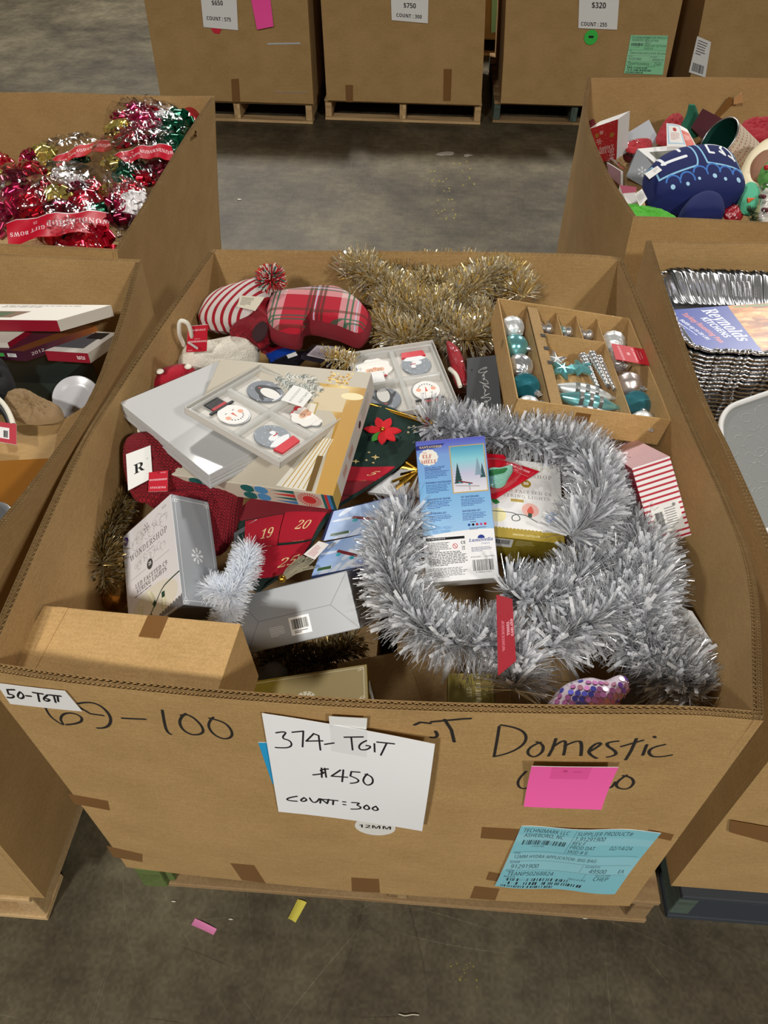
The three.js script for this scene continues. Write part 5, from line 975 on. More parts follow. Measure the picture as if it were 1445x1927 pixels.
{ // cream felt stocking
  const t = thing('felt_stocking', 'cream felt stocking with a hanging loop and a red tag, left of the bobble hat', 'stocking');
  const pl = plane([340, 680, 0.755], [490, 640, 0.77], [400, 645, 0.785]);
  part('leg', softShape(pl, [[336, 690], [341, 664], [352, 650], [392, 644], [440, 634], [482, 624], [491, 632], [489, 660], [484, 684], [420, 690]], 0.035, { bottom: 0.8, power: 3, crumple: 0.2 }), felt.cream, t);
  part('hanging_loop', tube([on(lifted(pl, 0.025), 346, 650), on(lifted(pl, 0.05), 337, 625), on(lifted(pl, 0.06), 340, 604), on(lifted(pl, 0.06), 352, 608), on(lifted(pl, 0.05), 360, 630), on(lifted(pl, 0.03), 358, 646)], 0.0048), plainCream, t);
  quadPart('price_tag', lifted(pl, 0.05), [[354, 614], [391, 611], [389, 661], [350, 663]], 0.001, print(220, 300, (g, w, h) => { g.fillStyle = '#c30f28'; g.fillRect(0, 0, w, h); g.save(); g.translate(w, h); g.rotate(Math.PI); text(g, 'WONDERSHOP', w / 2, 120, 27, '#f6e6e7', { align: 'center', font: 'serif', style: 'bold' }); text(g, 'AT TARGET', w / 2, 150, 13, '#f6e6e7', { align: 'center' }); text(g, 'STOCKING', w / 2, 250, 28, '#f6e6e7', { align: 'center', font: 'serif', style: 'bold', gap: 3 }); text(g, '$10.00', 180, 20, 16, '#f6e6e7', { align: 'center' }); g.restore(); }), t, 'red price tag printed upside-down');
  part('tag_fastener', tube([on(lifted(pl, 0.055), 354, 644), on(lifted(pl, 0.06), 372, 656)], 0.003, { seg: 4 }), M.tray, t);
  settle(t);
}
{ // red cap with white spots, left
  const t = thing('spotted_cap', 'red felt cap with white spots half under the white canvas panels', 'hat');
  const pl = plane([280, 722, 0.77], [352, 690, 0.77], [300, 690, 0.79]);
  part('cap', softShape(pl, [[276, 730], [288, 706], [316, 689], [350, 686], [366, 700], [350, 725], [310, 738]], 0.045, { bottom: 0.4 }), felt.red, t);
  for (const [x, y] of [[301, 699], [354, 690]]) { const c = on(lifted(pl, 0.04), x, y), g = new THREE.SphereGeometry(0.0085, 16, 8); g.scale(1, 0.5, 1); g.translate(c.x, c.y, c.z); part('spot', g, plainCream, t); }
  settle(t);
}
{ // flat packs below the cushion
  const pk = (name, label, quad, y, col, tiltY = 0) => { const t = thing(name, label, 'package'); const pl = plane([quad[0][0], quad[0][1], y], [quad[1][0], quad[1][1], y], [quad[3][0], quad[3][1], y - tiltY]); part('pouch', quadBox(pl, quad, 0.012, 6, (u, v) => 0.006 * Math.sin(u * 3.1) * Math.sin(v * 3.1)), [std(col, 0.3), std(col, 0.4)], t); return [t, pl]; };
  let [t, pl] = pk('foil_pouch', 'blue glossy pouch below the plaid cushion', [[500, 662], [545, 652], [556, 660], [508, 674]], 0.75, 0x12388f); settle(t);
  [t, pl] = pk('printed_pouch', 'dark pouch with a white printed panel below the plaid cushion', [[566, 668], [588, 648], [648, 652], [628, 680]], 0.752, 0x2a2630); quadPart('printed_panel', lifted(pl, 0.008), [[577, 668], [596, 650], [640, 653], [618, 677]], 0.001, print(200, 160, (g, w, h) => { g.fillStyle = '#cfc6cc'; g.fillRect(0, 0, w, h); lines(g, 16, 20, 160, 8, 15, 5, '#6b6070', 6); }), t); settle(t);
  [t, pl] = pk('foil_pouch', 'red glossy pouch between the bobble hat and the blue pouch', [[490, 655], [518, 645], [540, 650], [505, 662]], 0.755, 0x7d1020); settle(t);
  [t, pl] = pk('printed_pouch', 'black pouch with a small white label left of the printed pouch', [[505, 676], [560, 656], [585, 660], [560, 682]], 0.742, 0x17161c); quadPart('small_label', lifted(pl, 0.008), [[539, 668], [556, 662], [560, 668], [542, 674]], 0.001, M.paper, t); settle(t);
}
// ---------------------------------------------------------------- advent calendar
{
  const t = thing('advent_calendar', 'dark green felt advent banner with red numbered pockets and a poinsettia flower', 'banner');
  const rows = [[690, 757, 0.795, 803, 791, 0.80], [655, 800, 0.785, 792, 825, 0.792], [600, 860, 0.765, 756, 878, 0.772], [520, 915, 0.745, 696, 921, 0.75], [456, 952, 0.725, 640, 951, 0.735], [448, 1005, 0.715, 611, 980, 0.722], [455, 1062, 0.705, 584, 1027, 0.71], [470, 1096, 0.70, 552, 1071, 0.703], [476, 1112, 0.695, 508, 1100, 0.697]];
  const L = new THREE.CatmullRomCurve3(rows.map((r) => at(r[0], r[1], r[2])), false, 'centripetal'), R = new THREE.CatmullRomCurve3(rows.map((r) => at(r[3], r[4], r[5])), false, 'centripetal');
  const S = (u, v, h = 0) => { const p = L.getPoint(v).lerp(R.getPoint(v), u); p.y += 0.006 * Math.sin(u * 5 + v * 9) + h; return p; };
  const felt2 = (m, u0, u1, v0, v1, h, th = 0.003) => { const g = [grid(12, 12, (a, b) => S(lerp(u0, u1, a), lerp(v1, v0, b), h), (a, b) => [a, b]), grid(12, 12, (a, b) => S(lerp(u0, u1, a), lerp(v1, v0, b), h - th))]; for (const e of [0, 1]) { g.push(grid(12, 1, (a, b) => S(lerp(u0, u1, a), e ? v1 : v0, h - th * b)), grid(12, 1, (a, b) => S(e ? u1 : u0, lerp(v0, v1, a), h - th * b))); } return merge(g); };
  part('backing', felt2(felt.green, 0, 1, 0, 1, 0), felt.green, t, 'dark green backing');
  const num = (s, x = 0.5, y = 0.5) => print(256, 200, (g, w, h) => { g.fillStyle = '#ad1129'; g.fillRect(0, 0, w, h); text(g, s, x * w, y * h, 84, '#f0dca0', { align: 'center', font: 'serif', style: 'italic' }); }, { roughness: 0.95 });
  const pocket = (u0, u1, v0, v1, s, x, y) => part('pocket', felt2(null, u0, u1, v0, v1, 0.005), s ? num(s, x, y) : felt.red, t, s ? `red pocket numbered ${s}` : 'red pocket');
  pocket(0.45, 0.97, 0.27, 0.345, '5', 0.72, 0.5); pocket(0.3, 0.97, 0.352, 0.44, null); pocket(0.0, 0.98, 0.45, 0.565, null);
  pocket(0.08, 0.5, 0.575, 0.715, '19', 0.62, 0.6); pocket(0.51, 0.95, 0.565, 0.705, '20', 0.55, 0.5); pocket(0.06, 0.97, 0.72, 0.88, '25', 0.72, 0.55);
  // poinsettia
  const c = S(0.5, 0.135, 0.008), petal = (a, len, wid, m, name, lift = 0) => { const s = new THREE.Shape(); s.moveTo(0, 0); s.bezierCurveTo(len * 0.3, wid, len * 0.7, wid, len, 0); s.bezierCurveTo(len * 0.7, -wid, len * 0.3, -wid, 0, 0); const g = new THREE.ExtrudeGeometry(s, { depth: 0.002, bevelEnabled: true, bevelSize: 0.0008, bevelThickness: 0.0008, bevelSegments: 1, curveSegments: 10 }); g.rotateX(-Math.PI / 2); g.rotateY(a); place(g, [c.x + Math.cos(a) * 0.003, c.y + lift, c.z - Math.sin(a) * 0.003], [0.12, 0, -0.02]); part(name, g, m, t); };
  const pr = fabric(0xd31522); for (const a of [0.05, 1.2, 1.95, 3.1, 4.75, 5.5]) petal(a, 0.034, 0.011, pr, 'petal', 0.003); petal(4.1, 0.03, 0.009, fabric(0x3d8f2e), 'leaf', 0.0005); petal(2.6, 0.03, 0.004, fabric(0x24463a), 'leaf'); petal(5.9, 0.034, 0.004, fabric(0x39514c), 'leaf');
  const dot = (u, v, r, m, name) => { const p = S(u, v, 0.004), g = new THREE.SphereGeometry(r, 10, 6); g.scale(1, 0.5, 1); g.translate(p.x, p.y, p.z); part(name, g, m, t); };
  { const g = new THREE.SphereGeometry(0.005, 12, 8); g.translate(c.x, c.y + 0.007, c.z); part('flower_centre', g, M.gold, t); }
  for (const [u, v] of [[0.78, 0.07], [0.84, 0.055], [0.88, 0.085], [0.8, 0.1], [0.92, 0.06]]) dot(u, v, 0.003, fabric(0xe8dcae), 'berry');
  for (const [u, v, k] of [[0.62, 0.225, 0.008], [0.45, 0.25, 0.007], [0.5, 0.21, 0.003], [0.66, 0.25, 0.003], [0.55, 0.24, 0.003]]) { const p = S(u, v, 0.005), s = new THREE.Shape(); for (let i = 0; i < 8; i++) { const a = i * Math.PI / 4, r = i % 2 ? k * 0.35 : k; if (i) s.lineTo(Math.cos(a) * r, Math.sin(a) * r); else s.moveTo(r, 0); } const g = new THREE.ExtrudeGeometry(s, { depth: 0.001, bevelEnabled: false }); g.rotateX(-Math.PI / 2); g.translate(p.x, p.y, p.z); part('star', g, fabric(0xe6cf8a), t); }
  part('dowel', tube([S(0, 0.012, 0.0), S(1.06, 0.012, 0.004)], 0.0055, { seg: 10 }), M.gold, t); { const p = S(1.07, 0.012, 0.004), g = new THREE.SphereGeometry(0.008, 14, 10); g.translate(p.x, p.y, p.z); part('dowel_knob', g, M.gold, t); } part('cord_knot', tube([S(0.99, 0.0, 0.008), S(1.02, 0.02, 0.014), S(1.0, 0.03, 0.002), S(0.98, 0.01, -0.004)], 0.004, { closed: true }), felt.red, t);
  // tassel and tag at the lower end
  const r = rng(81), a = at(531, 1092, 0.715), b = at(578, 1056, 0.722), th = [];
  for (let i = 0; i < 80; i++) { const q = b.clone().lerp(a, 0.15), e = b.clone().add(V3((r() - 0.5) * 0.036, (r() - 0.5) * 0.012, (r() - 0.5) * 0.03)); th.push(tube([a, a.clone().lerp(q, 0.3).add(V3((r() - 0.5) * 0.014, r() * 0.008, (r() - 0.5) * 0.01)), e.lerp(a, r() * 0.12)], 0.0011, { seg: 6, rad: 4 })); }
  const ts = part('tassel', merge(th), fabric(0xeee3c0), t, 'pale gold tassel'); { const g = new THREE.SphereGeometry(0.007, 12, 8); g.translate(a.x, a.y + 0.004, a.z); part('tassel_bead', g, M.gold, ts); }
  const pt = plane([573, 1042, 0.735], [618, 1030, 0.74], [588, 1060, 0.73]);
  quadPart('care_tag', pt, [[571, 1043], [600, 1018], [619, 1024], [592, 1053]], 0.001, print(200, 120, (g, w, h) => { g.fillStyle = '#ebe6e2'; g.fillRect(0, 0, w, h); lines(g, 20, 25, 140, 5, 15, 6, '#c4606a', 5); }), t, 'white care tag');
  settle(t);
}
// picture boxes stacked under the banner
const skyArt = print(360, 240, (g, w, h) => { const s = g.createLinearGradient(0, 0, w, h); s.addColorStop(0, '#7f9fd6'); s.addColorStop(0.6, '#b9cfec'); s.addColorStop(1, '#5f63b4'); g.fillStyle = s; g.fillRect(0, 0, w, h); const r = rng(3); g.fillStyle = 'rgba(238,242,248,0.75)'; for (let i = 0; i < 16; i++) { g.beginPath(); g.ellipse(r() * w, r() * h, 20 + r() * 40, 10 + r() * 12, r() * 3, 0, 6.3); g.fill(); } g.save(); g.translate(w * 0.45, h * 0.5); g.rotate(0.5); g.fillStyle = '#7c2f35'; g.fillRect(-70, -10, 140, 20); g.fillStyle = '#3fa6b4'; g.beginPath(); g.arc(-46, 20, 13, 0, 6.3); g.arc(46, 20, 13, 0, 6.3); g.fill(); g.restore(); g.fillStyle = '#3e5c3a'; g.fillRect(20, h - 50, 70, 22); }, { roughness: 0.3 });
{
  const t = thing('figure_box', 'blue picture box of sky and snow, the upper of two beside the red pockets', 'box');
  let pl = plane([610, 1015, 0.715], [690, 1000, 0.715], [665, 948, 0.755]);
  part('carton', quadBox(pl, [[628, 962], [758, 931], [792, 985], [609, 1018]], 0.045), [skyArt, std(0x5566a8, 0.4)], t); settle(t);
  const s = thing('figure_box', 'blue picture box of sky and snow, the lower of two behind the tipped silver carton', 'box');
  pl = plane([590, 1080, 0.70], [690, 1062, 0.70], [650, 1010, 0.72]);
  part('carton', quadBox(pl, [[610, 1021], [720, 998], [720, 1058], [586, 1084]], 0.045), [skyArt, std(0x5566a8, 0.4)], s); settle(s);
}
{ // grey panel edge between the stocking and the banner
  const t = thing('grey_carton', 'dark grey carton edge between the red stocking and the banner pockets', 'box'), pl = plane([446, 1000, 0.715], [482, 978, 0.725], [460, 1040, 0.69]);
  part('carton', quadBox(pl, [[440, 1003], [483, 977], [478, 1035], [440, 1050]], 0.03), [print(100, 140, (g, w, h) => { g.fillStyle = '#3c3e42'; g.fillRect(0, 0, w, h); g.fillStyle = '#8f9296'; g.fillRect(w * 0.5, 0, w * 0.5, h); g.fillStyle = '#d5d6d6'; g.fillRect(w * 0.94, 0, w * 0.06, h); }), M.grey], t); settle(t);
}
{ // white package with a gold tassel under the figure box
  const t = thing('white_package', 'white flat package with a gold foil spray, between the banner and the blue figure box', 'package'), pl = plane([700, 915, 0.735], [790, 935, 0.735], [780, 880, 0.765]);
  part('carton', quadBox(pl, [[752, 882], [800, 880], [805, 938], [690, 926]], 0.02), [M.white, M.white], t);
  const r = rng(91), c = on(pl, 790, 885), list = []; for (let i = 0; i < 26; i++) { const a = 2.6 + r() * 2.2, l = 0.03 + r() * 0.035, e = c.clone().addScaledVector(pl.ex, Math.cos(a) * l).addScaledVector(pl.ey, Math.sin(a) * l); list.push(quadBox(lifted(pl, 0.001 + r() * 0.002), [c.clone().addScaledVector(pl.ey, 0.002), e.clone().addScaledVector(pl.ey, 0.003), e.clone().addScaledVector(pl.ey, -0.003), c.clone().addScaledVector(pl.ey, -0.002)].map((p) => p.addScaledVector(pl.n, 0.002 + r() * 0.004)), 0.0006, 1)); }
  part('foil_spray', merge(list), M.gold, t, 'gold foil spray'); settle(t);
  const b = thing('burgundy_box', 'burgundy box showing just behind the blue figure box', 'box'), p2 = plane([805, 832, 0.77], [862, 826, 0.77], [830, 850, 0.755]);
  part('carton', quadBox(p2, [[803, 820], [858, 815], [866, 850], [806, 856]], 0.03), [std(0x6d1526, 0.35), M.burgundy], b); settle(b);
}
{ // grey chalk card beside the ornament box
  const t = thing('chalk_card', 'dark grey card with white script hanging beside the ornament box', 'card'), pl = plane([876, 782, 0.745], [945, 800, 0.745], [880, 675, 0.80]);
  part('card', quadBox(pl, [[879, 674], [935, 668], [946, 800], [877, 782]], 0.004), [print(256, 512, (g, w, h) => { g.fillStyle = '#47494c'; g.fillRect(0, 0, w, h); g.strokeStyle = '#d9d9d6'; g.lineWidth = 4; const p = []; for (let i = 0; i < 90; i++) { const y = 90 + i * 3.9; p.push(w * 0.52 + Math.sin(i * 0.7) * (22 + 20 * Math.sin(i * 0.23)) + i * 0.25, y + Math.cos(i * 0.83) * 15); } strokes(g, [p], 4, '#d9d9d6'); g.fillStyle = '#222'; g.beginPath(); g.arc(40, 110, 8, 0, 6.3); g.fill(); }), M.darkGrey], t); settle(t);
}
{ // red item in a clear bag
  const t = thing('bagged_decoration', 'red decoration in a clear bag, right of the far gift tag set', 'decoration'), pl = plane([830, 640, 0.79], [876, 716, 0.765], [850, 700, 0.765]);
  part('red_body', softShape(pl, [[842, 642], [862, 655], [876, 690], [880, 722], [862, 730], [848, 690]], 0.02), std(0x9c1020, 0.7), t);
  part('clear_bag', softShape(lifted(pl, 0.004), [[816, 616], [848, 622], [872, 650], [884, 700], [884, 735], [858, 738], [836, 680]], 0.026, { crumple: 0.8 }), M.film, t);
  part('white_arm', tube([on(lifted(pl, 0.02), 846, 694), on(lifted(pl, 0.024), 858, 706), on(lifted(pl, 0.02), 866, 728)], 0.005), plainCream, t);
  settle(t);
}
{ // cat toy card
  const t = thing('cat_toy_card', 'red card with a plush fir tree toy, right of the blue figure box', 'toy'), pl = plane([915, 850, 0.80], [1015, 887, 0.785], [930, 935, 0.775]);
  part('card', card(pl, [[900, 852], [948, 856], [956, 868], [1015, 887], [932, 939], [896, 930]], 0.002), M.redGloss, t);
  quadPart('lettering', lifted(pl, 0.0006), [[955, 868], [1006, 888], [994, 897], [946, 878]], 0.0004, print(320, 80, (g, w, h) => { g.fillStyle = '#c00d25'; g.fillRect(0, 0, w, h); text(g, 'CATNIP CAT TOYS', 10, 28, 30, '#f4dfe1', { font: 'serif', style: 'bold' }); text(g, '2-PACK', 120, 60, 18, '#f4dfe1'); }), t);
  part('hang_slot', card(lifted(pl, 0.001), [[949, 866], [955, 861], [964, 866], [961, 871]], 0.0006), M.grey, t);
  const toy = part('plush_tree', softShape(lifted(pl, 0.002), [[917, 886], [940, 884], [962, 879], [965, 886], [956, 902], [948, 915], [936, 919], [921, 914]], 0.018, { bottom: 0 }), fabric(0x8fc9b4), t, 'mint plush tree toy');
  const tr = []; for (const q of [[[919, 888], [940, 885], [958, 883], [950, 896], [932, 900], [920, 897]]]) tr.push(softShape(lifted(pl, 0.011), q, 0.012, { bottom: 0, power: 2 })); part('green_boughs', merge(tr), fabric(0x2f7a43), toy);
  part('clear_blister', softShape(lifted(pl, 0.003), [[904, 870], [968, 874], [985, 890], [940, 926], [904, 930]], 0.026, { bottom: 0 }), M.clear, t);
  settle(t);
  const f = thing('felt_tree', 'bright green felt tree tip below the red cat toy card', 'decoration'), p2 = plane([925, 935, 0.765], [948, 960, 0.755], [930, 960, 0.757]); part('felt', softShape(p2, [[922, 936], [940, 944], [956, 950], [935, 962], [922, 958]], 0.008), fabric(0x2f8a3a), f); settle(f);
  const b = thing('blue_glitter_panel', 'pale blue glittery panel below the white and gold light box', 'decoration'), p3 = plane([950, 1065, 0.70], [1025, 1070, 0.70], [990, 1105, 0.685]); part('panel', quadBox(p3, [[945, 1058], [1030, 1066], [1026, 1104], [950, 1098]], 0.01), [std(0x7fa3cf, 0.25, 0.5, { bumpMap: grainTex, bumpScale: 0.006 }), M.grey], b); settle(b);
}
{ // things at the near right
  const t = thing('white_card', 'white card with a red dot at the right wall beside the silver tinsel', 'card'), pl = plane([1301, 1150, 0.745], [1357, 1235, 0.72], [1310, 1240, 0.70]);
  part('card', card(pl, [[1270, 1140], [1302, 1150], [1357, 1235], [1334, 1238], [1280, 1235]], 0.003), M.white, t); part('red_dot', card(lifted(pl, 0.0012), [[1334, 1218], [1341, 1217], [1346, 1226], [1342, 1231], [1335, 1229]], 0.001, { n: 20 }), M.redGloss, t); settle(t);
  const c = thing('clear_pack', 'clear plastic pack beside the purple sequin plush at the near rim', 'package'), p2 = plane([1180, 1285, 0.70], [1222, 1340, 0.66], [1190, 1340, 0.66]);
  part('pack', quadBox(p2, [[1180, 1280], [1213, 1284], [1226, 1342], [1166, 1342]], 0.03), [M.film, M.film], c); part('insert', quadBox(lifted(p2, -0.006), [[1183, 1286], [1208, 1290], [1216, 1340], [1172, 1340]], 0.012), [std(0x55535c, 0.4), M.darkGrey], c); settle(c);
  const s = thing('sequin_plush', 'plush covered in shimmering purple and pink sequins at the near rim', 'plush toy'), p3 = plane([1040, 1330, 0.71], [1160, 1330, 0.71], [1110, 1280, 0.735]), edge = [[1022, 1345], [1040, 1312], [1064, 1288], [1110, 1275], [1140, 1280], [1168, 1270], [1181, 1282], [1176, 1302], [1162, 1318], [1168, 1345], [1100, 1360]];
  const body = softShape(p3, edge, 0.04, { center: [1100, 1325], bottom: 0.5 }); part('body', body, std(0xeadbe8, 0.5), s);
  const disc = new THREE.CylinderGeometry(0.0044, 0.0044, 0.0006, 12), cols = [0x9a63d8, 0xc07ade, 0x6a6ae6, 0xd884c6, 0xe6a0bc].map((k) => std(k, 0.3, 0.3)), r = rng(95);
  const bm = s.children[0], hit = new THREE.Raycaster(); bm.updateMatrixWorld(true);
  let n = 0, row = 0; const c0 = local(p3, on(p3, 1100, 1325));
  for (let y = -0.09; y < 0.09; y += 0.0078, row++) for (let x = -0.13; x < 0.13; x += 0.0092) {
    const o = world(p3, c0.x + x + (row % 2) * 0.0046, c0.y + y, 0.2); hit.set(o, p3.n.clone().negate());
    const h = hit.intersectObject(bm)[0]; if (!h || n > 290) continue;
    const nn = h.face.normal.clone(); if (nn.dot(p3.n) < 0.15) continue; n++;
    const m = new THREE.Mesh(disc, cols[clamp(Math.floor((x * 13 + 2.4 + r() * 2.2) % 5), 0, 4)]); m.name = 'sequin'; m.position.copy(h.point.addScaledVector(nn, 0.0012)); m.quaternion.setFromUnitVectors(V3(0, 1, 0), nn.add(V3((r() - 0.5) * 0.4, 0, (r() - 0.5) * 0.4)).normalize()); s.add(m);
  }
  settle(s);
  const g = thing('gold_ornament', 'gold glass ornament with a metal hook beside the standing light box', 'ornament'), gc = at(218, 1120, 0.62), sp = new THREE.SphereGeometry(0.03, 24, 16); sp.translate(gc.x, gc.y, gc.z); part('ball', sp, std(0xb98a4a, 0.25, 0.8), g); part('hook', tube([gc.clone().add(V3(0, 0.03, 0)), gc.clone().add(V3(0.008, 0.045, 0)), gc.clone().add(V3(0.0, 0.055, 0.004)), gc.clone().add(V3(-0.008, 0.045, 0))], 0.0015), M.gold, g); settle(g);
}

// ---------------------------------------------------------------- tinsel garlands
function ribbon(w, L, bend, seg = 3) { const g = new THREE.PlaneGeometry(w, L, 1, seg), p = g.attributes.position; for (let i = 0; i < p.count; i++) { const y = p.getY(i) / L + 0.5; p.setXYZ(i, p.getX(i) * (1 - 0.25 * y), y * L, bend * y * y * L); } g.computeVertexNormals(); return g; }
function garland(label, category, pts, o) {
  const t = thing(o.name ?? 'tinsel_garland', label, category, o.group), c = new THREE.CatmullRomCurve3(pts, false, 'centripetal'), len = c.getLength(), r = rng(o.seed ?? 7);
  part('core_wire', new THREE.TubeGeometry(c, Math.ceil(len * 60), 0.0022, 5), o.core ?? M.steel, t);
  const fr = c.computeFrenetFrames(200, false), m4 = new THREE.Matrix4();
  for (const k of o.kinds) {
    const N = Math.round(len * k.per), im = new THREE.InstancedMesh(ribbon(k.w, k.len, k.bend ?? 0.15), k.mat, N), col = new THREE.Color();
    for (let i = 0; i < N; i++) {
      const s = r(), j = Math.floor(s * 199.9), P = c.getPointAt(s), T = fr.tangents[j], A = fr.normals[j], B = fr.binormals[j], a = r() * 6.2832;
      const dir = A.clone().multiplyScalar(Math.cos(a)).addScaledVector(B, Math.sin(a)).addScaledVector(T, (r() - 0.5) * (k.lean ?? 0.9)).normalize();
      dir.y += 0.12 - (k.droop ?? 0) * r(); dir.normalize();
      if (dir.y < -0.55) dir.y *= -0.6;
      dir.normalize();
      const q = new THREE.Quaternion().setFromUnitVectors(V3(0, 1, 0), dir).multiply(new THREE.Quaternion().setFromAxisAngle(V3(0, 1, 0), r() * 6.2832)), sc = 0.62 + r() * 0.45;
      m4.compose(P.addScaledVector(dir, (k.from ?? 0) * k.len), q, V3(1, sc, sc)); im.setMatrixAt(i, m4);
      const v = (k.v0 ?? 0.75) + r() * (1 - (k.v0 ?? 0.75)); col.copy(k.cols ? k.cols[Math.floor(r() * k.cols.length)] : new THREE.Color(1, 1, 1)).multiplyScalar(v); im.setColorAt(i, col);
    }
    im.name = k.name; im.userData.kind = 'stuff'; t.add(im);
  }
  return t;
}
const C = (x) => new THREE.Color(x);
const foilS = std(0xffffff, 0.24, 0.6), foilW = std(0xffffff, 0.7, 0.0, { transmission: 0.4, thickness: 0 }), foilG = std(0xffffff, 0.25, 0.55);
foilS.side = foilW.side = foilG.side = THREE.DoubleSide;
const silverKinds = [{ name: 'foil_fringe', w: 0.00115, len: 0.07, per: 10500, mat: foilS, v0: 0.6, cols: [C(0xf2f3f5), C(0xcfd2d7), C(0xfafafa)] }, { name: 'white_strips', w: 0.0072, len: 0.058, per: 1250, mat: foilW, v0: 0.95, cols: [C(0xfcfdff), C(0xf2f5fa)], from: 0.16, bend: 0.2 }];
const goldKinds = [{ name: 'foil_fringe', w: 0.0017, len: 0.062, per: 7000, mat: foilG, v0: 0.7, cols: [C(0xf0d38a), C(0xdcb658), C(0xfbeec4), C(0xf0ead8)] }, { name: 'silver_flecks', w: 0.0055, len: 0.017, per: 2000, mat: std(0xffffff, 0.2, 0.75, { side: THREE.DoubleSide }), v0: 0.85, cols: [C(0xfaf8f2), C(0xf2e8cc)], from: 2.1 }];
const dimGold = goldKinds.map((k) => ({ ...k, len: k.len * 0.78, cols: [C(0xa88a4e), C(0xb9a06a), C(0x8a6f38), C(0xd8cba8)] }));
const silverG = 'silver and white tinsel garlands';
garland('silver and white tinsel garland curving from behind the blue figure box along the ornament box', 'tinsel', P2([[800, 800], [858, 812], [930, 826], [1000, 832], [1065, 842], [1110, 872], [1130, 925], [1112, 975], [1075, 1010]], 0.785), { kinds: silverKinds, seed: 101 });
const ringG = garland('silver and white tinsel garland with a red tag, looping below the blue figure box', 'tinsel', P2([[772, 968, 0.775], [742, 1010], [738, 1075], [758, 1140, 0.74], [800, 1185, 0.735], [860, 1212, 0.73], [925, 1212, 0.73], [975, 1235, 0.72], [965, 1300, 0.70]], 0.755), { kinds: silverKinds, seed: 102 });
garland('silver and white tinsel garland running down beside the striped box to the near right corner', 'tinsel', P2([[1140, 935], [1180, 985], [1215, 1040], [1222, 1105], [1205, 1165], [1240, 1215, 0.72], [1278, 1262, 0.71], [1318, 1308, 0.70]], 0.745), { kinds: silverKinds, seed: 103 });
garland('silver and white tinsel garland crossing the middle of the near right heap', 'tinsel', P2([[950, 1110], [1010, 1135], [1075, 1105], [1120, 1060], [1170, 1075], [1160, 1140], [1105, 1175], [1055, 1200, 0.725], [1030, 1225, 0.72]], 0.74), { kinds: silverKinds, seed: 104 });
garland('silver and white tinsel garland lying lowest at the near rim of the middle box', 'tinsel', P2([[1160, 1190], [1215, 1225], [1255, 1285, 0.695], [1300, 1325, 0.69]], 0.71), { kinds: silverKinds, seed: 105 });
{
  const pl = plane([935, 1119, 0.80], [964, 1127, 0.80], [938, 1270, 0.785]);
  part('price_tag', quadBox(pl, [[934, 1119], [964, 1127], [971, 1243], [937, 1271]], 0.002), [print(120, 460, (g, w, h) => { g.fillStyle = '#9c0a20'; g.fillRect(0, 0, w, h); g.save(); g.translate(w * 0.6, h * 0.55); g.rotate(-Math.PI / 2); text(g, 'WONDERSHOP', 0, -30, 26, '#e79aa6', { align: 'center', font: 'serif' }); text(g, 'TINSEL', 40, 6, 26, '#f2c8ce', { align: 'center', font: 'serif', style: 'bold' }); text(g, 'GARLAND', 40, 34, 24, '#f2c8ce', { align: 'center', font: 'serif', style: 'bold' }); g.restore(); }), M.red], ringG, 'red folded price tag');
}
garland('gold tinsel garland heaped highest against the far wall', 'tinsel', P2([[650, 520, 0.82], [672, 502, 0.84], [695, 520, 0.83], [740, 555], [800, 585], [860, 565], [905, 530, 0.82], [945, 520, 0.82], [985, 560]], 0.80), { kinds: goldKinds, seed: 111 });
garland('gold tinsel garland lying in front of the far heap beside the plaid cushion', 'tinsel', P2([[715, 610], [760, 640], [820, 625], [880, 640], [912, 612], [870, 590], [800, 610], [745, 585]], 0.775), { kinds: goldKinds, seed: 112 });
garland('gold tinsel garland looping along the far wall', 'tinsel', P2([[690, 545], [760, 525], [830, 515], [895, 515], [860, 545], [790, 545], [730, 575], [790, 600], [860, 615]], 0.79), { kinds: goldKinds, seed: 113 });
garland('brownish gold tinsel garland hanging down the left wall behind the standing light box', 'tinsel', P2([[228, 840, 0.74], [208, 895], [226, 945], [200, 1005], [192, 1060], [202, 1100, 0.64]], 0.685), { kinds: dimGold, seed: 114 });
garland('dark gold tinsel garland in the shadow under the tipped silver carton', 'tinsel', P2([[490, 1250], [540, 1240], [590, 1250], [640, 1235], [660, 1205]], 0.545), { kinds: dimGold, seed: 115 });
garland('thin gold tinsel strand at the far edge of the cream box', 'tinsel', P2([[612, 672], [640, 678], [668, 684]], 0.80), { kinds: goldKinds.map((k) => ({ ...k, len: k.len * 0.5, per: k.per * 0.5 })), seed: 116 });
const fuzz = [{ name: 'fringe', w: 0.0012, len: 0.032, per: 20000, mat: std(0xffffff, 1, 0, { transmission: 0.5, thickness: 0, side: THREE.DoubleSide }), v0: 0.97, cols: [C(0xfbfdff), C(0xf2f7ff)] }];
garland('fluffy white garland between the standing light box and the banner', 'garland', P2([[468, 1035, 0.745], [458, 1075, 0.745], [440, 1115, 0.74], [425, 1160, 0.70], [412, 1180, 0.68]], 0.74), { name: 'white_garland', kinds: fuzz, seed: 121, core: M.white });
garland('short fluffy white garland end against the silver side of the standing light box', 'garland', P2([[396, 1105, 0.745], [415, 1112, 0.75], [436, 1120, 0.745]], 0.745), { name: 'white_garland', kinds: fuzz, seed: 122, core: M.white });
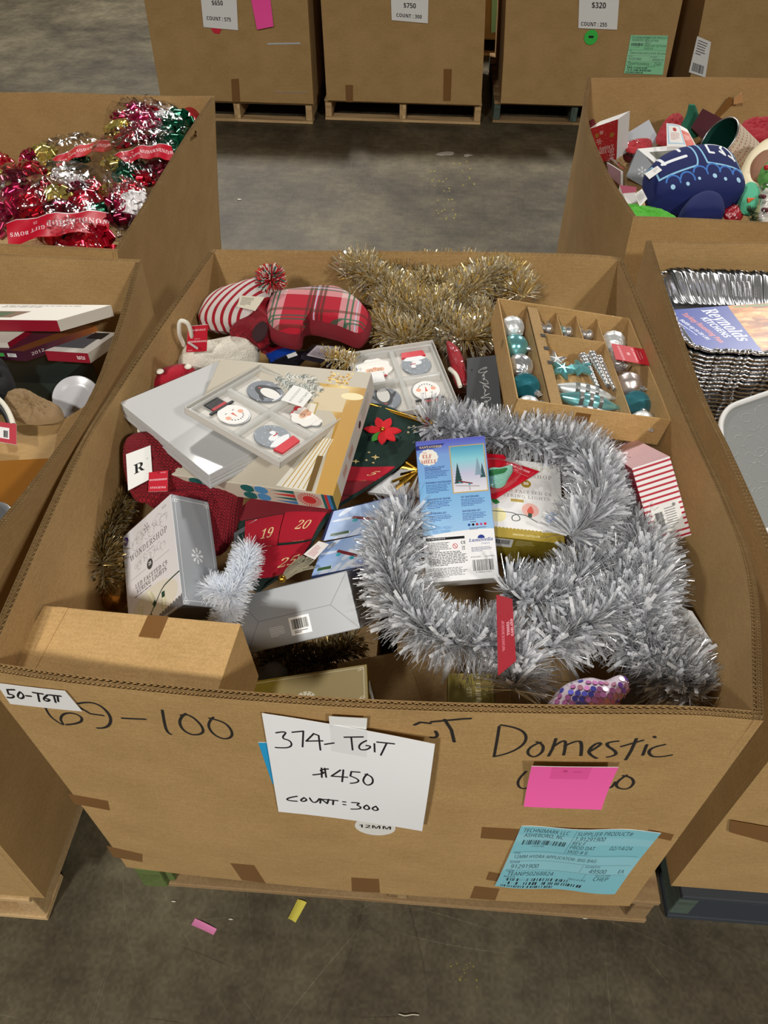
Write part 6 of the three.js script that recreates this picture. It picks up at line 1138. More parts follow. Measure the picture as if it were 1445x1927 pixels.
{ const t = thing('white_pompom', 'white fluffy pompom under the tipped silver carton', 'decoration'), c = at(515, 1275, 0.55), g = new THREE.IcosahedronGeometry(0.032, 4), p = g.attributes.position, r = rng(5); for (let i = 0; i < p.count; i++) { const s = 0.9 + 0.16 * wob(p.getX(i) * 60, p.getY(i) * 60 + p.getZ(i) * 40); p.setXYZ(i, p.getX(i) * s, p.getY(i) * s, p.getZ(i) * s); } g.computeVertexNormals(); g.translate(c.x, c.y, c.z); part('fluff', g, std(0xdcd8d2, 0.95, 0, { bumpMap: grainTex, bumpScale: 0.01 }), t); settle(t); }

// ================================================================ THE NEIGHBOURING BOXES
function uvNorm(g) { const uv = g.attributes.uv; let a = 1e9, b = -1e9, c = 1e9, d = -1e9; for (let i = 0; i < uv.count; i++) { a = Math.min(a, uv.getX(i)); b = Math.max(b, uv.getX(i)); c = Math.min(c, uv.getY(i)); d = Math.max(d, uv.getY(i)); } for (let i = 0; i < uv.count; i++) uv.setXY(i, (uv.getX(i) - a) / (b - a), (uv.getY(i) - c) / (d - c)); return g; }
// a box under a quad with its own face, right side, front side and remaining faces
function quadBox4(pl, quad, th, n = 3) {
  const c = quad.map((q) => on(pl, q[0], q[1])), dn = pl.n.clone().multiplyScalar(-th);
  const P = (u, v) => c[0].clone().lerp(c[1], u).lerp(c[3].clone().lerp(c[2], u), v);
  const side = (f) => grid(n, 1, (u, v) => { const p = f(u); return v ? p : p.add(dn); });
  const top = grid(n, n, (u, v) => P(u, 1 - v));
  const rest = merge([grid(n, n, (u, v) => P(u, v).add(dn)), side((u) => P(1 - u, 0)), side((u) => P(0, u))]);
  return mergeGeometries([top.toNonIndexed(), side((u) => P(1, 1 - u)).toNonIndexed(), side((u) => P(u, 1)).toNonIndexed(), rest], true);
}
function quadThing(name, label, category, pl, quad, th, mats, group) { const t = thing(name, label, category, group); part('carton', quadBox4(pl, quad, th), mats, t); return t; }
const q3 = (a, b, c, ya, yb = ya, yc = ya) => plane([...a, ya], [...b, yb], [...c, yc]);

// ---------------------------------------------------------------- box at the left
{
  const pic = (draw) => print(300, 200, (g, w, h) => { g.fillStyle = '#e6e0d6'; g.fillRect(0, 0, w, h); draw(g, w, h); });
  let pl = flat(0.79);
  settle(quadThing('picture_frame_box', 'white and red picture frame box lying on top of the pile at the left', 'box', pl, [[-170, 571], [209, 574], [107, 603], [-260, 599]], 0.03, [pic((g, w, h) => { g.fillStyle = '#7a5d45'; g.fillRect(0, h * 0.45, w * 0.72, h * 0.4); g.fillStyle = '#4a5a3a'; g.fillRect(w * 0.4, h * 0.5, w * 0.26, h * 0.28); g.fillStyle = '#a98a66'; g.fillRect(w * 0.2, h * 0.55, w * 0.16, h * 0.2); lines(g, w * 0.5, h * 0.08, w * 0.4, 2, 16, 7, '#777', 3); }), M.offwhite, std(0x8f1028, 0.45), M.offwhite]));
  pl = flat(0.752);
  settle(quadThing('picture_frame_box', 'white picture frame box with a dark red end, second from the top at the left', 'box', pl, [[-180, 610], [56, 618], [14, 645], [-220, 640]], 0.03, [M.offwhite, std(0x8f1028, 0.45), M.offwhite, M.offwhite]));
  pl = flat(0.738);
  settle(quadThing('picture_frame_box', 'plum coloured box with a brown wood-look side in the pile at the left', 'box', pl, [[70, 602], [181, 613], [44, 661], [-60, 655]], 0.028, [print(200, 100, (g, w, h) => { g.fillStyle = '#4a1528'; g.fillRect(0, 0, w, h); g.fillStyle = '#6b3a18'; g.fillRect(w * 0.75, 0, w * 0.25, h); }), print(300, 60, (g, w, h) => { g.fillStyle = '#45142a'; g.fillRect(0, 0, w, h); const gr = g.createLinearGradient(w * 0.35, 0, w, 0); gr.addColorStop(0, '#45142a'); gr.addColorStop(1, '#9a5a1e'); g.fillStyle = gr; g.fillRect(w * 0.3, 0, w * 0.7, h); text(g, '2012', w * 0.08, h * 0.5, 24, '#e8e0e0'); }), print(300, 100, (g, w, h) => { g.fillStyle = '#3f1228'; g.fillRect(0, 0, w, h); g.fillStyle = '#d8d8d8'; g.fillRect(w * 0.68, h * 0.3, w * 0.16, h * 0.35); g.fillStyle = '#3f9c4a'; g.fillRect(w * 0.5, h * 0.3, w * 0.12, h * 0.35); lines(g, w * 0.7, h * 0.36, w * 0.12, 3, 10, 4, '#444', 3); }), M.burgundy]));
  pl = flat(0.722);
  settle(quadThing('picture_frame_box', 'white and red box marked 2023 with a dark picture on top, at the left', 'box', pl, [[150, 622], [221, 626], [165, 665], [84, 660]], 0.028, [print(200, 160, (g, w, h) => { g.fillStyle = '#d8d2ca'; g.fillRect(0, 0, w, h); g.fillStyle = '#55555a'; g.fillRect(w * 0.05, h * 0.1, w * 0.7, h * 0.7); g.fillStyle = '#1a1a1d'; g.fillRect(w * 0.45, h * 0.05, w * 0.4, h * 0.3); }), M.offwhite, print(260, 90, (g, w, h) => { g.fillStyle = '#92122a'; g.fillRect(0, 0, w, h); g.save(); g.translate(w * 0.8, h * 0.5); g.rotate(Math.PI / 2); text(g, '20', 0, 12, 30, '#eee', { align: 'center', style: 'bold' }); text(g, '23', 0, -14, 30, '#eee', { align: 'center', style: 'bold' }); g.restore(); }), M.offwhite]));
  settle(quadThing('storage_box', 'dark green box under the picture frame boxes at the left', 'box', flat(0.66), [[-80, 668], [170, 672], [110, 722], [-120, 715]], 0.1, [std(0x1f2b28, 0.5), std(0x1b2422, 0.5), std(0x22302c, 0.5), M.darkGrey]));
  { // white plate leaning on the wall
    const t = thing('plate', 'round white plate leaning against the wall of the left box', 'plate'), c = at(141, 738, 0.70), g = lathe([[0.0005, 0], [0.028, 0.001], [0.036, 0.004], [0.052, 0.009], [0.053, 0.0105], [0.051, 0.011], [0.036, 0.006], [0.028, 0.003], [0.0005, 0.002]], 48);
    part('dish', g, std(0xc9c8cb, 0.25), t); t.position.copy(c).add(V3(0, -0.02, 0)); t.rotation.set(0.62, 0, -0.18);
  }
  { // carton closed with glossy tape
    const t = thing('shipping_carton', 'worn brown carton closed with shiny amber tape in the left box', 'box'), p = flat(0.70), quad = [[-60, 805], [124, 797], [99, 862], [-90, 872]];
    part('carton', quadBox4(p, quad, 0.13), [M.kraft, M.kraft, std(0xa06a26, 0.22, 0, { clearcoat: 0.8, clearcoatRoughness: 0.12 }), M.kraft], t);
    const amber = std(0x9a6220, 0.18, 0, { clearcoat: 0.8, clearcoatRoughness: 0.1 });
    const front = { ...upright(on(p, 20, 866).z + 0.001) };
    part('packing_tape', quadBox(front, [[-20, 868], [14, 867], [16, 948], [-20, 950]], 0.0006, 3), [amber, amber], t);
    part('crushed_flap', card(q3([99, 861], [125, 786], [171, 757], 0.70, 0.735, 0.76), [[99, 861], [108, 815], [125, 786], [171, 757], [164, 778], [130, 815]], 0.003), M.kraftDark, t, 'crushed dark flap'); settle(t);
    const k = thing('kraft_paper', 'crumpled kraft paper wrapping between the carton and the white plate', 'paper'), pp = flat(0.715); part('paper', softShape(pp, [[10, 740], [40, 732], [85, 752], [112, 766], [118, 790], [70, 800], [30, 790]], 0.018, { crumple: 1.1, freq: 11, power: 1.6, rings: 12, n: 90 }), std(0x8a6f4a, 0.8), k); settle(k);
    const b = thing('black_fabric', 'black folded fabric at the left edge below the picture frame boxes', 'fabric'); part('cloth', softShape(flat(0.70), [[-40, 690], [10, 690], [26, 715], [30, 742], [10, 765], [-40, 760]], 0.05, { crumple: 0.7 }), std(0x0d0d10, 0.9), b); settle(b);
    const g = thing('red_tag_item', 'cream corded item with a red barcode tag at the left edge', 'decoration'), gp = flat(0.735); part('cord', tube(P2([[-14, 742], [6, 760], [18, 780], [25, 800]], 0.735), 0.006), plainCream, g); part('cord', tube(P2([[-14, 752], [0, 768], [12, 786], [17, 800]], 0.735), 0.005), M.black, g); quadPart('price_tag', lifted(gp, 0.008), [[-14, 792], [31, 798], [31, 837], [-14, 829]], 0.001, print(160, 150, (c, w, h) => { c.fillStyle = '#b01028'; c.fillRect(0, 0, w, h); c.fillStyle = '#e6e2e0'; c.fillRect(w * 0.3, h * 0.25, w * 0.4, h * 0.55); bars(c, w * 0.46, h * 0.4, w * 0.18, h * 0.34, 3); }), g, 'red barcode tag'); settle(g);
    const j = thing('metal_tin', 'round silver tin at the left edge beside the taped carton', 'tin'), jc = at(-14, 972, 0.70); part('tin_body', lathe([[0.0005, 0], [0.04, 0], [0.042, 0.004], [0.042, 0.062], [0.0445, 0.064], [0.0445, 0.076], [0.042, 0.078], [0.03, 0.0765], [0.0005, 0.0765]], 40), M.steel, j); j.position.set(jc.x - 0.01, 0.62, jc.z);
  }
  // cartons deep in the left box that carry the pile
  carton('shipping_carton', 'brown carton low in the left box under the picture frames', 'box', [-1.05, 0.35, -0.2], [0, 0, 0], [0.78, 0.4, 0.5], M.kraft);
  carton('shipping_carton', 'brown carton low in the left box under the taped carton', 'box', [-1.05, 0.345, 0.32], [0, 0, 0], [0.78, 0.39, 0.5], M.kraft);
}

// ---------------------------------------------------------------- box at the right: roasting pans
{
  const W = 0.52, D = 0.385, H = 0.078, r = rng(131);
  const loop = (s, inset, y) => {                  // rounded rectangle, s in 0..1
    const w = W - 2 * inset, d = D - 2 * inset, R = Math.max(0.02, 0.075 - inset), a = w - 2 * R, b = d - 2 * R, q = Math.PI * R / 2, per = 2 * a + 2 * b + 4 * q;
    let t = ((s % 1) + 1) % 1 * per, x, z;
    const arc = (cx, cz, a0, l) => { const an = a0 + l / R; x = cx + Math.cos(an) * R; z = cz + Math.sin(an) * R; };
    if (t < a) { x = -a / 2 + t; z = d / 2; } else if ((t -= a) < q) arc(a / 2, b / 2, Math.PI / 2, -t); else if ((t -= q) < b) { x = w / 2; z = b / 2 - t; } else if ((t -= b) < q) arc(a / 2, -b / 2, 0, -t); else if ((t -= q) < a) { x = a / 2 - t; z = -d / 2; } else if ((t -= a) < q) arc(-a / 2, -b / 2, -Math.PI / 2, -t); else if ((t -= q) < b) { x = -w / 2; z = -b / 2 + t; } else { t -= b; arc(-a / 2, b / 2, Math.PI, -t); }
    return V3(x, y, z);
  };
  const N = 420, prof = [[0.001, -0.006], [-0.001, -0.002], [0.001, 0.001], [0.006, 0.0012], [0.011, -0.001], [0.016, -0.006], [0.026, -0.03], [0.036, -0.055], [0.046, -0.072], [0.058, -H], [0.1, -H], [0.15, -H], [0.19, -H]];
  const ripple = new Float32Array(N + 1), rimw = new Float32Array(N + 1); for (let i = 0; i <= N; i++) { const k = i % N; ripple[i] = Math.abs(Math.sin(k * 0.62 + Math.sin(k * 0.21) * 1.3)) * 0.004 + Math.sin(k * 1.7) * 0.0012; rimw[i] = Math.sin(k * 0.93 + Math.sin(k * 0.37) * 2) * 0.0016 + Math.sin(k * 2.3) * 0.0007; }
  const panGeo = grid(N, prof.length - 1, (s, v) => { const i = Math.round(s * N), j = Math.round(v * (prof.length - 1)), [ins, y] = prof[j], k = j >= 5 && j <= 8 ? 1 : j < 5 ? 0.35 : 0; return loop(s, ins + ripple[i] * k, y + (j < 6 ? rimw[i] : 0)); });
  const cx = 0.615 + W / 2, cz = -0.525, top = 0.808;
  const ORD = 'first second third fourth fifth sixth seventh eighth ninth tenth eleventh twelfth thirteenth fourteenth fifteenth sixteenth seventeenth eighteenth nineteenth twentieth twenty-first twenty-second twenty-third twenty-fourth'.split(' ');
  const proto = thing('roasting_pan', 'crinkled foil roasting pan with a turkey label, top of the stack in the right box', 'pan', 'foil roasting pans');
  part('pan', panGeo, M.foil, proto); proto.position.set(cx, top, cz);
  for (let i = 1; i < 24; i++) { const c = proto.clone(); c.name = numbered('roasting_pan'); c.position.set(cx + (r() - 0.5) * 0.006 - 0.001, top - i * 0.0112 - 0.004, cz + (r() - 0.5) * 0.004 + 0.002); c.rotation.y = (r() - 0.5) * 0.012; c.userData.label = `${ORD[i]} foil roasting pan from the top of the stack, only its rim showing`; scene.add(c); }
  const art = print(900, 560, (g, w, h) => {
    g.fillStyle = '#c98a45'; g.fillRect(0, 0, w, h); const rr = rng(9);
    for (let i = 0; i < 300; i++) { const x = w * 0.36 + rr() * w * 0.64, y = rr() * h; g.save(); g.translate(x, y); g.rotate(-0.25 + rr() * 0.5); g.fillStyle = ['rgba(214,130,40,0.5)', 'rgba(150,70,22,0.45)', 'rgba(235,180,90,0.42)', 'rgba(110,45,20,0.35)', 'rgba(245,215,160,0.35)'][Math.floor(rr() * 5)]; g.beginPath(); g.ellipse(0, 0, 20 + rr() * 90, 8 + rr() * 26, 0, 0, 6.3); g.fill(); g.restore(); }
    g.fillStyle = '#7d2636'; g.beginPath(); g.ellipse(w * 0.8, h * 0.96, w * 0.3, h * 0.14, 0, 0, 6.3); g.fill(); g.fillStyle = '#5d8a3a'; for (let i = 0; i < 12; i++) { g.beginPath(); g.ellipse(w * (0.38 + i * 0.03), h * 0.04, 18, 9, i, 0, 6.3); g.fill(); }
    g.fillStyle = '#1f3f9e'; g.beginPath(); g.moveTo(0, 0); g.lineTo(w * 0.33, 0); g.quadraticCurveTo(w * 0.36, h * 0.5, w * 0.43, h); g.lineTo(0, h); g.fill();
    g.save(); g.translate(w * 0.25, h * 0.42); g.rotate(1.28); text(g, 'Reynolds', 0, -22, 104, '#f2f2f6', { align: 'center', font: 'serif', style: 'italic bold', sx: 0.9 }); text(g, 'KITCHENS', 20, 52, 58, '#f2f2f6', { align: 'center', style: 'bold' }); text(g, 'Turkey Roasting Pan', 0, 118, 48, '#ee7d68', { align: 'center', style: 'bold', sx: 0.9 }); text(g, 'Holds up to 20 LBS', 10, 176, 34, '#e6e8f4', { align: 'center', style: 'bold' }); lines(g, -130, 205, 230, 2, 18, 8, '#c5cbe6', 5); g.restore();
  }, { roughness: 0.35 });
  const lp = flat(top - 0.05);
  proto.updateMatrixWorld(true);
  const lab = quadBox(lp, [[1262, 583], [1580, 560], [1600, 672], [1312, 655]], 0.0012, 6); lab.translate(-proto.position.x, -proto.position.y, -proto.position.z);
  part('paper_label', lab, [art, M.paper], proto, 'blue paper label with a roast turkey picture');
  carton('shipping_carton', 'brown carton under the stack of foil roasting pans', 'box', [1.06, 0.3, -0.46], [0, 0, 0], [0.7, 0.31, 0.48], M.kraft);
  carton('shipping_carton', 'brown carton low in the right box under the grey lid', 'box', [1.06, 0.35, 0.12], [0, 0, 0], [0.7, 0.41, 0.48], M.kraft);
  // grey embossed lid with a white edge
  const t = thing('embossed_lid', 'grey lid embossed with circles and edged in white, in front of the foil pans', 'lid'), pl = q3([1354, 795], [1445, 744], [1440, 1000], 0.79, 0.80, 0.70), lidOutline = (() => { // rounded rectangle laid out on the leaning plane from its far left corner
    const a = local(pl, on(pl, 1352, 772)), u = local(pl, on(pl, 1445, 741)).sub(a).normalize(), v = local(pl, on(pl, 1372, 1000)).sub(a).normalize(), W = 0.44, H = 0.3, R = 0.045, pts = [];
    for (const [cx, cy, a0] of [[R, R, Math.PI], [W - R, R, 1.5 * Math.PI], [W - R, H - R, 0], [R, H - R, 0.5 * Math.PI]]) for (let k = 0; k <= 8; k++) { const q = a0 + k / 8 * Math.PI / 2, x = cx + Math.cos(q) * R, y = cy + Math.sin(q) * R; pts.push(new THREE.Vector2(a.x + u.x * x + v.x * y, a.y + u.y * x + v.y * y)); }
    return pts;
  })();
  const lg = new THREE.ExtrudeGeometry(new THREE.Shape(lidOutline), { depth: 0.006, bevelEnabled: true, bevelSize: 0.002, bevelThickness: 0.002, bevelOffset: -0.002, bevelSegments: 2 }); lg.applyMatrix4(new THREE.Matrix4().makeBasis(pl.ex, pl.ey, pl.n).setPosition(world(pl, 0, 0, -0.006)));
  part('lid_panel', lg, std(0x8b8d8b, 0.32), t);
  const rimPts = lidOutline.map((p) => world(pl, p.x, p.y, 0.002)); part('white_edge', tube(rimPts, 0.0055, { closed: true, seg: 160, rad: 8 }), M.white, t, 'rounded white edge');
  const rr = rng(141); for (const [x, y, k] of [[1410, 795, 0.02], [1440, 782, 0.024], [1385, 812, 0.011], [1393, 830, 0.013], [1372, 845, 0.018], [1420, 840, 0.024], [1443, 815, 0.014], [1378, 880, 0.016], [1430, 890, 0.022], [1400, 905, 0.014], [1440, 935, 0.02], [1412, 862, 0.012], [1400, 785, 0.013], [1425, 930, 0.012], [1438, 860, 0.02]]) { const c = on(pl, x, y), g = new THREE.TorusGeometry(k, 0.0009, 5, 36); g.applyMatrix4(new THREE.Matrix4().makeBasis(pl.ex, pl.ey, pl.n)); g.translate(c.x + pl.n.x * 0.0018, c.y + pl.n.y * 0.0018, c.z + pl.n.z * 0.0018); part('embossed_ring', g, std(0x959794, 0.3), t); }
  settle(t);
}

// ---------------------------------------------------------------- box behind at the left: bagged gift bows
{
  const W = 0.019, loops = [];
  const loopGeo = (R, h, a, tilt) => { const g = grid(1, 8, (u, v) => { const t = v * Math.PI * 1.9 - 0.25, x = R * (0.52 - 0.48 * Math.cos(v * 6.2832)), y = h * Math.sin(v * 6.2832) * 0.5 + h * 0.25 * (1 - Math.cos(v * 6.2832)); return V3(x, y, (u - 0.5) * W * (0.35 + 0.65 * Math.sin(Math.PI * clamp(v * 0.92 + 0.04)))); }); g.rotateZ(tilt); g.rotateY(a); return g; };
  for (const [n, R, tilt, off] of [[9, 0.05, 0.05, 0], [9, 0.045, 0.4, 0.35], [7, 0.036, 0.8, 0.1], [4, 0.024, 1.2, 0.4]]) for (let i = 0; i < n; i++) loops.push(loopGeo(R, 0.02, off + i * 6.2832 / n, tilt));
  const bowGeo = merge(loops), foil = (c) => std(c, 0.16, 0.7, { side: THREE.DoubleSide });
  const bowM = { red: foil(0xc4102c), pink: foil(0xb51a4c), gold: foil(0xd8c46a), green: foil(0x0d5a3c), white: std(0xe6e2e2, 0.4, 0.1), wine: foil(0x7d1030) };
  const protos = {};
  const r = rng(151);
  function bow(col, c, where) {
    let o;
    const label = `${{ red: 'shiny red', pink: 'shiny magenta', gold: 'pale gold', green: 'shiny green', white: 'white', wine: 'dark wine red' }[col]} star bow in the ${where}`;
    if (!protos[col]) { o = protos[col] = thing('gift_bow', label, 'gift bow'); part('loops', bowGeo, bowM[col], o); } else { o = protos[col].clone(); o.name = numbered('gift_bow'); scene.add(o); }
    o.userData.label = label; o.userData.group = `${col} bows in the ${where}`;
    o.position.copy(c); o.rotation.set((r() - 0.5) * 1.5 + 0.3, r() * 6, (r() - 0.5) * 1.5); o.scale.setScalar(1.0 + r() * 0.35);
  }
  const bandArt = print(700, 160, (g, w, h) => { g.fillStyle = '#c00f2a'; g.fillRect(0, 0, w, h); g.fillStyle = '#e9d5d8'; g.fillRect(0, 0, w, 5); g.save(); g.translate(w, h); g.rotate(Math.PI); text(g, 'WONDERSHOP', w * 0.3, h * 0.55, 52, '#f0d6da', { align: 'center', font: 'serif', style: 'bold', gap: 4 }); text(g, 'GIFT BOWS', w * 0.8, h * 0.4, 38, '#f0d6da', { align: 'center', font: 'serif', style: 'bold', gap: 3 }); text(g, '25', w * 0.72, h * 0.75, 28, '#f0d6da', { align: 'center' }); g.restore(); }, { roughness: 0.25, clearcoat: 0.6 });
  // outline px, height, label, red band quad (px) and the bows inside [px, py, colour]
  const bags = [
    ['bag in the far right corner', [[206, 200], [240, 205], [285, 200], [330, 212], [358, 225], [348, 262], [300, 262], [240, 262], [212, 250]], 0.79, null, [[235, 235, 'pink'], [262, 222, 'pink'], [290, 218, 'red'], [312, 232, 'white'], [335, 240, 'green'], [225, 250, 'gold'], [275, 245, 'pink']]],
    ['bag with a red band below the far right bag', [[170, 300], [210, 262], [270, 248], [320, 250], [345, 275], [330, 310], [270, 318], [200, 315]], 0.775, [[215, 292], [322, 272], [330, 302], [236, 306]], [[240, 270, 'red'], [275, 265, 'pink'], [320, 262, 'green'], [330, 285, 'green']]],
    ['bag with a green bow at the right wall', [[196, 318], [240, 305], [300, 315], [318, 335], [295, 372], [240, 372], [200, 355]], 0.765, null, [[225, 320, 'gold'], [250, 330, 'green'], [270, 345, 'red'], [300, 330, 'wine'], [235, 350, 'green']]],
    ['bag by the far wall', [[40, 318], [70, 296], [130, 280], [190, 270], [205, 285], [180, 312], [110, 320]], 0.70, [[98, 300], [205, 262], [212, 282], [108, 314]], [[85, 305, 'gold'], [60, 312, 'pink'], [140, 312, 'green']]],
    ['large bag with a red lettered band in the middle', [[-2, 322], [60, 318], [140, 318], [198, 330], [212, 380], [208, 430], [160, 448], [60, 462], [6, 440], [-6, 380]], 0.745, [[12, 420], [205, 398], [206, 436], [16, 462]], [[30, 350, 'wine'], [60, 340, 'red'], [40, 382, 'pink'], [70, 390, 'red'], [95, 360, 'red'], [110, 385, 'gold'], [128, 350, 'white'], [150, 372, 'wine'], [172, 365, 'red'], [165, 395, 'red'], [190, 405, 'green'], [118, 408, 'wine']]],
    ['bag at the right rim with white bows', [[200, 345], [245, 352], [285, 372], [262, 410], [235, 440], [212, 445], [204, 400]], 0.765, null, [[218, 368, 'gold'], [240, 375, 'red'], [256, 392, 'white'], [226, 402, 'pink'], [230, 425, 'wine'], [246, 410, 'white']]],
    ['bag of magenta bows at the left edge', [[-60, 330], [0, 330], [12, 380], [8, 440], [-60, 450]], 0.735, null, [[-8, 350, 'gold'], [-4, 385, 'pink'], [-10, 420, 'pink']]],
    ['bag at the near rim', [[70, 452], [130, 436], [190, 440], [212, 462], [205, 480], [90, 486]], 0.75, null, [[100, 462, 'red'], [130, 448, 'green'], [160, 458, 'red'], [190, 466, 'red']]],
    ['bag of red bows behind at the far wall', [[-60, 306], [0, 300], [25, 318], [10, 335], [-60, 335]], 0.68, null, [[-5, 315, 'red'], [8, 322, 'red']]],
  ];
  for (const [label, out, y, band, bows] of bags) {
    const t = thing('bow_bag', 'clear plastic ' + label + ' of the bow box', 'bag'), pl = flat(y);
    part('clear_film', softShape(pl, out, 0.065, { n: 64, rings: 10, power: 2.2, bottom: 0.8, crumple: 0.75, freq: 13 }), M.film, t);
    if (band) part('paper_band', quadBox(lifted(pl, 0.05), band, 0.0015, 10, (u, v) => 0.012 * Math.sin(u * 3.14) + 0.004 * Math.sin(u * 17 + v * 3)), [bandArt, M.redGloss], t, 'red lettered band');
    settle(t);
    for (const [x, z, col] of bows) bow(col, at(x, z, y + 0.0), label.replace(/^(large )?bag/, 'bag'));
  }
  const roll = thing('red_roll', 'red glossy roll standing in clear film in the far right corner of the bow box', 'package'); part('roll', tube([at(352, 272, 0.74), at(358, 235, 0.78), at(360, 205, 0.80)], 0.034, { rad: 16 }), std(0xa80f26, 0.2), roll); const e = at(360, 204, 0.80), sp = new THREE.SphereGeometry(0.0345, 20, 12); sp.translate(e.x, e.y, e.z); part('roll_end', sp, std(0xb8122a, 0.2), roll); settle(roll);
  carton('shipping_carton', 'brown carton under the bagged bows', 'box', [-1.28, 0.36, -1.17], [0, 0, 0], [0.78, 0.42, 1.0], M.kraft);
}

// ---------------------------------------------------------------- box behind at the right: toys and tins
{
  let t = quadThing('gift_list_box', "red Santa's nice list box standing at the left wall of the toy box", 'box', q3([1108, 243], [1163, 224], [1127, 306], 0.77, 0.86, 0.655), [[1108, 243], [1163, 224], [1160, 300], [1127, 306]], 0.05, [print(300, 400, (g, w, h) => { g.fillStyle = '#cf2a3c'; g.fillRect(0, 0, w, h); const r = rng(3); g.fillStyle = '#f2d7d9'; for (let i = 0; i < 60; i++) { g.beginPath(); g.arc(r() * w, r() * h, 3, 0, 6.3); g.fill(); } for (const [x, y, k] of [[0.25, 0.42, 34], [0.75, 0.86, 38], [0.4, 0.2, 20]]) flake(g, x * w, y * h, k, '#f6e3e4', 4); g.fillStyle = '#b98a3c'; for (const [x, y] of [[0.22, 0.24], [0.78, 0.34]]) { g.beginPath(); g.arc(x * w, y * h, 24, 0, 6.3); g.fill(); } text(g, "Santa's", w * 0.5, h * 0.62, 54, '#f8eaea', { align: 'center', font: 'serif', style: 'italic bold' }); text(g, 'NICE LIST', w * 0.5, h * 0.73, 48, '#f8eaea', { align: 'center', style: 'bold' }); }), M.white, M.white, M.white]);
  settle(t);
  t = quadThing('grey_carton', 'flat grey carton leaning between the red list box and the green cone', 'box', q3([1177, 254], [1221, 226], [1239, 264], 0.74, 0.77, 0.73), [[1174, 254], [1221, 225], [1241, 264], [1190, 290]], 0.025, [std(0x8e9095, 0.45), M.grey, M.white, M.grey]); settle(t);
  { // silver box with a window
    const s = thing('window_box', 'silver gift box with a white-framed window behind the blue plush truck', 'box'), pl = q3([1199, 279], [1278, 273], [1243, 312], 0.77, 0.77, 0.735);
    part('carton', quadBox4(pl, [[1199, 280], [1282, 272], [1300, 305], [1243, 316]], 0.075), [M.white, M.white, M.silverCard, M.silverCard], s);
    part('window', quadBox(lifted(pl, 0.001), [[1222, 286], [1278, 282], [1288, 298], [1243, 306]], 0.001, 3), [std(0x77776e, 0.15), M.grey], s, 'dark window'); part('silver_side', quadBox(q3([1179, 330], [1199, 280], [1240, 312], 0.70, 0.772, 0.73), [[1199, 281], [1242, 314], [1218, 356], [1178, 332]], 0.002, 3), [print(160, 160, (g, w, h) => { g.fillStyle = '#8b8f94'; g.fillRect(0, 0, w, h); flake(g, w * 0.5, h * 0.55, 28, '#c9ccd0', 3); }, { roughness: 0.4, metalness: 0.3 }), M.silverCard], s); settle(s);
    const d = thing('clear_dome', 'clear dome with red contents behind the silver window box', 'decoration'), c = at(1188, 288, 0.71), g = new THREE.SphereGeometry(0.045, 28, 18); g.translate(c.x, c.y, c.z); part('dome', g, M.clear, d); const k = new THREE.IcosahedronGeometry(0.03, 1); k.translate(c.x, c.y - 0.006, c.z); part('contents', k, M.burgundy, d); settle(d);
  }
  t = thing('leaflet', 'white leaflet with blue and red print standing up behind the plush truck', 'leaflet'); { const pl = q3([1254, 232], [1300, 245], [1255, 276], 0.83, 0.82, 0.785); part('card', quadBox(pl, [[1254, 232], [1293, 244], [1315, 284], [1255, 276]], 0.002, 8, (u, v) => 0.008 * Math.sin(u * 3)), [print(260, 240, (g, w, h) => { g.fillStyle = '#e9e6e2'; g.fillRect(0, 0, w, h); g.strokeStyle = '#9fc3d8'; g.lineWidth = 12; g.strokeRect(16, 14, w * 0.5, h * 0.8); lines(g, w * 0.14, h * 0.4, w * 0.36, 5, 16, 6, '#b86a5a', 3); g.fillStyle = '#b8342e'; g.beginPath(); g.arc(w * 0.32, h * 0.25, 20, 0, 6.3); g.fill(); g.fillStyle = '#d0553e'; g.fillRect(w * 0.6, h * 0.2, w * 0.36, h * 0.75); lines(g, w * 0.64, h * 0.4, w * 0.26, 4, 16, 7, '#f0d8d0', 5); }), M.paper], t); settle(t); }
  { // blue plush truck
    const s = thing('plush_truck', 'dark blue plush truck with pale blue window outlines on top of the toy box', 'plush toy'), pl = q3([1215, 350], [1395, 340], [1300, 290], 0.83, 0.83, 0.875);
    const art = print(1024, 700, (g, w, h) => {
      g.fillStyle = '#0f1c58'; g.fillRect(0, 0, w, h); const m = (x, y) => [(x - 580) / 695 * w, (y - 565) / 475 * h];
      strokes(g, [[650, 905, 612, 790, 600, 740], [650, 905, 900, 800], [900, 800, 920, 760, 870, 620, 830, 600, 760, 612], [975, 770, 930, 640, 918, 600, 950, 575, 1010, 572], [975, 770, 1235, 775], [1235, 775, 1205, 690, 1175, 615]], 17, '#8fc6e6', m);
      strokes(g, [[675, 800, 835, 735], [660, 745, 690, 800], [795, 650, 800, 690]], 30, '#eceff4', m); strokes(g, [[1000, 690, 1030, 690], [1000, 690, 985, 620, 1010, 600, 1110, 600], [1110, 600, 1085, 640, 1110, 690], [1110, 690, 1075, 672], [1125, 615, 1165, 660, 1180, 710], [1140, 690, 1185, 706]], 24, '#eceff4', m);
      const sc = []; for (const [x, y, k] of [[735, 905, 45], [830, 880, 48], [920, 830, 48], [1010, 800, 46], [1100, 805, 46], [1190, 800, 42]]) { const a = []; for (let i = 0; i <= 10; i++) { const q = Math.PI * (1 + i / 10); a.push(x + Math.cos(q) * k, y + 20 + Math.sin(q) * k); } sc.push(a); } strokes(g, sc, 16, '#3f77c4', m);
      g.fillStyle = '#a9d4ee'; for (const [x, y, k] of [[730, 955, 22], [828, 930, 18], [908, 888, 15], [1015, 858, 22], [1088, 868, 17], [1187, 852, 24]]) { const [a, b] = m(x, y); g.beginPath(); g.arc(a, b, k, 0, 6.3); g.fill(); }
    }, { roughness: 0.95 });
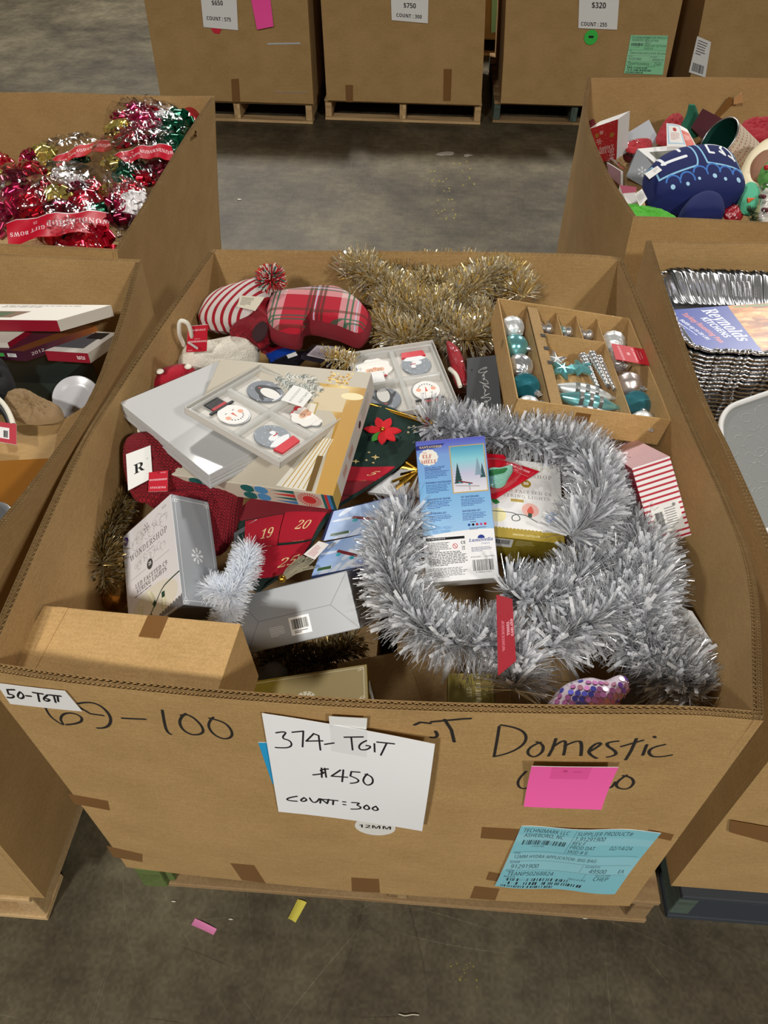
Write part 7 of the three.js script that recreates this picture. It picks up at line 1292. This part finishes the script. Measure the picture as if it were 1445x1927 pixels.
    part('body', uvNorm(softShape(pl, [[1209, 340], [1222, 316], [1262, 294], [1300, 286], [1340, 286], [1366, 296], [1384, 325], [1398, 366], [1388, 384], [1356, 398], [1300, 404], [1255, 400], [1226, 392], [1214, 366]], 0.06, { n: 72, rings: 10, power: 3, bottom: 0.9, center: [1302, 345] })), art, s);
    part('wheel', softShape(lifted(pl, 0.03), [[1277, 414], [1284, 392], [1300, 378], [1325, 370], [1348, 378], [1357, 396], [1356, 418], [1330, 424], [1295, 424]], 0.045, { power: 3, bottom: 0.8 }), std(0x0f1c58, 0.95), s, 'plain blue wheel');
    quadPart('care_tag', lifted(pl, 0.05), [[1213, 327], [1237, 312], [1246, 320], [1222, 337]], 0.001, print(160, 90, (g, w, h) => { g.fillStyle = '#e6e4e0'; g.fillRect(0, 0, w, h); lines(g, 80, 20, 60, 3, 16, 6, '#777', 4); }), s, 'white care tag'); quadPart('care_tag', lifted(pl, 0.02), [[1194, 366], [1208, 355], [1218, 374], [1204, 389]], 0.001, print(100, 140, (g, w, h) => { g.fillStyle = '#dedbd6'; g.fillRect(0, 0, w, h); lines(g, 12, 14, 76, 8, 14, 5, '#888', 6); }), s, 'white care tag'); settle(s);
  }
  const softThing = (name, label, cat, y, out, th, mat, o = {}) => { const s = thing(name, label, cat); part(o.part ?? 'body', softShape(o.pl ?? flat(y), out, th, o), mat, s); return s; };
  settle(softThing('green_cloth', 'bright green cloth at the near left corner of the toy box', 'cloth', 0.80, [[1180, 385], [1205, 388], [1250, 398], [1276, 414], [1270, 425], [1200, 424], [1185, 408]], 0.015, fabric(0x4fae2e), { crumple: 0.9, freq: 8, rings: 12, n: 80, power: 1.8 }));
  { const s = thing('cone_hat', 'teal green cone hat in front of the dark red box', 'hat'); const b = at(1290, 255, 0.74), tip = at(1301, 197, 0.83); const g = new THREE.CylinderGeometry(0.012, 0.045, 1, 24, 6), p = g.attributes.position; for (let i = 0; i < p.count; i++) { const y = p.getY(i) + 0.5; const q = b.clone().lerp(tip, y); p.setXYZ(i, q.x + p.getX(i) + 0.012 * Math.sin(y * 3), q.y, q.z + p.getZ(i) * 0.7); } g.computeVertexNormals(); part('cone', g, fabric(0x12805c), s); settle(s); }
  settle(softThing('red_cloth', 'crumpled red cloth left of the teal cone hat', 'cloth', 0.75, [[1238, 272], [1244, 238], [1258, 222], [1274, 216], [1284, 222], [1284, 246], [1268, 276]], 0.03, fabric(0x9c1420), { crumple: 0.9, freq: 8, rings: 12, n: 80, power: 1.8 }));
  settle(softThing('red_cloth', 'small red cloth in front of the flat grey carton', 'cloth', 0.735, [[1178, 272], [1200, 262], [1222, 262], [1224, 280], [1200, 290], [1180, 286]], 0.012, fabric(0xa3101f), { crumple: 0.9, freq: 8, rings: 12, n: 80, power: 1.8 }));
  settle(softThing('red_cloth', 'dark red velvet gathered behind the patterned tin', 'cloth', 0.76, [[1392, 240], [1410, 226], [1470, 228], [1480, 262], [1430, 268], [1400, 256]], 0.03, fabric(0x9d0f22), { crumple: 0.9, freq: 8, rings: 12, n: 80, power: 1.8 }));
  settle(softThing('red_cloth', 'shiny red cloth between the plush truck and the pine sprig', 'cloth', 0.79, [[1358, 402], [1378, 388], [1394, 392], [1396, 412], [1375, 420]], 0.018, std(0x9c0d20, 0.4), { crumple: 0.9, freq: 8, rings: 12, n: 80, power: 1.8 }));
  settle(softThing('red_cloth', 'small dark red tip at the left wall beyond the red list box', 'cloth', 0.70, [[1104, 236], [1116, 228], [1120, 246], [1106, 256]], 0.02, fabric(0x8c0f1d)));
  t = quadThing('burgundy_box', 'dark red square box standing behind the teal cone hat', 'box', q3([1305, 204], [1364, 226], [1322, 262], 0.83, 0.82, 0.755), [[1322, 204], [1364, 226], [1324, 262], [1300, 240]], 0.06, [std(0x4a0d1a, 0.5), M.burgundy, M.burgundy, M.burgundy]); settle(t);
  { // tin bucket lying on its side
    const s = thing('tin_bucket', 'round tin with a beige red-patterned outside and green inside, lying on its side', 'tin'), c = at(1352, 262, 0.80), ax = V3(0.8, -0.5, -0.2).normalize();
    const art = print(1024, 300, (g, w, h) => { g.fillStyle = '#d6c9b4'; g.fillRect(0, 0, w, h); for (let k = 0; k < 7; k++) for (let i = 0; i < 44; i++) { const x = (i + (k % 2) * 0.5) * w / 44, y = 24 + k * 42; g.strokeStyle = g.fillStyle = '#9c3a40'; g.lineWidth = 3; if (k % 3 === 0) { g.beginPath(); g.moveTo(x - 8, y + 8); g.lineTo(x, y - 8); g.lineTo(x + 8, y + 8); g.stroke(); } else if (k % 3 === 1) { g.beginPath(); g.arc(x, y, 5, 0, 6.3); g.fill(); } else { g.beginPath(); g.moveTo(x - 6, y - 6); g.lineTo(x + 6, y + 6); g.moveTo(x + 6, y - 6); g.lineTo(x - 6, y + 6); g.stroke(); } } }, { roughness: 0.4 });
    const q = new THREE.Quaternion().setFromUnitVectors(V3(0, 1, 0), ax), fix = (g) => g.applyQuaternion(q).translate(c.x, c.y, c.z);
    part('outer_wall', fix(new THREE.CylinderGeometry(0.066, 0.075, 0.15, 48, 1, true).translate(0, 0.075, 0)), art, s); part('inner_wall', fix(new THREE.CylinderGeometry(0.064, 0.073, 0.148, 48, 1, true).translate(0, 0.075, 0)), std(0x0f3d33, 0.35), s, 'green inside'); part('tin_end', fix(new THREE.CylinderGeometry(0.065, 0.065, 0.002, 40).translate(0, 0.149, 0)), std(0x0f3d33, 0.35), s); part('rolled_rim', fix(new THREE.TorusGeometry(0.075, 0.0028, 8, 48).rotateX(Math.PI / 2)), M.steel, s);
    part('round_tag', fix(new THREE.CylinderGeometry(0.02, 0.02, 0.002, 24).rotateX(0.3).translate(0.012, 0.05, 0.045)), M.paper, s, 'round white tag'); settle(s);
  }
  { // cream dish with a brown biscuit-like round
    const s = thing('cream_dish', 'cream oval dish holding a brown round at the edge of the toy box', 'dish'), pl = q3([1395, 345], [1445, 290], [1470, 350], 0.81, 0.83, 0.81); part('dish', softShape(pl, [[1391, 350], [1396, 316], [1418, 280], [1450, 262], [1500, 270], [1510, 330], [1470, 360], [1415, 366]], 0.018, { power: 4 }), std(0xd9cba6, 0.5), s); part('brown_round', softShape(lifted(pl, 0.016), [[1411, 326], [1418, 300], [1442, 284], [1490, 290], [1488, 330], [1450, 346], [1420, 342]], 0.018), std(0x7d4a22, 0.7), s); settle(s);
    const m = softThing('mint_plush', 'mint green plush with an orange nose right of the plush truck', 'plush toy', 0.80, [[1392, 362], [1410, 352], [1424, 362], [1424, 390], [1410, 406], [1394, 400]], 0.035, fabric(0x4fb58c)), c = at(1414, 375, 0.838), g = new THREE.ConeGeometry(0.008, 0.022, 14); g.rotateZ(-1.2); g.translate(c.x, c.y, c.z); part('nose', g, std(0xd9642a, 0.7), m, 'orange nose'); settle(m);
    const gd = softThing('green_plush', 'green plush figure edge at the right of the cream dish', 'plush toy', 0.83, [[1425, 340], [1432, 318], [1450, 308], [1480, 312], [1480, 350], [1440, 356]], 0.03, fabric(0x4a8a34)); const pc = at(1442, 315, 0.865), b = new THREE.SphereGeometry(0.008, 14, 10); b.translate(pc.x, pc.y, pc.z); part('red_bead', b, M.redGloss, gd); settle(gd);
    const bag = thing('snack_bag', 'clear bag of white and red pieces at the right edge of the toy box', 'bag'), bp = flat(0.81); part('contents', softShape(bp, [[1430, 385], [1440, 350], [1470, 345], [1480, 425], [1436, 425]], 0.03, { crumple: 1.2, freq: 20 }), std(0xd8d2c8, 0.8), bag); for (const [x, y] of [[1434, 370], [1440, 395]]) { const c2 = at(x, y, 0.84), k = new THREE.CapsuleGeometry(0.006, 0.03, 4, 8); k.rotateX(1.2); k.translate(c2.x, c2.y, c2.z); part('red_piece', k, M.burgundy, bag); } part('clear_film', softShape(lifted(bp, 0.002), [[1422, 390], [1432, 340], [1470, 330], [1490, 430], [1428, 432]], 0.045, { crumple: 0.8, freq: 14 }), M.film, bag); settle(bag);
  }
  { // pine sprig
    const s = thing('pine_sprig', 'small dark green pine sprig at the near rim of the toy box', 'foliage'), a = at(1420, 432, 0.79), b = at(1412, 392, 0.85); part('twig', tube([a, a.clone().lerp(b, 0.5), b], 0.002), std(0x4a3420, 0.9), s); const r = rng(161), nd = []; for (let i = 0; i < 170; i++) { const k = r(), p = a.clone().lerp(b, k), an = r() * 6.28, d = V3(Math.cos(an), 0.5, Math.sin(an)).normalize(), g = new THREE.ConeGeometry(0.0013, 0.03 * (1 - k * 0.5), 4); g.translate(0, 0.012, 0); g.applyQuaternion(new THREE.Quaternion().setFromUnitVectors(V3(0, 1, 0), d)); g.translate(p.x, p.y, p.z); nd.push(g); } const im = part('needles', merge(nd), std(0x27462a, 0.8), s); im.userData.kind = 'stuff'; settle(s);
    const w = thing('book', 'white and gold book edge at the near rim below the plush truck', 'book'), pl = flat(0.795); part('cover', quadBox(pl, [[1276, 408], [1396, 415], [1396, 432], [1270, 424]], 0.02), [M.goldCard, M.white], w); settle(w);
    const c = thing('clear_box', 'clear plastic box in front of the red list box', 'box'), p2 = q3([1140, 296], [1160, 306], [1146, 340], 0.755, 0.755, 0.70); part('clear_walls', quadBox4(p2, [[1139, 291], [1170, 318], [1170, 357], [1144, 336]], 0.03), [M.clear, M.clear, M.clear, M.clear], c); part('insert', quadBox(lifted(p2, -0.012), [[1141, 305], [1168, 322], [1168, 350], [1146, 330]], 0.012), [std(0x8a6a72, 0.6), M.white], c); settle(c);
    for (const [i, q, col, lab] of [[0, [[1166, 348], [1198, 352], [1196, 366], [1172, 366]], 0x9c2f4c, 'pink flat box low at the left wall of the toy box'], [1, [[1172, 364], [1196, 362], [1200, 380], [1180, 384]], 0xc9c4c0, 'pale flat box low at the left wall of the toy box']]) { const k = quadThing('flat_box', lab, 'box', flat(0.77 + i * 0.005), q, 0.02, [std(col, 0.4), M.white, M.white, M.white]); settle(k); }
    const f = thing('white_plush_leg', 'white plush limb between the tin and the cream dish', 'plush toy'); part('limb', tube([at(1388, 372, 0.80), at(1395, 352, 0.81), at(1388, 334, 0.81)], 0.012), plainCream, f); settle(f);
  }
  carton('shipping_carton', 'brown carton under the goods of the toy box', 'box', [1.1, 0.41, -1.5], [0, 0, 0], [0.78, 0.52, 1.0], M.kraft);
}

// ================================================================ SCRAPS ON THE FLOOR
function scrap(name, label, quad, color, curl) { const pl = flat(0.0015), g = quadBox(pl, quad, 0.001, 8, (u, v) => curl * (Math.sin(u * 3.14) * 0.5 + 0.5 * v * v)); return single(name, g, [std(color, 0.75), std(color, 0.75)], label, 'paper scrap'); }
scrap('paper_scrap', 'small pink paper scrap on the floor before the middle box', [[367, 1728], [408, 1748], [402, 1760], [360, 1741]], 0xe084b4, 0.004);
scrap('paper_scrap', 'small yellow tape scrap on the floor before the middle box', [[560, 1692], [577, 1698], [556, 1737], [542, 1729]], 0xcfc24e, 0.006);
{
  const r = rng(171), pl = flat(0.001);
  const torn = (label, x, y, s, n, color) => { const pts = []; for (let i = 0; i < n; i++) { const a = i / n * 6.283, k = s * (0.5 + r() * 0.6); pts.push([x + Math.cos(a) * k * 1.7, y + Math.sin(a) * k * 0.5]); } const g = card(pl, pts, 0.0015, { h: 0.002 }); return single('torn_paper', g, std(color, 0.8), label, 'paper scrap'); };
  torn('torn pale paper shred on the floor beyond the middle box', 838, 290, 11, 9, 0x9c9588); torn('second torn paper shred right of the longer one on the floor', 880, 293, 6, 8, 0x938c7e); torn('tiny white crumb on the floor right of the bow box', 450, 376, 3, 7, 0xc9c4b8);
  torn('white crumb on the floor at the near right corner of the middle box', 1102, 1728, 4, 6, 0xdad6cc); torn('tiny white crumb before the middle box, left of the pink scrap', 327, 1697, 3, 6, 0xcfcabd); torn('tiny crumb right of the pink scrap', 435, 1730, 3, 6, 0xcfcabd);
  const w = single('wire_bit', tube(P2([[750, 1908], [762, 1911], [776, 1909], [788, 1910]], 0.003), 0.0012), std(0xb9b2a0, 0.6), 'thin bent pale wire bit on the near floor', 'litter');
  const marks = (label, x, y, n, sx, sy) => { const list = []; for (let i = 0; i < n; i++) { const px = x + (r() - 0.5) * sx, py = y + (r() - 0.5) * sy; list.push(quadBox(flat(0.0006), [[px, py], [px + 1 + r() * 3, py - r() * 1.5], [px + 1.5 + r() * 3, py + 1 + r() * 2], [px + 0.6, py + 1 + r()]], 0.0006, 1)); } const g = merge(list); return single('paint_flecks', g, std(0x857a36, 0.8), label, 'paint', undefined, 'stuff'); };
  marks('yellow paint flecks on the near floor right of the middle', 870, 1835, 16, 60, 50); marks('yellow paint flecks on the floor beyond the middle box', 845, 330, 22, 90, 60); marks('yellow paint flecks on the floor just past the far rim', 838, 390, 16, 40, 50);
}

// ================================================================ shadows and the picture
scene.traverse((o) => { if (o.isMesh) { o.castShadow = true; o.receiveShadow = true; } if (o.isSpotLight || o.isPointLight || o.isDirectionalLight) o.castShadow = true; });
scene.environment = null;
renderer.render(scene, camera);
